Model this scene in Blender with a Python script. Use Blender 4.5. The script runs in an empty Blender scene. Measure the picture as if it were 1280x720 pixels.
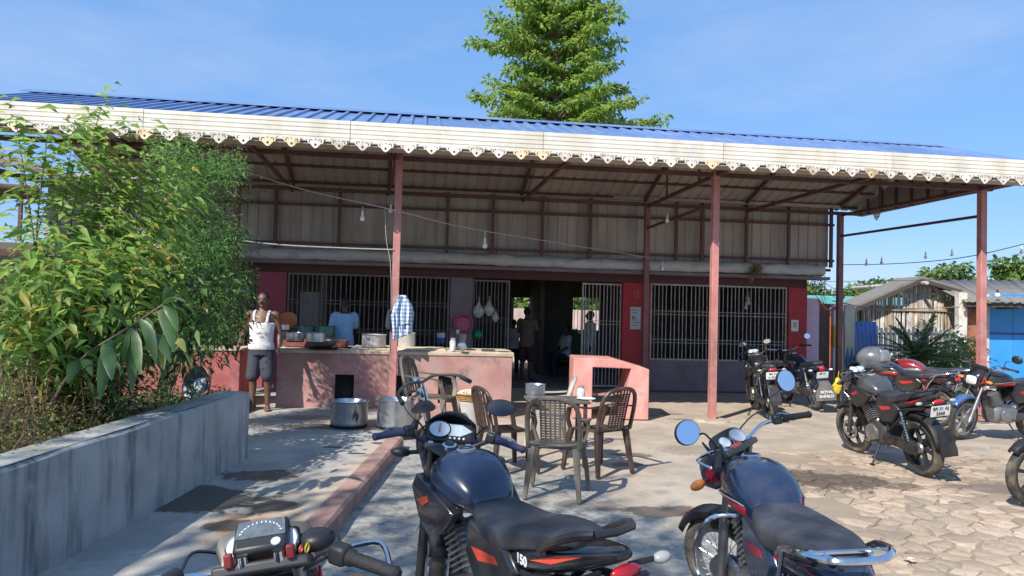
import bpy, bmesh, math, random
import numpy as np
from mathutils import Vector, Matrix, Euler, noise
R_ = math.radians
S = bpy.context.scene
COL = S.collection
rng = random.Random(7)

# ------------------------------------------------------------------ camera
CAM_H = 1.65
FPX = 900.0
PITCH = math.atan(29/900.0)
ROLL = R_(1.47)
cF = Vector((0, math.cos(PITCH), math.sin(PITCH)))
cU0 = Vector((0, -math.sin(PITCH), math.cos(PITCH)))
cR0 = Vector((1, 0, 0))
cR = cR0*math.cos(ROLL) + cU0*math.sin(ROLL)
cU = cU0*math.cos(ROLL) - cR0*math.sin(ROLL)
cC = Vector((0, 0, CAM_H))
cd = bpy.data.cameras.new('camera'); cam = bpy.data.objects.new('camera', cd); COL.objects.link(cam)
cd.sensor_width = 36; cd.sensor_fit = 'HORIZONTAL'; cd.lens = 36*FPX/1280; cd.clip_end = 2000; cd.clip_start = .05
cam.matrix_world = Matrix(((cR.x, cU.x, -cF.x, 0), (cR.y, cU.y, -cF.y, 0), (cR.z, cU.z, -cF.z, CAM_H), (0, 0, 0, 1)))
S.camera = cam

# ------------------------------------------------------------------ sky, sun, exposure
SUN_DIR = Vector((.73, 1.0, -1.12)).normalized()          # the way the light travels
sun_el = math.asin(-SUN_DIR.z)
w = bpy.data.worlds.new('World'); S.world = w; w.use_nodes = True
wn = w.node_tree.nodes; wl = w.node_tree.links
bg = wn['Background']
sky = wn.new('ShaderNodeTexSky'); sky.sky_type = 'NISHITA'; sky.sun_disc = False
sky.sun_elevation = sun_el
sky.sun_rotation = math.atan2(-SUN_DIR.x, -SUN_DIR.y)
sky.air_density = 1.0; sky.dust_density = .3; sky.ozone_density = 3.0
hsv = wn.new('ShaderNodeHueSaturation'); hsv.inputs['Saturation'].default_value = 1.2; wl.new(sky.outputs[0], hsv.inputs['Color']); mxw = wn.new('ShaderNodeMix'); mxw.data_type = 'RGBA'; mxw.inputs[0].default_value = .74; mxw.inputs[7].default_value = (1.05, 2.0, 3.85, 1)
wl.new(hsv.outputs[0], mxw.inputs[6]); wtc = wn.new('ShaderNodeTexCoord'); wmp = wn.new('ShaderNodeMapping'); wmp.inputs['Scale'].default_value = (1, 1, 3.2); wl.new(wtc.outputs['Generated'], wmp.inputs[0])
wno = wn.new('ShaderNodeTexNoise'); wno.inputs['Scale'].default_value = 2.6; wno.inputs['Detail'].default_value = 7; wno.inputs['Roughness'].default_value = .58; wl.new(wmp.outputs[0], wno.inputs['Vector'])
wmr = wn.new('ShaderNodeMapRange'); wmr.inputs[1].default_value = .45; wmr.inputs[2].default_value = .8; wmr.inputs[4].default_value = .45; wl.new(wno.outputs['Fac'], wmr.inputs[0])
mxc = wn.new('ShaderNodeMix'); mxc.data_type = 'RGBA'; mxc.inputs[7].default_value = (2.7, 3.2, 4.3, 1); wl.new(wmr.outputs[0], mxc.inputs[0]); wl.new(mxw.outputs[2], mxc.inputs[6]); wl.new(mxc.outputs[2], bg.inputs[0]); bg.inputs[1].default_value = .15
sl = bpy.data.lights.new('sun', 'SUN'); sl.energy = 4.4; sl.angle = R_(.6); sl.color = (1, .95, .87)
so = bpy.data.objects.new('sun', sl); COL.objects.link(so)
so.rotation_euler = SUN_DIR.to_track_quat('-Z', 'Y').to_euler(); so.location = (-20, -30, 30)
S.view_settings.view_transform = 'Standard'; S.view_settings.look = 'None'
S.view_settings.exposure = 0.6; S.view_settings.gamma = 1; S.view_settings.use_curve_mapping = False

# ------------------------------------------------------------------ pixel helpers (direction only; distance from ground or wall)
def ray(x, y):
    return cF + cR*((x-640)/FPX) - cU*((y-360)/FPX)
def gnd(x, y, z=0.0):
    d = ray(x, y); return cC + d*((z-CAM_H)/d.z)
def at(x, y, Y):
    d = ray(x, y); return cC + d*(Y/d.y)
def onplane(x, y, o, n):
    d = ray(x, y); return cC + d*((o-cC).dot(n)/d.dot(n))

# ------------------------------------------------------------------ object helpers
def tag(o, label=None, cat=None, group=None, kind=None):
    if label: o['label'] = label
    if cat: o['category'] = cat
    if group: o['group'] = group
    if kind: o['kind'] = kind
    return o
def empty(name, loc=(0, 0, 0), rz=0, label=None, cat=None, group=None):
    o = bpy.data.objects.new(name, None); COL.objects.link(o)
    o.location = loc; o.rotation_euler = (0, 0, rz); o.empty_display_size = .1
    return tag(o, label, cat, group)
def link(name, me, parent=None, loc=None, rot=None):
    o = bpy.data.objects.new(name, me); COL.objects.link(o)
    if parent: o.parent = parent
    if loc is not None: o.location = loc
    if rot is not None: o.rotation_euler = rot
    return o

class MB:
    def __init__(s, M=None):
        s.v = []; s.f = []; s.M = M
    def add(s, vs, fs):
        b = len(s.v)
        if s.M is not None: vs = [s.M @ Vector(p) for p in vs]
        s.v.extend([tuple(p) for p in vs]); s.f.extend([tuple(i+b for i in f) for f in fs]); return s
    def box(s, c, d, rot=None):
        c = Vector(c); hx, hy, hz = d[0]/2, d[1]/2, d[2]/2
        pts = [Vector((x, y, z)) for z in (-hz, hz) for y in (-hy, hy) for x in (-hx, hx)]
        if rot is not None:
            m = rot if isinstance(rot, Matrix) else Euler(rot).to_matrix()
            pts = [m @ p for p in pts]
        return s.add([c+p for p in pts], [(0, 2, 3, 1), (4, 5, 7, 6), (0, 1, 5, 4), (2, 6, 7, 3), (0, 4, 6, 2), (1, 3, 7, 5)])
    def span(s, a, b):
        return s.box([(a[i]+b[i])/2 for i in range(3)], [abs(b[i]-a[i]) for i in range(3)])
    def beam(s, a, b, w, h, up=(0, 0, 1)):
        a = Vector(a); b = Vector(b); d = (b-a).normalized(); up = Vector(up)
        if abs(d.dot(up)) > .98: up = Vector((0, 1, 0))
        x = d.cross(up).normalized(); y = x.cross(d)
        r = [[p+x*sx*w/2+y*sy*h/2 for sx, sy in ((-1, -1), (1, -1), (1, 1), (-1, 1))] for p in (a, b)]
        return s.loft(r)
    def loft(s, rings, cap=True, close=False):
        n = len(rings[0]); vs = [p for r in rings for p in r]; fs = []
        m = len(rings)
        for i in range(m if close else m-1):
            j = (i+1) % m
            for k in range(n):
                l = (k+1) % n
                fs.append((i*n+k, i*n+l, j*n+l, j*n+k))
        if cap and not close:
            fs.append(tuple(range(n))[::-1]); fs.append(tuple((m-1)*n+k for k in range(n)))
        return s.add(vs, fs)
    def tube(s, pts, r, n=8, cap=True, close=False):
        pts = [Vector(p) for p in pts]; m = len(pts)
        rs = r if isinstance(r, (list, tuple)) else [r]*m
        rings = []; ref = None
        for i, p in enumerate(pts):
            if close: t = pts[(i+1) % m]-pts[i-1]
            else: t = pts[min(i+1, m-1)]-pts[max(i-1, 0)]
            t.normalize()
            if ref is None:
                ref = Vector((0, 0, 1)) if abs(t.z) < .9 else Vector((1, 0, 0))
                ref = (ref-t*ref.dot(t)).normalized()
            else:
                q = ref-t*ref.dot(t)
                ref = q.normalized() if q.length > 1e-6 else ref
            b = t.cross(ref)
            rings.append([p+(ref*math.cos(a)+b*math.sin(a))*rs[i] for a in [2*math.pi*k/n for k in range(n)]])
        return s.loft(rings, cap, close)
    def lathe(s, prof, c=(0, 0, 0), axis=(0, 0, 1), n=24, cap=True):
        c = Vector(c); ax = Vector(axis).normalized()
        u = ax.orthogonal().normalized(); v = ax.cross(u)
        rings = [[c+ax*z+(u*math.cos(a)+v*math.sin(a))*max(r, 1e-4) for a in [2*math.pi*k/n for k in range(n)]] for r, z in prof]
        return s.loft(rings, cap)
    def torus(s, c, axis, prof, n=36):
        """prof: closed list of (radius, offset along axis)"""
        c = Vector(c); ax = Vector(axis).normalized(); u = ax.orthogonal().normalized(); v = ax.cross(u)
        rings = [[c+(u*math.cos(a)+v*math.sin(a))*r+ax*z for r, z in prof] for a in [2*math.pi*k/n for k in range(n)]]
        return s.loft(rings, False, True)
    def prism(s, poly, o, ux, uy, th):
        """polygon in plane (ux,uy) from o, thickness along ux x uy centred"""
        o = Vector(o); ux = Vector(ux); uy = Vector(uy); nn = ux.cross(uy).normalized()
        return s.loft([[o+ux*a+uy*b+nn*t for a, b in poly] for t in (-th/2, th/2)])
    def ball(s, c, r, n=14, m=9, rot=None):
        c = Vector(c)
        if not isinstance(r, (list, tuple)): r = (r, r, r)
        rings = []
        for i in range(m+1):
            th = math.pi*i/m; sr = max(math.sin(th), 1e-3)
            ring = [Vector((r[0]*sr*math.cos(2*math.pi*k/n), r[1]*sr*math.sin(2*math.pi*k/n), -r[2]*math.cos(th))) for k in range(n)]
            if rot is not None:
                mm = rot if isinstance(rot, Matrix) else Euler(rot).to_matrix()
                ring = [mm @ p for p in ring]
            rings.append([c+p for p in ring])
        return s.loft(rings)
    def sheet(s, grid):
        n = len(grid[0]); vs = [p for r in grid for p in r]
        fs = [(i*n+k, i*n+k+1, (i+1)*n+k+1, (i+1)*n+k) for i in range(len(grid)-1) for k in range(n-1)]
        return s.add(vs, fs)
    def mesh(s, name, mat, smooth=40, recalc=True):
        me = bpy.data.meshes.new(name); me.from_pydata(s.v, [], s.f)
        if recalc:
            bm = bmesh.new(); bm.from_mesh(me)
            bmesh.ops.recalc_face_normals(bm, faces=bm.faces); bm.to_mesh(me); bm.free()
        if mat: me.materials.append(mat)
        if smooth:
            for p in me.polygons: p.use_smooth = True
            me.set_sharp_from_angle(angle=R_(smooth))
        return me
    def build(s, name, mat, parent=None, smooth=40, bevel=0, sub=0, recalc=True, loc=None, rot=None, solid=0):
        o = link(name, s.mesh(name, mat, smooth, recalc), parent, loc, rot)
        if solid:
            m = o.modifiers.new('solid', 'SOLIDIFY'); m.thickness = solid; m.offset = 0
        if bevel:
            m = o.modifiers.new('bevel', 'BEVEL'); m.width = bevel; m.segments = 2; m.limit_method = 'ANGLE'; m.angle_limit = R_(40)
            m.harden_normals = False
        if sub:
            m = o.modifiers.new('sub', 'SUBSURF'); m.levels = sub; m.render_levels = sub
        return o
def se(cx, y0, cz, w, h, e=2.5, n=18, tilt=0):
    """superellipse ring in the plane x=cx (y across, z up), tilted about y"""
    out = []
    for k in range(n):
        a = 2*math.pi*k/n; c, s_ = math.cos(a), math.sin(a)
        y = math.copysign(abs(c)**(2/e), c)*w; z = math.copysign(abs(s_)**(2/e), s_)*h
        out.append(Vector((cx-z*math.sin(tilt), y0+y, cz+z*math.cos(tilt))))
    return out
def smooth_path(pts, k=6):
    """Catmull-Rom through points"""
    pts = [Vector(p) for p in pts]; out = []
    P = [pts[0]*2-pts[1]]+pts+[pts[-1]*2-pts[-2]]
    for i in range(1, len(P)-2):
        a, b, c, d = P[i-1:i+3]
        for j in range(k):
            t = j/k
            out.append(.5*((2*b)+(c-a)*t+(2*a-5*b+4*c-d)*t*t+(3*b-a-3*c+d)*t**3))
    out.append(pts[-1]); return out
def text_mesh(txt, size, mat, ext=.001, bold=.0):
    cu = bpy.data.curves.new('lettering', 'FONT'); cu.body = txt; cu.size = size; cu.align_x = 'CENTER'; cu.align_y = 'CENTER'
    cu.extrude = ext; cu.offset = bold
    t = bpy.data.objects.new('lettering', cu); COL.objects.link(t)
    dg = bpy.context.evaluated_depsgraph_get()
    me = bpy.data.meshes.new_from_object(t.evaluated_get(dg))
    bpy.data.objects.remove(t); me.materials.clear(); me.materials.append(mat); return me

# ------------------------------------------------------------------ materials
MATS = {}
def nodes(name):
    m = bpy.data.materials.new(name); m.use_nodes = True
    nt = m.node_tree; return m, nt, nt.nodes['Principled BSDF']
def mat(name, col, rough=.6, metal=0, var=.12, scale=6, bump=0, bscale=40, dirt=None, dscale=2.5, damt=.5, coat=0, trans=0, spec=.5, emis=None, streak=False, rand=0, dirt2=None):
    if name in MATS: return MATS[name]
    m, nt, b = nodes(name); N = nt.nodes; L = nt.links
    tc0 = N.new('ShaderNodeTexCoord'); oi0 = N.new('ShaderNodeObjectInfo'); mu0 = N.new('ShaderNodeMath'); mu0.operation = 'MULTIPLY'; mu0.inputs[1].default_value = 31.7; L.new(oi0.outputs['Random'], mu0.inputs[0])
    class _T: pass
    tc = _T(); va = N.new('ShaderNodeVectorMath'); va.operation = 'ADD'; L.new(tc0.outputs['Object'], va.inputs[0]); L.new(mu0.outputs[0], va.inputs[1]); tc.outputs = {'Object': va.outputs[0]}
    n1 = N.new('ShaderNodeTexNoise'); n1.inputs['Scale'].default_value = scale; n1.inputs['Detail'].default_value = 5
    L.new(tc.outputs['Object'], n1.inputs['Vector'])
    mr = N.new('ShaderNodeMapRange'); mr.inputs[1].default_value = .3; mr.inputs[2].default_value = .7
    mr.inputs[3].default_value = 1-var; mr.inputs[4].default_value = 1+var
    L.new(n1.outputs['Fac'], mr.inputs[0])
    mx = N.new('ShaderNodeMix'); mx.data_type = 'RGBA'; mx.blend_type = 'MULTIPLY'; mx.inputs[0].default_value = 1
    mx.inputs[6].default_value = (*col, 1); L.new(mr.outputs[0], mx.inputs[7]); out = mx.outputs[2]
    if rand:
        oi = N.new('ShaderNodeObjectInfo'); rr = N.new('ShaderNodeMapRange'); rr.inputs[3].default_value = 1-rand; rr.inputs[4].default_value = 1+rand
        L.new(oi.outputs['Random'], rr.inputs[0])
        m3 = N.new('ShaderNodeMix'); m3.data_type = 'RGBA'; m3.blend_type = 'MULTIPLY'; m3.inputs[0].default_value = 1
        L.new(out, m3.inputs[6]); L.new(rr.outputs[0], m3.inputs[7]); out = m3.outputs[2]
    if dirt:
        n2 = N.new('ShaderNodeTexNoise'); n2.inputs['Scale'].default_value = dscale; n2.inputs['Detail'].default_value = 8; n2.inputs['Roughness'].default_value = .65
        if streak:
            mp = N.new('ShaderNodeMapping'); mp.inputs['Scale'].default_value = (1, 1, .12)
            L.new(tc.outputs['Object'], mp.inputs[0]); L.new(mp.outputs[0], n2.inputs['Vector'])
        else: L.new(tc.outputs['Object'], n2.inputs['Vector'])
        cr = N.new('ShaderNodeMapRange'); cr.inputs[1].default_value = .48; cr.inputs[2].default_value = .68; cr.inputs[4].default_value = damt
        L.new(n2.outputs['Fac'], cr.inputs[0])
        m2 = N.new('ShaderNodeMix'); m2.data_type = 'RGBA'; L.new(cr.outputs[0], m2.inputs[0]); L.new(out, m2.inputs[6]); m2.inputs[7].default_value = (*dirt, 1); out = m2.outputs[2]
    if dirt2:
        n4 = N.new('ShaderNodeTexNoise'); n4.inputs['Scale'].default_value = dirt2[1]; n4.inputs['Detail'].default_value = 9; n4.inputs['Roughness'].default_value = .7
        mp4 = N.new('ShaderNodeMapping'); mp4.inputs['Location'].default_value = (3.7, 1.3, 5.1); L.new(tc.outputs['Object'], mp4.inputs[0]); L.new(mp4.outputs[0], n4.inputs['Vector'])
        c4 = N.new('ShaderNodeMapRange'); c4.inputs[1].default_value = .52; c4.inputs[2].default_value = .64; c4.inputs[4].default_value = dirt2[2]; L.new(n4.outputs['Fac'], c4.inputs[0])
        m4 = N.new('ShaderNodeMix'); m4.data_type = 'RGBA'; L.new(c4.outputs[0], m4.inputs[0]); L.new(out, m4.inputs[6]); m4.inputs[7].default_value = (*dirt2[0], 1); out = m4.outputs[2]
    L.new(out, b.inputs['Base Color'])
    rn = N.new('ShaderNodeMapRange'); rn.inputs[1].default_value = .3; rn.inputs[2].default_value = .7
    rn.inputs[3].default_value = max(rough-.08, .02); rn.inputs[4].default_value = min(rough+.08, 1); L.new(n1.outputs['Fac'], rn.inputs[0]); L.new(rn.outputs[0], b.inputs['Roughness'])
    b.inputs['Metallic'].default_value = metal; b.inputs['Coat Weight'].default_value = coat; b.inputs['Coat Roughness'].default_value = .08
    b.inputs['Specular IOR Level'].default_value = spec; b.inputs['Transmission Weight'].default_value = trans
    if emis: b.inputs['Emission Color'].default_value = (*emis[0], 1); b.inputs['Emission Strength'].default_value = emis[1]
    if bump:
        n3 = N.new('ShaderNodeTexNoise'); n3.inputs['Scale'].default_value = bscale; n3.inputs['Detail'].default_value = 4
        L.new(tc.outputs['Object'], n3.inputs['Vector'])
        bp = N.new('ShaderNodeBump'); bp.inputs['Strength'].default_value = bump; bp.inputs['Distance'].default_value = .01
        L.new(n3.outputs['Fac'], bp.inputs['Height']); L.new(bp.outputs[0], b.inputs['Normal'])
    MATS[name] = m; return m
def leafmat(name, c1, c2, trans=.35, rough=.5):
    if name in MATS: return MATS[name]
    m, nt, b = nodes(name); N = nt.nodes; L = nt.links
    g = N.new('ShaderNodeNewGeometry')
    mx = N.new('ShaderNodeMix'); mx.data_type = 'RGBA'
    rp = N.new('ShaderNodeValToRGB'); e = rp.color_ramp.elements; e[0].color = (c1[0]*.75, c1[1]*.75, c1[2]*.8, 1); e[1].position = .93; e[1].color = (*c2, 1)
    q_ = e.new(.5); q_.color = ((c1[0]+c2[0])*.5, (c1[1]+c2[1])*.48, (c1[2]+c2[2])*.5, 1); q_ = e.new(.97); q_.color = (c2[0]*1.3+.03, c2[1]*.8, c2[2]*.7, 1)
    L.new(g.outputs['Random Per Island'], rp.inputs[0]); mx.inputs[0].default_value = 0; L.new(rp.outputs[0], mx.inputs[6]); L.new(mx.outputs[2], b.inputs['Base Color'])
    b.inputs['Roughness'].default_value = rough
    tr = N.new('ShaderNodeBsdfTranslucent'); hs = N.new('ShaderNodeHueSaturation'); hs.inputs['Value'].default_value = 1.7; hs.inputs['Hue'].default_value = .485
    L.new(mx.outputs[2], hs.inputs['Color']); L.new(hs.outputs[0], tr.inputs[0])
    ms = N.new('ShaderNodeMixShader'); ms.inputs[0].default_value = trans
    L.new(b.outputs[0], ms.inputs[1]); L.new(tr.outputs[0], ms.inputs[2]); L.new(ms.outputs[0], N['Material Output'].inputs[0])
    MATS[name] = m; return m
# ------------------------------------------------------------------ ground
class NX:
    def __init__(s, nt): s.N = nt.nodes; s.L = nt.links
    def m(s, op, a, b=None, c=None):
        n = s.N.new('ShaderNodeMath'); n.operation = op
        for i, x in enumerate((a, b, c)):
            if x is None: continue
            if isinstance(x, (int, float)): n.inputs[i].default_value = x
            else: s.L.new(x, n.inputs[i])
        return n.outputs[0]
    def noise(s, vec, scale, detail=5, rough=.55):
        n = s.N.new('ShaderNodeTexNoise'); n.inputs['Scale'].default_value = scale; n.inputs['Detail'].default_value = detail; n.inputs['Roughness'].default_value = rough
        s.L.new(vec, n.inputs['Vector']); return n.outputs['Fac']
    def rng(s, x, a, b, c=0, d=1):
        n = s.N.new('ShaderNodeMapRange'); n.interpolation_type = 'SMOOTHSTEP'
        for i, q in enumerate((a, b, c, d)): n.inputs[i+1].default_value = q
        s.L.new(x, n.inputs[0]); return n.outputs[0]
    def mix(s, f, a, b, mode='MIX'):
        n = s.N.new('ShaderNodeMix'); n.data_type = 'RGBA'; n.blend_type = mode
        for i, x in ((0, f), (6, a), (7, b)):
            if isinstance(x, tuple): n.inputs[i].default_value = (*x, 1)
            elif isinstance(x, (int, float)): n.inputs[i].default_value = x
            else: s.L.new(x, n.inputs[i])
        return n.outputs[2]
def stain_mask(x, px, py, wob, stains):
    tot = None
    for (sx, sy, rx, ry, k) in stains:
        dx = x.m('DIVIDE', x.m('SUBTRACT', px, sx), rx); dy = x.m('DIVIDE', x.m('SUBTRACT', py, sy), ry)
        d = x.m('SQRT', x.m('ADD', x.m('MULTIPLY', dx, dx), x.m('MULTIPLY', dy, dy)))
        d = x.m('ADD', d, wob)
        f = x.m('MULTIPLY', x.rng(d, 1.0, .72), k)
        tot = f if tot is None else x.m('MAXIMUM', tot, f)
    return tot
def ground_mat(name, stone):
    m, nt, b = nodes(name); x = NX(nt); N = nt.nodes; L = nt.links
    tc = N.new('ShaderNodeTexCoord'); v = tc.outputs['Object']
    sp = N.new('ShaderNodeSeparateXYZ'); L.new(v, sp.inputs[0]); X, Y = sp.outputs[0], sp.outputs[1]
    big = x.noise(v, .55, 4); mid = x.noise(v, 2.2, 7, .65); fine = x.noise(v, 14, 6, .7); grit = x.noise(v, 90, 3)
    col = x.mix(x.rng(mid, .38, .66), (.46, .385, .30), (.36, .29, .225))
    col = x.mix(x.m('MULTIPLY', x.rng(big, .48, .62), .55), col, (.32, .27, .2))
    # worn cement apron by the step, its darker grey partly painted tree shade
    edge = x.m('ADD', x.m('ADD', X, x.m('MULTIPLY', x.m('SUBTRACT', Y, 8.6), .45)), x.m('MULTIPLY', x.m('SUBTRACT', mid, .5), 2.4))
    cem_shade = x.mix(x.rng(fine, .4, .6), (.37, .355, .315), (.24, .235, .215))
    cem_shade = x.mix(x.rng(mid, .52, .62), cem_shade, (.40, .36, .28))
    cem_shade = x.mix(x.m('MULTIPLY', x.rng(x.noise(v, 6, 6, .7), .54, .64), .7), cem_shade, (.1, .105, .095))
    col = x.mix(x.rng(edge, .45, -.35), col, cem_shade)
    if stone:
        oi = N.new('ShaderNodeObjectInfo')
        col = x.mix(1.0, col, x.mix(oi.outputs['Random'], (.74, .71, .68), (1.34, 1.22, 1.12)), 'MULTIPLY')
        col = x.mix(x.m('MULTIPLY', x.rng(fine, .46, .66), .55), col, (.25, .185, .135))
    else:
        pv = x.m('MULTIPLY', x.rng(X, 2.2, 3.0), x.rng(Y, 9.4, 8.4))
        col = x.mix(x.m('MULTIPLY', pv, .8), col, (.275, .21, .145))
        far = x.rng(Y, 17, 24)
        col = x.mix(far, col, x.mix(x.rng(mid, .4, .6), (.3, .25, .17), (.16, .17, .08)))
    wob = x.m('ADD', x.m('MULTIPLY', x.m('SUBTRACT', mid, .5), 3.0), x.m('MULTIPLY', x.m('SUBTRACT', fine, .5), 1.5))
    st = [(3.35, 7.5, .62, .5, .85), (3.0, 7.75, .4, .22, .7), (3.9, 7.3, .45, .2, .6), (1.35, 6.15, .55, .18, .8), (.75, 6.3, .35, .15, .5), (1.45, 8.6, .28, .15, .75), (1.35, 8.0, .22, .12, .8), (1.5, 9.6, .22, .1, .6),
          (2.3, 9.0, .5, .35, .35), (4.9, 7.35, .55, .3, .5), (2.2, 11.9, .25, .12, .6), (2.7, 12.2, .3, .12, .6), (2.75, 11.6, .25, .1, .6), (-.2, 5.4, .5, .6, .4), (.6, 4.6, .6, .5, .45), (3.1, 10.6, .6, .5, .25), (5.5, 9.6, .9, .3, .3)]
    sm = stain_mask(x, X, Y, wob, st)
    col = x.mix(sm, col, (.09, .065, .045))
    col = x.mix(x.m('MULTIPLY', x.rng(grit, .55, .75), .3), col, (.2, .17, .13))
    L.new(col, b.inputs['Base Color'])
    L.new(x.m('SUBTRACT', .85, x.m('MULTIPLY', sm, .35)), b.inputs['Roughness'])
    bp = N.new('ShaderNodeBump'); bp.inputs['Strength'].default_value = .55; bp.inputs['Distance'].default_value = .02
    L.new(x.m('ADD', x.m('MULTIPLY', fine, .7), x.m('MULTIPLY', grit, .25)), bp.inputs['Height']); L.new(bp.outputs[0], b.inputs['Normal'])
    MATS[name] = m; return m
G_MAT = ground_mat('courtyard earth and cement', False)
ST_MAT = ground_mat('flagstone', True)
def bumpy_ground():
    # fine grid near the camera that undulates by millimetres, one big skirt to the horizon
    mb = MB(); xs = [-1500, -200, -40]+[-12+i*.3 for i in range(95)]+[40, 200, 1500]; ys = [-400, -60]+[-4+i*.3 for i in range(90)]+[40, 90, 250, 1800]
    g = []
    for y in ys:
        g.append([(x, y, .012*noise.noise(Vector((x*.6, y*.6, 0))) - .012 if abs(x) < 17 and y < 24 else -.02) for x in xs])
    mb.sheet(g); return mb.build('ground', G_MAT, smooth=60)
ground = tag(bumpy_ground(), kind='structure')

# flagstones: voronoi cells, the largest in view as parts, the rest joined
def clip(poly, p, q):
    mx, my = (p[0]+q[0])/2, (p[1]+q[1])/2; nx, ny = q[0]-p[0], q[1]-p[1]; out = []
    for i in range(len(poly)):
        a, b = poly[i], poly[(i+1) % len(poly)]
        da = (a[0]-mx)*nx+(a[1]-my)*ny; db = (b[0]-mx)*nx+(b[1]-my)*ny
        if da <= 0: out.append(a)
        if da*db < 0:
            t = da/(da-db); out.append((a[0]+(b[0]-a[0])*t, a[1]+(b[1]-a[1])*t))
    return out
def flagstones():
    r = random.Random(3); sites = []
    x0, x1, y0, y1 = 1.7, 8.6, 3.4, 10.2; sx, sy = .18, .15
    j = 0; y = y0
    while y < y1:
        x = x0+(j % 2)*sx/2
        while x < x1:
            sites.append((x+r.uniform(-.09, .09), y+r.uniform(-.07, .07))); x += sx
        y += sy; j += 1
    sites = [q for q in sites if r.random() > .17]
    SA = np.array(sites)
    cells = []
    for p in sites:
        if p[0] < 2.2+max(0, (p[1]-6)*.35)+r.uniform(-.3, .3) or p[1] > 9.3+r.uniform(-.6, .6)-max(0, 5-p[0])*.3: continue
        near = [sites[i_] for i_ in np.argsort(((SA-np.array(p))**2).sum(1))[1:18]]
        poly = [(p[0]-.5, p[1]-.5), (p[0]+.5, p[1]-.5), (p[0]+.5, p[1]+.5), (p[0]-.5, p[1]+.5)]
        for q in near: poly = clip(poly, p, q)
        cx = sum(a[0] for a in poly)/len(poly); cy = sum(a[1] for a in poly)/len(poly)
        gap = r.uniform(.006, .02); pp = []
        for i, a in enumerate(poly):                                   # inset and roughen
            b = poly[(i+1) % len(poly)]
            for t in (0, .5):
                u = (a[0]+(b[0]-a[0])*t, a[1]+(b[1]-a[1])*t); d = math.hypot(u[0]-cx, u[1]-cy)
                k = (d-gap*(1.3 if t == 0 else 1))/d
                pp.append((cx+(u[0]-cx)*k+r.uniform(-.01, .01), cy+(u[1]-cy)*k+r.uniform(-.01, .01)))
        if noise.noise(Vector((cx*.9, cy*.9, 3)))+.25*noise.noise(Vector((cx*4, cy*4, 3))) < -.28: continue       # lost under mud
        h = .012*noise.noise(Vector((cx*.6, cy*.6, 0)))-.012+.005+.004*r.random()
        vis = abs((cx)/cy) < .74 and cy > 3.9
        cells.append((vis, cy, cx, pp, h))
    cells.sort(key=lambda c: (not c[0], c[1]))
    rest = MB()
    for i, (vis, cy, cx, pp, h) in enumerate(cells):
        tgt = MB() if i < 298 else rest
        tx, ty = r.uniform(-.008, .008), r.uniform(-.008, .008)
        top = [(a, b, h+(a-cx)*tx+(b-cy)*ty) for a, b in pp]
        inn = [(cx+(a-cx)*.9, cy+(b-cy)*.9, h+.002+(a-cx)*tx+(b-cy)*ty) for a, b in pp]
        tgt.loft([[(a, b, -.03) for a, b in pp], top, inn])
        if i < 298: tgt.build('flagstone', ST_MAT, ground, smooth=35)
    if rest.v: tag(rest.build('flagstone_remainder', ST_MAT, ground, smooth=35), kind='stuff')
flagstones()

# raised concrete platform and its painted edge
def platform_mat():
    m, nt, b = nodes('platform concrete'); x = NX(nt); N = nt.nodes; L = nt.links
    tc = N.new('ShaderNodeTexCoord'); v = tc.outputs['Object']
    sp = N.new('ShaderNodeSeparateXYZ'); L.new(v, sp.inputs[0]); X, Y = sp.outputs[0], sp.outputs[1]
    mid = x.noise(v, 1.8, 7, .62); fine = x.noise(v, 12, 6, .7); grit = x.noise(v, 80, 3)
    col = x.mix(x.rng(mid, .4, .6), (.42, .39, .34), (.31, .295, .265))
    col = x.mix(x.m('MULTIPLY', x.rng(fine, .5, .7), .4), col, (.2, .19, .17))
    wob = x.m('ADD', x.m('MULTIPLY', x.m('SUBTRACT', mid, .5), 3.2), x.m('MULTIPLY', x.m('SUBTRACT', fine, .5), 1.4))
    red = stain_mask(x, X, Y, wob, [(-1.5, 4.75, .5, .55, .8), (-1.7, 5.3, .35, .3, .5)])
    col = x.mix(red, col, (.38, .2, .09))
    pale = stain_mask(x, X, Y, wob, [(-1.45, 6.0, .35, .9, .7), (-1.9, 9.6, .8, .4, .5), (-1.4, 7.6, .15, .8, .7)])
    col = x.mix(pale, col, (.48, .38, .28))
    wet = stain_mask(x, X, Y, wob, [(-2.35, 5.7, .5, .38, .95), (-2.2, 6.5, .4, .3, .9), (-1.75, 5.55, .22, .16, .9), (-2.2, 9.2, .8, .25, .8), (-1.6, 7.6, .1, .05, .9), (-1.9, 7.9, .12, .05, .9), (-1.4, 8.2, .12, .06, .9), (-2.5, 9.9, .6, .3, .6), (-1.9, 5.0, .15, .12, .8)])
    col = x.mix(wet, col, (.055, .052, .045))
    L.new(col, b.inputs['Base Color']); L.new(x.m('SUBTRACT', .82, x.m('MULTIPLY', wet, .45)), b.inputs['Roughness'])
    bp = N.new('ShaderNodeBump'); bp.inputs['Strength'].default_value = .35; bp.inputs['Distance'].default_value = .015
    L.new(x.m('ADD', fine, x.m('MULTIPLY', grit, .4)), bp.inputs['Height']); L.new(bp.outputs[0], b.inputs['Normal'])
    return m
mb = MB()
xs = [-4.9, -4, -3]+[-2.6+.12*i for i in range(10)]+[-1.41]; ys = [.2+.25*i for i in range(50)]+[12.7]
mb.sheet([[(a, b, .12+.004*noise.noise(Vector((a, b, 0)))) for a in xs] for b in ys])
mb.box((-3.155, 6.4, .04), (3.47, 12.5, .12))
tag(mb.build('platform', platform_mat(), smooth=30), kind='structure')
mb = MB(); n = 34
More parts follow.
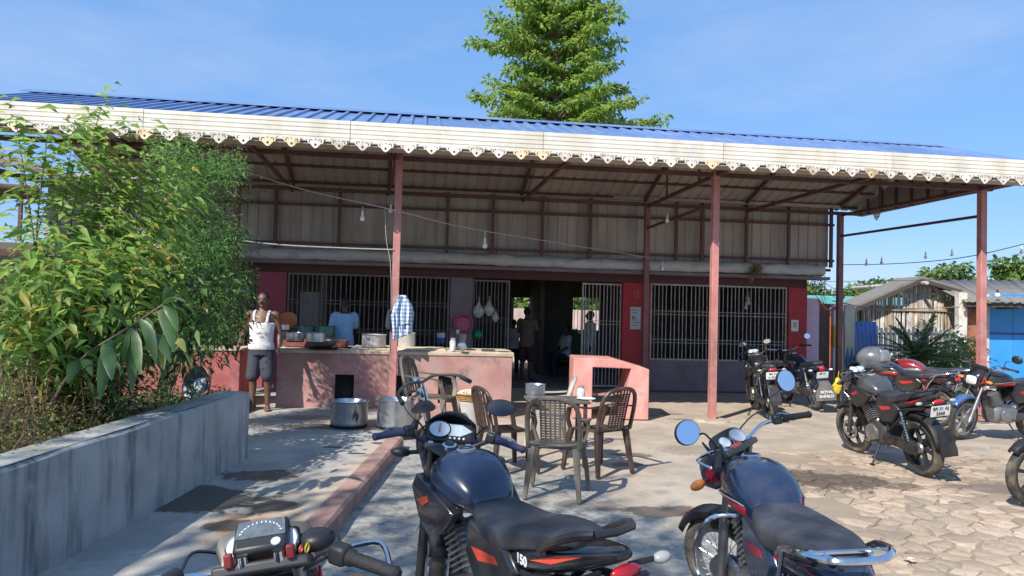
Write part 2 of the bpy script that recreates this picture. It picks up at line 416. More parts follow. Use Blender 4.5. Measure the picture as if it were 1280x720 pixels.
def kerb_ring(y):
    j = .012*noise.noise(Vector((y*3.1, 0, 0)))+.006*noise.noise(Vector((y*11, 3, 0)))
    return [(-1.42, y, .02), (-1.42, y, .128), (-1.27+j, y, .126+j*.3), (-1.245+j, y, .105+j), (-1.24+j*1.5, y, -.02)]
mb.loft([kerb_ring(.3+i*.26) for i in range(33)])
tag(mb.build('kerb', mat('worn red oxide kerb', (.36, .215, .175), .8, var=.25, scale=5, bump=.4, bscale=30, dirt=(.2, .16, .13), dscale=4, damt=.8), smooth=35), kind='structure')

# ------------------------------------------------------------------ planter wall on the left
def planter():
    t = empty('planter_wall', (-2.72, 5.2, 0), 0, 'long low grey cement planter wall with black damp streaks along the platform', 'wall')
    m = mat('streaked cement render', (.39, .385, .36), .85, var=.18, scale=3, bump=.35, bscale=25, dirt=(.055, .06, .06), dscale=7, damt=.75, streak=True, dirt2=((.42, .42, .39), 2.2, .6))
    mb = MB(); rings = []
    for i in range(33):
        y = -2.9+i*.1515; z = .76+.012*noise.noise(Vector((y*2, 0, 0)))+.006*noise.noise(Vector((y*9, 0, 0)))+.02*(y/5)
        j = .012*noise.noise(Vector((y*1.5, 4, 0)))
        rings.append([(-.13, y, 0.0), (-.13, y, z), (-.11, y, z+.02), (.10+j, y, z+.02), (.125+j, y, z), (.13+j, y, .4), (.135, y, 0.0)])
    mb.loft(rings); mb.build('wall_body', m, t, smooth=40)
    m2 = mat('worn cement top', (.38, .37, .33), .9, var=.2, scale=4, bump=.4, bscale=30, dirt=(.1, .11, .08), dscale=3, damt=.7)
    mb = MB(); mb.sheet([[(a, y, .785+.02*(y/5)+.004*noise.noise(Vector((a*9, y*4, 1)))) for a in (-.115, -.04, .03, .10)] for y in [-2.9+i*.1515 for i in range(33)]])
    mb.build('coping', m2, t, smooth=50)
    mb = MB(); mb.box((-.0, 1.99, .38), (.27, .06, .8)); mb.box((-1.1, 1.99, .3), (2.2, .1, .6)); mb.build('end_cap', m, t, bevel=.012)
planter()
soil = MB()
def soil_edge(b): return -2.86 if b < 7.2 else -3.75 if b < 10.7 else -5.2
soil.sheet([[(soil_edge(b)-11*(1-k/24)**1.5, b, (.66 if b < 7.2 else .3)+.05*noise.noise(Vector((k*.4, b*.8, 2)))*(k < 24)) for k in range(25)] for b in [1+.5*i for i in range(13)]+[7.19, 7.21]+[7.5+.5*i for i in range(7)]+[10.69, 10.71, 11.5, 12.5, 13.5]])
soil.loft([[(a, 13.5, -.05), (a, 13.5, .3), (a, 13.45, .3), (a, 13.45, -.05)] for a in (-14, -5.2)]); soil.box((-3.77, 8.95, .13), (.06, 3.5, .3))
tag(soil.build('soil', mat('planter soil', (.11, .08, .05), .95, var=.35, scale=5, bump=.8, bscale=20), smooth=60), kind='structure')

# ------------------------------------------------------------------ canopy with blue sheet roof
C_YAW = math.atan(.1304)
CO = Vector((-3.78, 9.8, 0))
ce = Vector((math.cos(C_YAW), math.sin(C_YAW), 0)); cn = Vector((-math.sin(C_YAW), math.cos(C_YAW), 0))
def can_local(x, y, s):
    """pixel -> (t, z) on the canopy's vertical plane at depth s"""
    p = onplane(x, y, CO+cn*s, cn); return (p-CO).dot(ce), p.z
canopy = empty('canopy', CO, C_YAW, 'open canopy with blue sheet roof, cream scalloped fascia and pink posts', 'canopy')
T0, T1 = -3.9, 12.25; S_R, S_B = 2.35, 4.75; Z_E, Z_R, Z_B = 4.19, 5.0, 4.12
M_POST = mat('pink oxide paint', (.47, .19, .17), .55, var=.15, scale=4, bump=.1, dirt=(.26, .13, .11), dscale=5, damt=.7, streak=True, dirt2=((.5, .33, .3), 7, .5))
M_STEEL = mat('dark red oxide steel', (.12, .055, .048), .6, var=.2, scale=5, dirt=(.05, .03, .028), damt=.6)
M_BLUE = mat('blue roof sheet', (.11, .185, .37), .34, metal=0, var=.1, scale=2, dirt=(.24, .3, .42), dscale=1.6, damt=.6, streak=False, rand=.12)
M_LINING = mat('dull sheet underside', (.36, .32, .285), .6, var=.15, scale=2, dirt=(.22, .185, .16), dscale=2, damt=.6, rand=.12)
M_CREAM = mat('cream fascia paint', (.70, .66, .57), .5, var=.08, scale=3, dirt=(.48, .36, .22), dscale=2.2, damt=.45, streak=True, dirt2=((.45, .44, .41), 3.5, .4))
W_SH = (T1-T0)/15
def sheet_mesh(name, s0, z0, s1, z1, m, ribs=5, h=.032, flip=False):
    mb = MB(); pts = []
    p = W_SH/ribs
    for i in range(ribs):
        pts += [(i*p, 0), (i*p+p*.62, 0), (i*p+p*.7, h), (i*p+p*.9, h), (i*p+p*.98, 0)]
    pts.append((W_SH+.005, 0))
    g = [[(a, s0+(s1-s0)*k, z0+(z1-z0)*k+b) for a, b in pts] for k in (0, 1)]
    mb.sheet(g); return mb.mesh(name, m, smooth=0, recalc=False)
me1 = sheet_mesh('roof_sheet', -.06, Z_E, S_R, Z_R, M_BLUE); me2 = sheet_mesh('roof_sheet', S_B+.05, Z_B, S_R, Z_R, M_BLUE)
me3 = sheet_mesh('lining_sheet', S_B, Z_B-.03, S_R, Z_R-.03, M_LINING, h=.02); me4 = sheet_mesh('lining_sheet', .02, Z_E-.03, S_R, Z_R-.03, M_LINING, h=.02)
for i in range(15):
    for me, nm in ((me1, 'roof_sheet'), (me2, 'roof_sheet'), (me3, 'lining_sheet'), (me4, 'lining_sheet')):
        link(nm, me, canopy, (T0+i*W_SH, 0, .0015*(i % 2)))
mb = MB(); mb.sheet([[(t, S_R-.26, Z_R-.045), (t, S_R, Z_R+.06), (t, S_R+.26, Z_R-.045)] for t in (T0-.03, T1+.03)])
mb.build('ridge_cap', M_BLUE, canopy, smooth=0, solid=.004)
# fascia: ribbed cream boards in lengths, hearts hung under each
def heart_mesh():
    """pierced heart plate cut from a flat curve with holes"""
    cu = bpy.data.curves.new('heart', 'CURVE'); cu.dimensions = '2D'; cu.fill_mode = 'BOTH'; cu.extrude = .0025
    def poly(pts):
        sp = cu.splines.new('POLY'); sp.points.add(len(pts)-1); sp.use_cyclic_u = True
        for q, (a, b) in zip(sp.points, pts): q.co = (a, b, 0, 1)
    half = [(0, -.062), (.03, -.045), (.055, -.018), (.07, .0), (.1, .012), (.112, .035), (.104, .058), (.115, .068), (.13, .072), (.13, .085), (0, .085)]
    poly(half+[(-a, b) for a, b in half[::-1]][1:-1])
    def arc(cx, cy, r0, r1, a0, a1, s=1):
        A = [R_(a0+(a1-a0)*i/8) for i in range(9)]
        pts = [(cx+s*r1*math.cos(a), cy+r1*math.sin(a)) for a in A]+[(cx+s*r0*math.cos(a), cy+r0*math.sin(a)) for a in A[::-1]]
        poly(pts)
    for s_ in (1, -1): arc(s_*.062, .038, .013, .027, -60, 170, s_)
    poly([(0, -.034), (.02, -.01), (0, .012), (-.02, -.01)]); poly([(-.016, .066), (.016, .066), (0, .044)])
    o = bpy.data.objects.new('heart', cu); COL.objects.link(o)
    me = bpy.data.meshes.new_from_object(o.evaluated_get(bpy.context.evaluated_depsgraph_get()))
    bpy.data.objects.remove(o); me.materials.clear(); return me
hm = heart_mesh(); hm.transform(Matrix.Rotation(R_(90), 4, 'X'))
M_H = [mat('white heart paint', (.7, .66, .6), .5, var=.06, scale=8, dirt=(.42, .25, .12), dscale=7, damt=.75), mat('rust stained heart paint', (.72, .58, .38), .6, var=.15, scale=9, dirt=(.38, .17, .06), dscale=7, damt=.8)]
hms = []
for m in M_H:
    c = hm.copy(); c.materials.append(m); hms.append(c)
NF = 6; LF = (T1+.15-T0)/NF; HP = .318
rust = {3, 8, 13, 14, 24, 25, 33, 41}
hk = 0
for i in range(NF):
    t0 = T0-.05+i*LF; mb = MB(); prof = []
    z = 4.235
    for k in range(5):
        prof += [(-.075, z), (-.075, z-.05), (-.066, z-.055), (-.066, z-.061)]; z -= .062
    prof += [(-.07, z), (-.055, z), (-.055, 4.235)]
    mb.loft([[(t0+a, s_, zz) for s_, zz in prof] for a in (.004, LF-.004)])
    fp = mb.build('fascia_panel', M_CREAM, canopy, smooth=0)
    fp.location.z = rng.uniform(-.004, .004)
    while T0+hk*HP+.15 < t0+LF:
        isr = hk in rust
        h = link('heart_ornament', hms[isr], fp, (T0+hk*HP+.15, -.082, 3.885+rng.uniform(-.004, .004)), (rng.uniform(-.14, .14), rng.uniform(-.05, .05), rng.uniform(-.08, .08))); hk += 1
mb = MB(); mb.box(((T0+T1)/2, .10, 3.9), (T1-T0, .30, .02)); mb.box(((T0+T1)/2, .255, 4.05), (T1-T0, .02, .25)); mb.build('soffit', mat('beige soffit', (.42, .36, .28), .7, var=.1, dirt=(.2, .15, .1), damt=.5), canopy, smooth=0)
# right gable end: battens, infill sheet, side fascia with hearts
mb = MB(); mb.prism([(0.2, 4.0), (S_R, Z_R-.06), (S_B-.1, 4.05), (S_B-.1, 3.95), (0.2, 3.92)], (T1-.1, 0, 0), (0, 1, 0), (0, 0, 1), .01); mb.build('gable_infill', M_LINING, canopy, smooth=0)
for k in range(9):
    s_ = .55+k*.46; zt = Z_E+(Z_R-Z_E)*min(s_/S_R, (S_B-s_)/(S_B-S_R))-.08
    mb = MB(); mb.box((T1-.14, s_, (3.95+zt)/2), (.04, .04, zt-3.95)); mb.build('gable_batten', M_STEEL, canopy)
mb = MB(); mb.box((T1+.07, S_B/2, 4.12), (.02, S_B+.1, .3)); sf = mb.build('fascia_panel', M_CREAM, canopy, smooth=0)
for k in (0, 13):
    link('heart_ornament', hms[0], sf, (T1+.085, .12+k*HP, 3.885), (0, 0, R_(90)))
# posts
ps = .82
post_px = [(1226.5, 460, ps), (889.7, 526, ps), (491, 470, ps), (131, 260, ps), (1049, 400, 4.42), (806.5, 400, 4.42), (292, 380, 4.42)]
POST_T = []
for px_, py_, s_ in post_px:
    t_, z_ = can_local(px_, py_, s_); POST_T.append((t_, s_))
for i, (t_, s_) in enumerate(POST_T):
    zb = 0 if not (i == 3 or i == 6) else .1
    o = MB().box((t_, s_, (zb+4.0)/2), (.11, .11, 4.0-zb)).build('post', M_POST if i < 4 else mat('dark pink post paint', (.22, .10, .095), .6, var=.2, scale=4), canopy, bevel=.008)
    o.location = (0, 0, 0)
for t_, s_ in POST_T[:3]:
    MB().lathe([(.30, -.03), (.27, .012), (.14, .03), (.12, .02)], (t_, s_, 0), n=14).build('footing', mat('cement footing', (.4, .34, .26), .9, var=.2, bump=.4), canopy)
# trusses across, rails along
def ztop(s_): return (Z_E+(Z_R-Z_E)*s_/S_R if s_ < S_R else Z_R+(Z_B-Z_R)*(s_-S_R)/(S_B-S_R))-.09
tt = [POST_T[0][0], (POST_T[0][0]+POST_T[1][0])/2, POST_T[1][0], (POST_T[1][0]+POST_T[2][0])/2, POST_T[2][0], (POST_T[2][0]+POST_T[3][0])/2, POST_T[3][0]+.3]
for k, t_ in enumerate(tt):
    tb = {0: POST_T[4][0], 2: POST_T[5][0], 4: POST_T[6][0]+2.9}.get(k, t_-.1)
    p0, p1, p2 = (t_, .3, ztop(.3)), ((t_+tb)/2, S_R, ztop(S_R)), (tb, S_B-.15, ztop(S_B-.15))
    for a, b in ((p0, p1), (p1, p2)): MB().beam(a, b, .05, .07).build('rafter', M_STEEL, canopy)
    MB().beam((t_, .3, 3.93), (tb, 4.45, 3.93), .05, .06).build('tie_beam', M_STEEL, canopy)
    if k in (0, 2): MB().beam((t_, .82, 3.47), (tb, 4.42, 3.47), .045, .045).build('tie_rod', M_STEEL, canopy)
    if k in (1, 3, 5): continue
    for q in (.3, .7):
        a = Vector((t_, .3, 3.93)).lerp(Vector((tb, 4.45, 3.93)), q); MB().beam(a, (a.x, a.y, ztop(a.y)), .035, .035, (0, 1, 0)).build('truss_strut', M_STEEL, canopy)
for s_ in (.3, 1.3, 2.15, 2.6, 3.3, 4.0, 4.6):
    MB().beam((T0, s_, ztop(s_)+.045), (T1-.15, s_, ztop(s_)+.045), .05, .05).build('purlin', M_STEEL, canopy)
for s_, z_ in ((.82, 3.93), (4.42, 3.97)):
    MB().beam((T0, s_, z_), (T1-.15, s_, z_), .06, .07).build('wall_plate', M_STEEL, canopy)
# ------------------------------------------------------------------ the eatery building
W_YAW = math.atan(.1); WO = Vector((3.68, 15.6, 0))
we = Vector((math.cos(W_YAW), math.sin(W_YAW), 0)); wn_ = Vector((-math.sin(W_YAW), math.cos(W_YAW), 0))
def wl_(x, y=None, d=0):
    p = onplane(x, 400 if y is None else y, WO+wn_*d, wn_); return (p-WO).dot(we), p.z
def wx(x, d=0): return wl_(x, None, d)[0]
eat = empty('eatery_building', WO, W_YAW, 'roadside eatery with barred openings, dark red pillars and corrugated upper screen', 'building')
M_GREYW = mat('dark grey plaster', (.21, .165, .175), .85, var=.15, scale=3, bump=.2, dirt=(.12, .095, .1), dscale=2, damt=.6)
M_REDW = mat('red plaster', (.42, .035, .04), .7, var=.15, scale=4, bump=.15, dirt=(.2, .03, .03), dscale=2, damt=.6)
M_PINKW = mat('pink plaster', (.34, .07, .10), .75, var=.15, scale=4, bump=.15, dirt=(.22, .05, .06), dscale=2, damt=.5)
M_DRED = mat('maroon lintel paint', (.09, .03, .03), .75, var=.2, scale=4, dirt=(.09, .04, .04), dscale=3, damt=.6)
M_BAR = mat('pale grille paint', (.42, .38, .33), .5, var=.2, scale=6, dirt=(.2, .13, .1), dscale=8, damt=.7)
M_BARD = mat('dark grille paint', (.2, .17, .155), .55, var=.2, scale=6, dirt=(.1, .07, .06), dscale=8, damt=.7)
ZT = 2.62; ZW = .68; ZL = 2.33                                     # wall top, window sill, lintel underside
L0 = -14.0; L1 = wx(1008)
def wall(x0, x1, z0, z1, m, name='wall', d0=0, d1=.22):
    return MB().span((x0, d0, z0), (x1, d1, z1)).build(name, m, eat, smooth=0, bevel=.006)
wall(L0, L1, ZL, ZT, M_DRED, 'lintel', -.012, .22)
wall(wx(812), wx(985), -.1, ZW, M_GREYW, 'sill_wall')
wall(wx(985), L1, -.1, ZL, M_REDW, 'pillar', -.03, .25)
wall(wx(778), wx(812), -.1, ZL, M_REDW, 'pillar', -.03, .25)
wall(wx(562), wx(590), -.1, ZL, M_GREYW, 'pillar', -.02, .24)
wall(wx(357), wx(562), -.1, ZW+.1, M_GREYW, 'sill_wall')
wall(wx(322), wx(357), -.1, ZL, M_PINKW, 'pillar', -.03, .25)
wall(wx(262), wx(322), -.1, ZW+.1, M_GREYW, 'sill_wall')
wall(L0, wx(262), -.1, ZL, M_GREYW, 'wall')
# interior: floor, side and back walls with door and window, slab over
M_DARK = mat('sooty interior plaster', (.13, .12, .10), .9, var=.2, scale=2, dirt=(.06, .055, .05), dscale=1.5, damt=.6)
M_GRN = mat('green interior wall', (.07, .16, .09), .85, var=.2, scale=2)
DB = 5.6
tag(MB().span((L0, .0, -.06), (L1, DB, .03)).build('interior_floor', mat('dusty cement floor', (.22, .21, .19), .8, var=.2, scale=3, bump=.2), eat, smooth=0))
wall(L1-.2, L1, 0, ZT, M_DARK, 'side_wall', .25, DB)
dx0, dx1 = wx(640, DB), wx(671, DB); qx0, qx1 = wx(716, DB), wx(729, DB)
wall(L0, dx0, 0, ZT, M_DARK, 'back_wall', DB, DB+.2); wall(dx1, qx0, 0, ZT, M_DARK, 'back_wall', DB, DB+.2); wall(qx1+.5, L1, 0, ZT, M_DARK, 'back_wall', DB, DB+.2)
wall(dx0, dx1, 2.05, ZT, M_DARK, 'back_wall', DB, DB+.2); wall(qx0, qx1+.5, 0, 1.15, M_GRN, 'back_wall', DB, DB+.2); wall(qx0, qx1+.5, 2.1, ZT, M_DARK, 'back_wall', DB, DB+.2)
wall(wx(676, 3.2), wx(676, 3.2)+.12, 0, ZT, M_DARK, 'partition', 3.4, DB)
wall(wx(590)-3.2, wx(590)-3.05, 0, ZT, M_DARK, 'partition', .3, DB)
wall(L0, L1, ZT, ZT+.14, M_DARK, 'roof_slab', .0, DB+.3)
wall(dx0-.03, dx0+.04, 0, 2.05, M_BAR, 'door_frame', DB-.05, DB); wall(dx1-.04, dx1+.03, 0, 2.05, M_BAR, 'door_frame', DB-.05, DB)
for k in range(6):
    MB().tube([(qx0+.05+k*.1, DB+.05, 1.15), (qx0+.05+k*.1, DB+.05, 2.1)], .008, 6).build('window_bar', M_BARD, eat)
def grille(name, x0, x1, z0, z1, m, n, d=.03, rails=(.25, .62), r=.0105, parent=eat, fw=.035):
    g = MB(); g.span((x0, d-.015, z0), (x1, d+.015, z0+fw)).span((x0, d-.015, z1-fw), (x1, d+.015, z1)).span((x0, d-.015, z0+fw), (x0+fw, d+.015, z1-fw)).span((x1-fw, d-.015, z0+fw), (x1, d+.015, z1-fw))
    o = g.build(name, m, parent, smooth=0)
    bm_ = MB().tube([(0, 0, z0+fw), (0, 0, z1-fw)], r, 6).mesh('bar', m)
    for k in range(n):
        xx = x0+(x1-x0)*(k+1)/(n+1)+rng.uniform(-.006, .006)
        link('bar', bm_, o, (xx, d, 0), (0, rng.uniform(-.004, .004), 0))
    for q in rails:
        zz = z0+(z1-z0)*q
        for e_ in (-.035, .035): MB().span((x0+fw, d-.02, zz+e_-.006), (x1-fw, d-.012, zz+e_+.006)).build('rail', m, o, smooth=0)
    return o
grille('window_grille', wx(813), wx(984), ZW, ZL, M_BAR, 33)
grille('window_grille', wx(358), wx(561), ZW+.1, ZL, M_BARD, 33)
grille('window_grille', wx(263), wx(321), ZW+.1, ZL, M_BARD, 10)
grille('gate_leaf', wx(590.5), wx(637), .08, ZL-.03, M_BARD, 9, d=.1)
grille('gate_leaf', wx(728), wx(777.5), .08, ZL-.03, M_BAR, 10, d=.1, r=.011)
# pale board inside left window, fridge-like
bx0, bx1 = wx(374, .5), wx(408, .5)
tag(MB().span((bx0, .5, .9), (bx1, .58, 1.95)).build('board', mat('pale grey board', (.35, .34, .33), .6, var=.1), eat, bevel=.006))
# grey rolled tarpaulin ledge over the openings
def ledge():
    mb = MB(); rings = []; N_ = 260; xe = wx(1031, -.35)
    for i in range(N_+1):
        xx = L0+1+(xe-L0-1)*i/N_; ring = []
        for k in range(14):
            a = 2*math.pi*k/14
            v = Vector((xx*2.2, math.cos(a)*1.2, math.sin(a)*1.2)); q = .028*noise.noise(v)+.02*noise.noise(v*2.7)
            rr = .125+q
            ring.append((xx, -.22+math.cos(a)*rr*1.15, 2.695+math.sin(a)*rr+.012*math.sin(xx*.9)))
        rings.append(ring)
    mb.loft(rings)
    mb.build('tarpaulin_roll', mat('dusty grey tarpaulin', (.48, .48, .465), .65, var=.15, scale=3, bump=.5, bscale=9, dirt=(.2, .2, .19), dscale=3, damt=.6), eat, smooth=60)
    MB().span((L0+1, -.34, 2.5), (wx(1036, -.3), -.0, 2.565)).build('ledge', M_GREYW, eat, smooth=0)
ledge()
MB().tube([(wx(1031, -.35)-.3, -.22, 2.72), (wx(1040, -.35)+.02, -.22, 2.72)], .03, 8).build('ledge_rod', M_STEEL, eat)
# corrugated upper screen
M_SCR = mat('weathered screen sheet', (.36, .335, .305), .6, var=.12, scale=2, dirt=(.2, .175, .155), dscale=2.5, damt=.65, streak=True, rand=.1)
sx0, sx1 = -13.0, wx(1040, -.3); zs0, zs1 = 2.80, 4.1; NS = 19; ws = (sx1-sx0)/NS
pts = []
for i in range(4):
    p = ws/4; pts += [(i*p, 0), (i*p+p*.80, 0), (i*p+p*.84, -.022), (i*p+p*.95, -.022), (i*p+p*.99, 0)]
pts.append((ws, 0))
scm = MB().sheet([[(a, b, z_) for a, b in pts] for z_ in (zs0, zs1)]).mesh('screen_sheet', M_SCR, smooth=0)
for i in range(NS): link('screen_sheet', scm, eat, (sx0+i*ws, -.10+.003*(i % 2), 0))
for z_ in (2.93, 3.72): MB().span((sx0, -.19, z_-.025), (sx1+.1, -.135, z_+.025)).build('screen_rail', M_STEEL, eat, smooth=0)
for px_ in (20, 140, 340, 420, 556, 613, 675, 735, 843, 875, 931, 984, 1037): MB().span((wx(px_, -.2)-.03, -.25, 2.78), (wx(px_, -.2)+.03, -.192, 4.075)).build('screen_post', M_STEEL, eat, smooth=0)
MB().span((sx0, -.26, 4.08), (sx1+.2, -.06, 4.15)).build('screen_cap', mat('pale flashing', (.42, .38, .34), .6, var=.1), eat, smooth=0)
# annexe at the right end: pink panel and dark return wall
p0 = wx(1008, .5); p1 = wx(1024, .5); p2 = wx(1041, .5)
MB().span((p0-.1, .5, .55), (p1, .62, 2.12)).build('pink_panel', mat('lilac pink paint', (.8, .54, .64), .7, var=.08), eat, smooth=0, bevel=.005)
MB().span((p0-.1, .45, -.1), (p2, .70, .55)).build('annexe_plinth', M_GREYW, eat, smooth=0)
MB().span((p1, .63, .55), (p2, .8, 2.0)).build('annexe_wall', mat('dark brown plaster', (.12, .085, .07), .85, var=.2), eat, smooth=0)  # return wall in one even dark brown
# roof edge band at right end with fringe of dry leaf garland handled later

# yard seen through the back door and window
yard = MB().span((WO.x-9, WO.y+8.4, -.1), (WO.x+1, WO.y+8.6, 1.75)).build('yard_wall', mat('sunlit yard plaster', (.55, .42, .38), .8, var=.2, scale=2, dirt=(.3, .25, .2)), smooth=0)
tag(yard, 'pale pink yard wall glimpsed through the open back door', 'wall')

# ------------------------------------------------------------------ notices and round emblem on pillar
def poster(px0, px1, py0, py1, d, label, m, extra=None, cat='notice'):
    a = wl_(px0, py1, d); b = wl_(px1, py0, d)
    o = empty('wall_notice', WO+we*((a[0]+b[0])/2)+wn_*d+Vector((0, 0, (a[1]+b[1])/2)), W_YAW, label, cat)
    w_, h_ = b[0]-a[0], b[1]-a[1]
    MB().box((0, 0, 0), (w_, .006, h_)).build('sheet', m, o, smooth=0)
    if extra: extra(o, w_, h_)
    return o
M_PAPER = mat('grey notice print', (.52, .54, .52), .6, var=.08); M_INK = mat('dark print ink', (.06, .06, .06), .6)
def ex1(o, w_, h_):
    for k in range(5): MB().box((rng.uniform(-.03, .03), -.005, h_*(.36-.11*k) if k < 2 else h_*(.02-.12*(k-1.2))), (w_*rng.uniform(.4, .7), .003, .012)).build('print_line', M_INK, o, smooth=0)
    MB().ball((-w_*.2, -.005, h_*.03), (w_*.13, .004, h_*.05)).build('print_figure', M_INK, o)
poster(787.5, 801, 384, 411.5, -.036, 'grey printed notice on the red pillar between gate and window', M_PAPER, ex1)
poster(989, 998, 400, 414, -.036, 'small white notice on the red end pillar', mat('white notice', (.7, .68, .62), .6, var=.06), lambda o, w_, h_: MB().box((0, -.005, .02), (w_*.5, .003, h_*.5)).build('print_block', mat('faded print', (.4, .35, .3), .6), o, smooth=0))
a = wl_(796.5, 366.5, -.036)
em = empty('round_emblem', WO+we*a[0]-wn_*.036+Vector((0, 0, a[1])), W_YAW, 'faint round pink emblem painted high on the red pillar', 'emblem')
M_EM = mat('faded pink paint', (.42, .16, .15), .7, var=.2)
MB().torus((0, 0, 0), (0, 1, 0), [(.075, -.002), (.085, -.002), (.085, .002), (.075, .002)], 24).build('ring', M_EM, em)
MB().prism([(.06*math.cos(k*math.pi/3)*(1 if k % 2 else .5), .06*math.sin(k*math.pi/3)*(1 if k % 2 else .5)) for k in range(6)], (0, 0, 0), (1, 0, 0), (0, 0, 1), .004).build('motif', M_EM, em)
# ------------------------------------------------------------------ motorcycles
M_TYRE = mat('dusty tyre rubber', (.035, .033, .03), .85, var=.25, scale=10, bump=.3, bscale=60, dirt=(.24, .2, .145), dscale=4, damt=.8)
M_BLK = mat('black moulded plastic', (.018, .018, .02), .45, var=.2, scale=8, dirt=(.09, .08, .065), dscale=5, damt=.3)
M_SEAT = mat('black seat vinyl', (.022, .024, .03), .5, var=.15, scale=10, bump=.25, bscale=180, dirt=(.12, .12, .125), dscale=2.2, damt=.6)
M_ALU = mat('grey cast alloy', (.33, .33, .33), .45, metal=.8, var=.2, scale=8, dirt=(.1, .085, .065), dscale=6, damt=.6)
M_DALU = mat('dark engine alloy', (.09, .09, .09), .5, metal=.6, var=.2, scale=8, dirt=(.14, .115, .085), dscale=6, damt=.5)
M_CHR = mat('chrome', (.72, .73, .75), .14, metal=1, var=.06, scale=12, dirt=(.3, .27, .22), dscale=9, damt=.35)
M_MIR = mat('mirror glass', (.85, .88, .92), .03, metal=1, var=.01)
M_RLENS = mat('red lens', (.5, .012, .02), .18, var=.1, coat=.5)
M_OLENS = mat('amber lens', (.62, .2, .03), .2, var=.1, coat=.5)
M_CLENS = mat('clear lens', (.62, .63, .62), .12, var=.1, coat=.6)
M_SLENS = mat('smoky lens', (.33, .33, .32), .15, var=.1, coat=.5)
M_PLATE = mat('white plate', (.72, .72, .69), .5, var=.06, scale=20, dirt=(.45, .4, .3), dscale=9, damt=.5)
M_PTXT = mat('plate lettering', (.03, .03, .03), .6)
M_RED = mat('red gloss trim', (.5, .018, .022), .3, var=.1, coat=.4)
M_ORED = mat('orange red decal', (.62, .07, .03), .35, var=.1)
M_SIL = mat('silver trim', (.5, .51, .52), .3, metal=.6, var=.08)
M_FACE = mat('dial face', (.5, .55, .58), .15, var=.12, scale=30, coat=.5)
M_DIALD = mat('dark dial face', (.05, .055, .06), .12, var=.3, scale=40, coat=.8)
M_WHT = mat('white marking', (.75, .75, .73), .5, var=.05)
def paint(name, c, dusty=.5): return mat(name, c, .28, var=.08, scale=3, coat=.7, dirt=(c[0]*.8+.05, c[1]*.8+.045, c[2]*.8+.035), dscale=3, damt=dusty)
P_NAVY = paint('dark navy tank paint', (.012, .022, .055)); P_BLACK = paint('black tank paint', (.012, .012, .015)); P_GREY = paint('graphite paint', (.05, .05, .053))
P_MARO = paint('maroon paint', (.22, .012, .02)); P_PURP = paint('deep violet blue paint', (.022, .016, .07)); P_BLUE = paint('blue fender paint', (.04, .10, .28))

def superx(cx, cz, w, h, e=2.6, y=0, tilt=0, n=20): return se(cx, y, cz, w, h, e, n, tilt)
def wheel(root, name, c, ax, R, tw, kind, M=None, rimm=None):
    c = Vector(c)
    a = MB(M); ri = R-.07
    prof = [(ri, -tw*.36), (ri+.03, -tw*.5), (R-.03, -tw*.5), (R-.008, -tw*.32), (R, -tw*.12), (R, tw*.12), (R-.008, tw*.32), (R-.03, tw*.5), (ri+.03, tw*.5), (ri, tw*.36)]
    a.torus(c, ax, prof, 48); t = a.build(name, M_TYRE, root, smooth=35)
    a = MB(M); a.torus(c, ax, [(ri+.004, -tw*.42), (ri-.016, -tw*.40), (ri-.024, -tw*.2), (ri-.024, tw*.2), (ri-.016, tw*.40), (ri+.004, tw*.42)], 40)
    rm = rimm or (M_CHR if kind == 'wire' else M_BLK)
    a.build('rim', rm, t)
    a = MB(M); a.lathe([(.05, -.05), (.06, -.03), (.035, -.02), (.035, .02), (.06, .03), (.05, .05)], c, ax, 18); a.build('hub', M_ALU, t)
    u = Vector((1, 0, 0)); v = Vector((0, 0, 1))
    ax = Vector(ax)
    if kind == 'wire':
        a = MB(M)
        for k in range(32):
            th = 2*math.pi*k/32; sd = 1 if k % 2 else -1; th2 = th+(.5 if k % 4 < 2 else -.5)
            a.tube([c+(u*math.cos(th2)+v*math.sin(th2))*.055+ax*.03*sd, c+(u*math.cos(th)+v*math.sin(th))*(ri-.02)], .0022, 4)
        a.build('spokes', M_CHR, t)
    else:
        for k in range(6):
            th = 2*math.pi*k/6+.2; d = u*math.cos(th)+v*math.sin(th); q = -u*math.sin(th)+v*math.cos(th)
            MB(M).loft([[c+d*rr+q*sx*w_+ax*sy*.018 for sx, sy in ((-1, -1), (1, -1), (1, 1), (-1, 1))] for rr, w_ in ((.04, .026), (.12, .014), (ri-.015, .02))]).build('spoke', rm, t, bevel=.003)
    return t
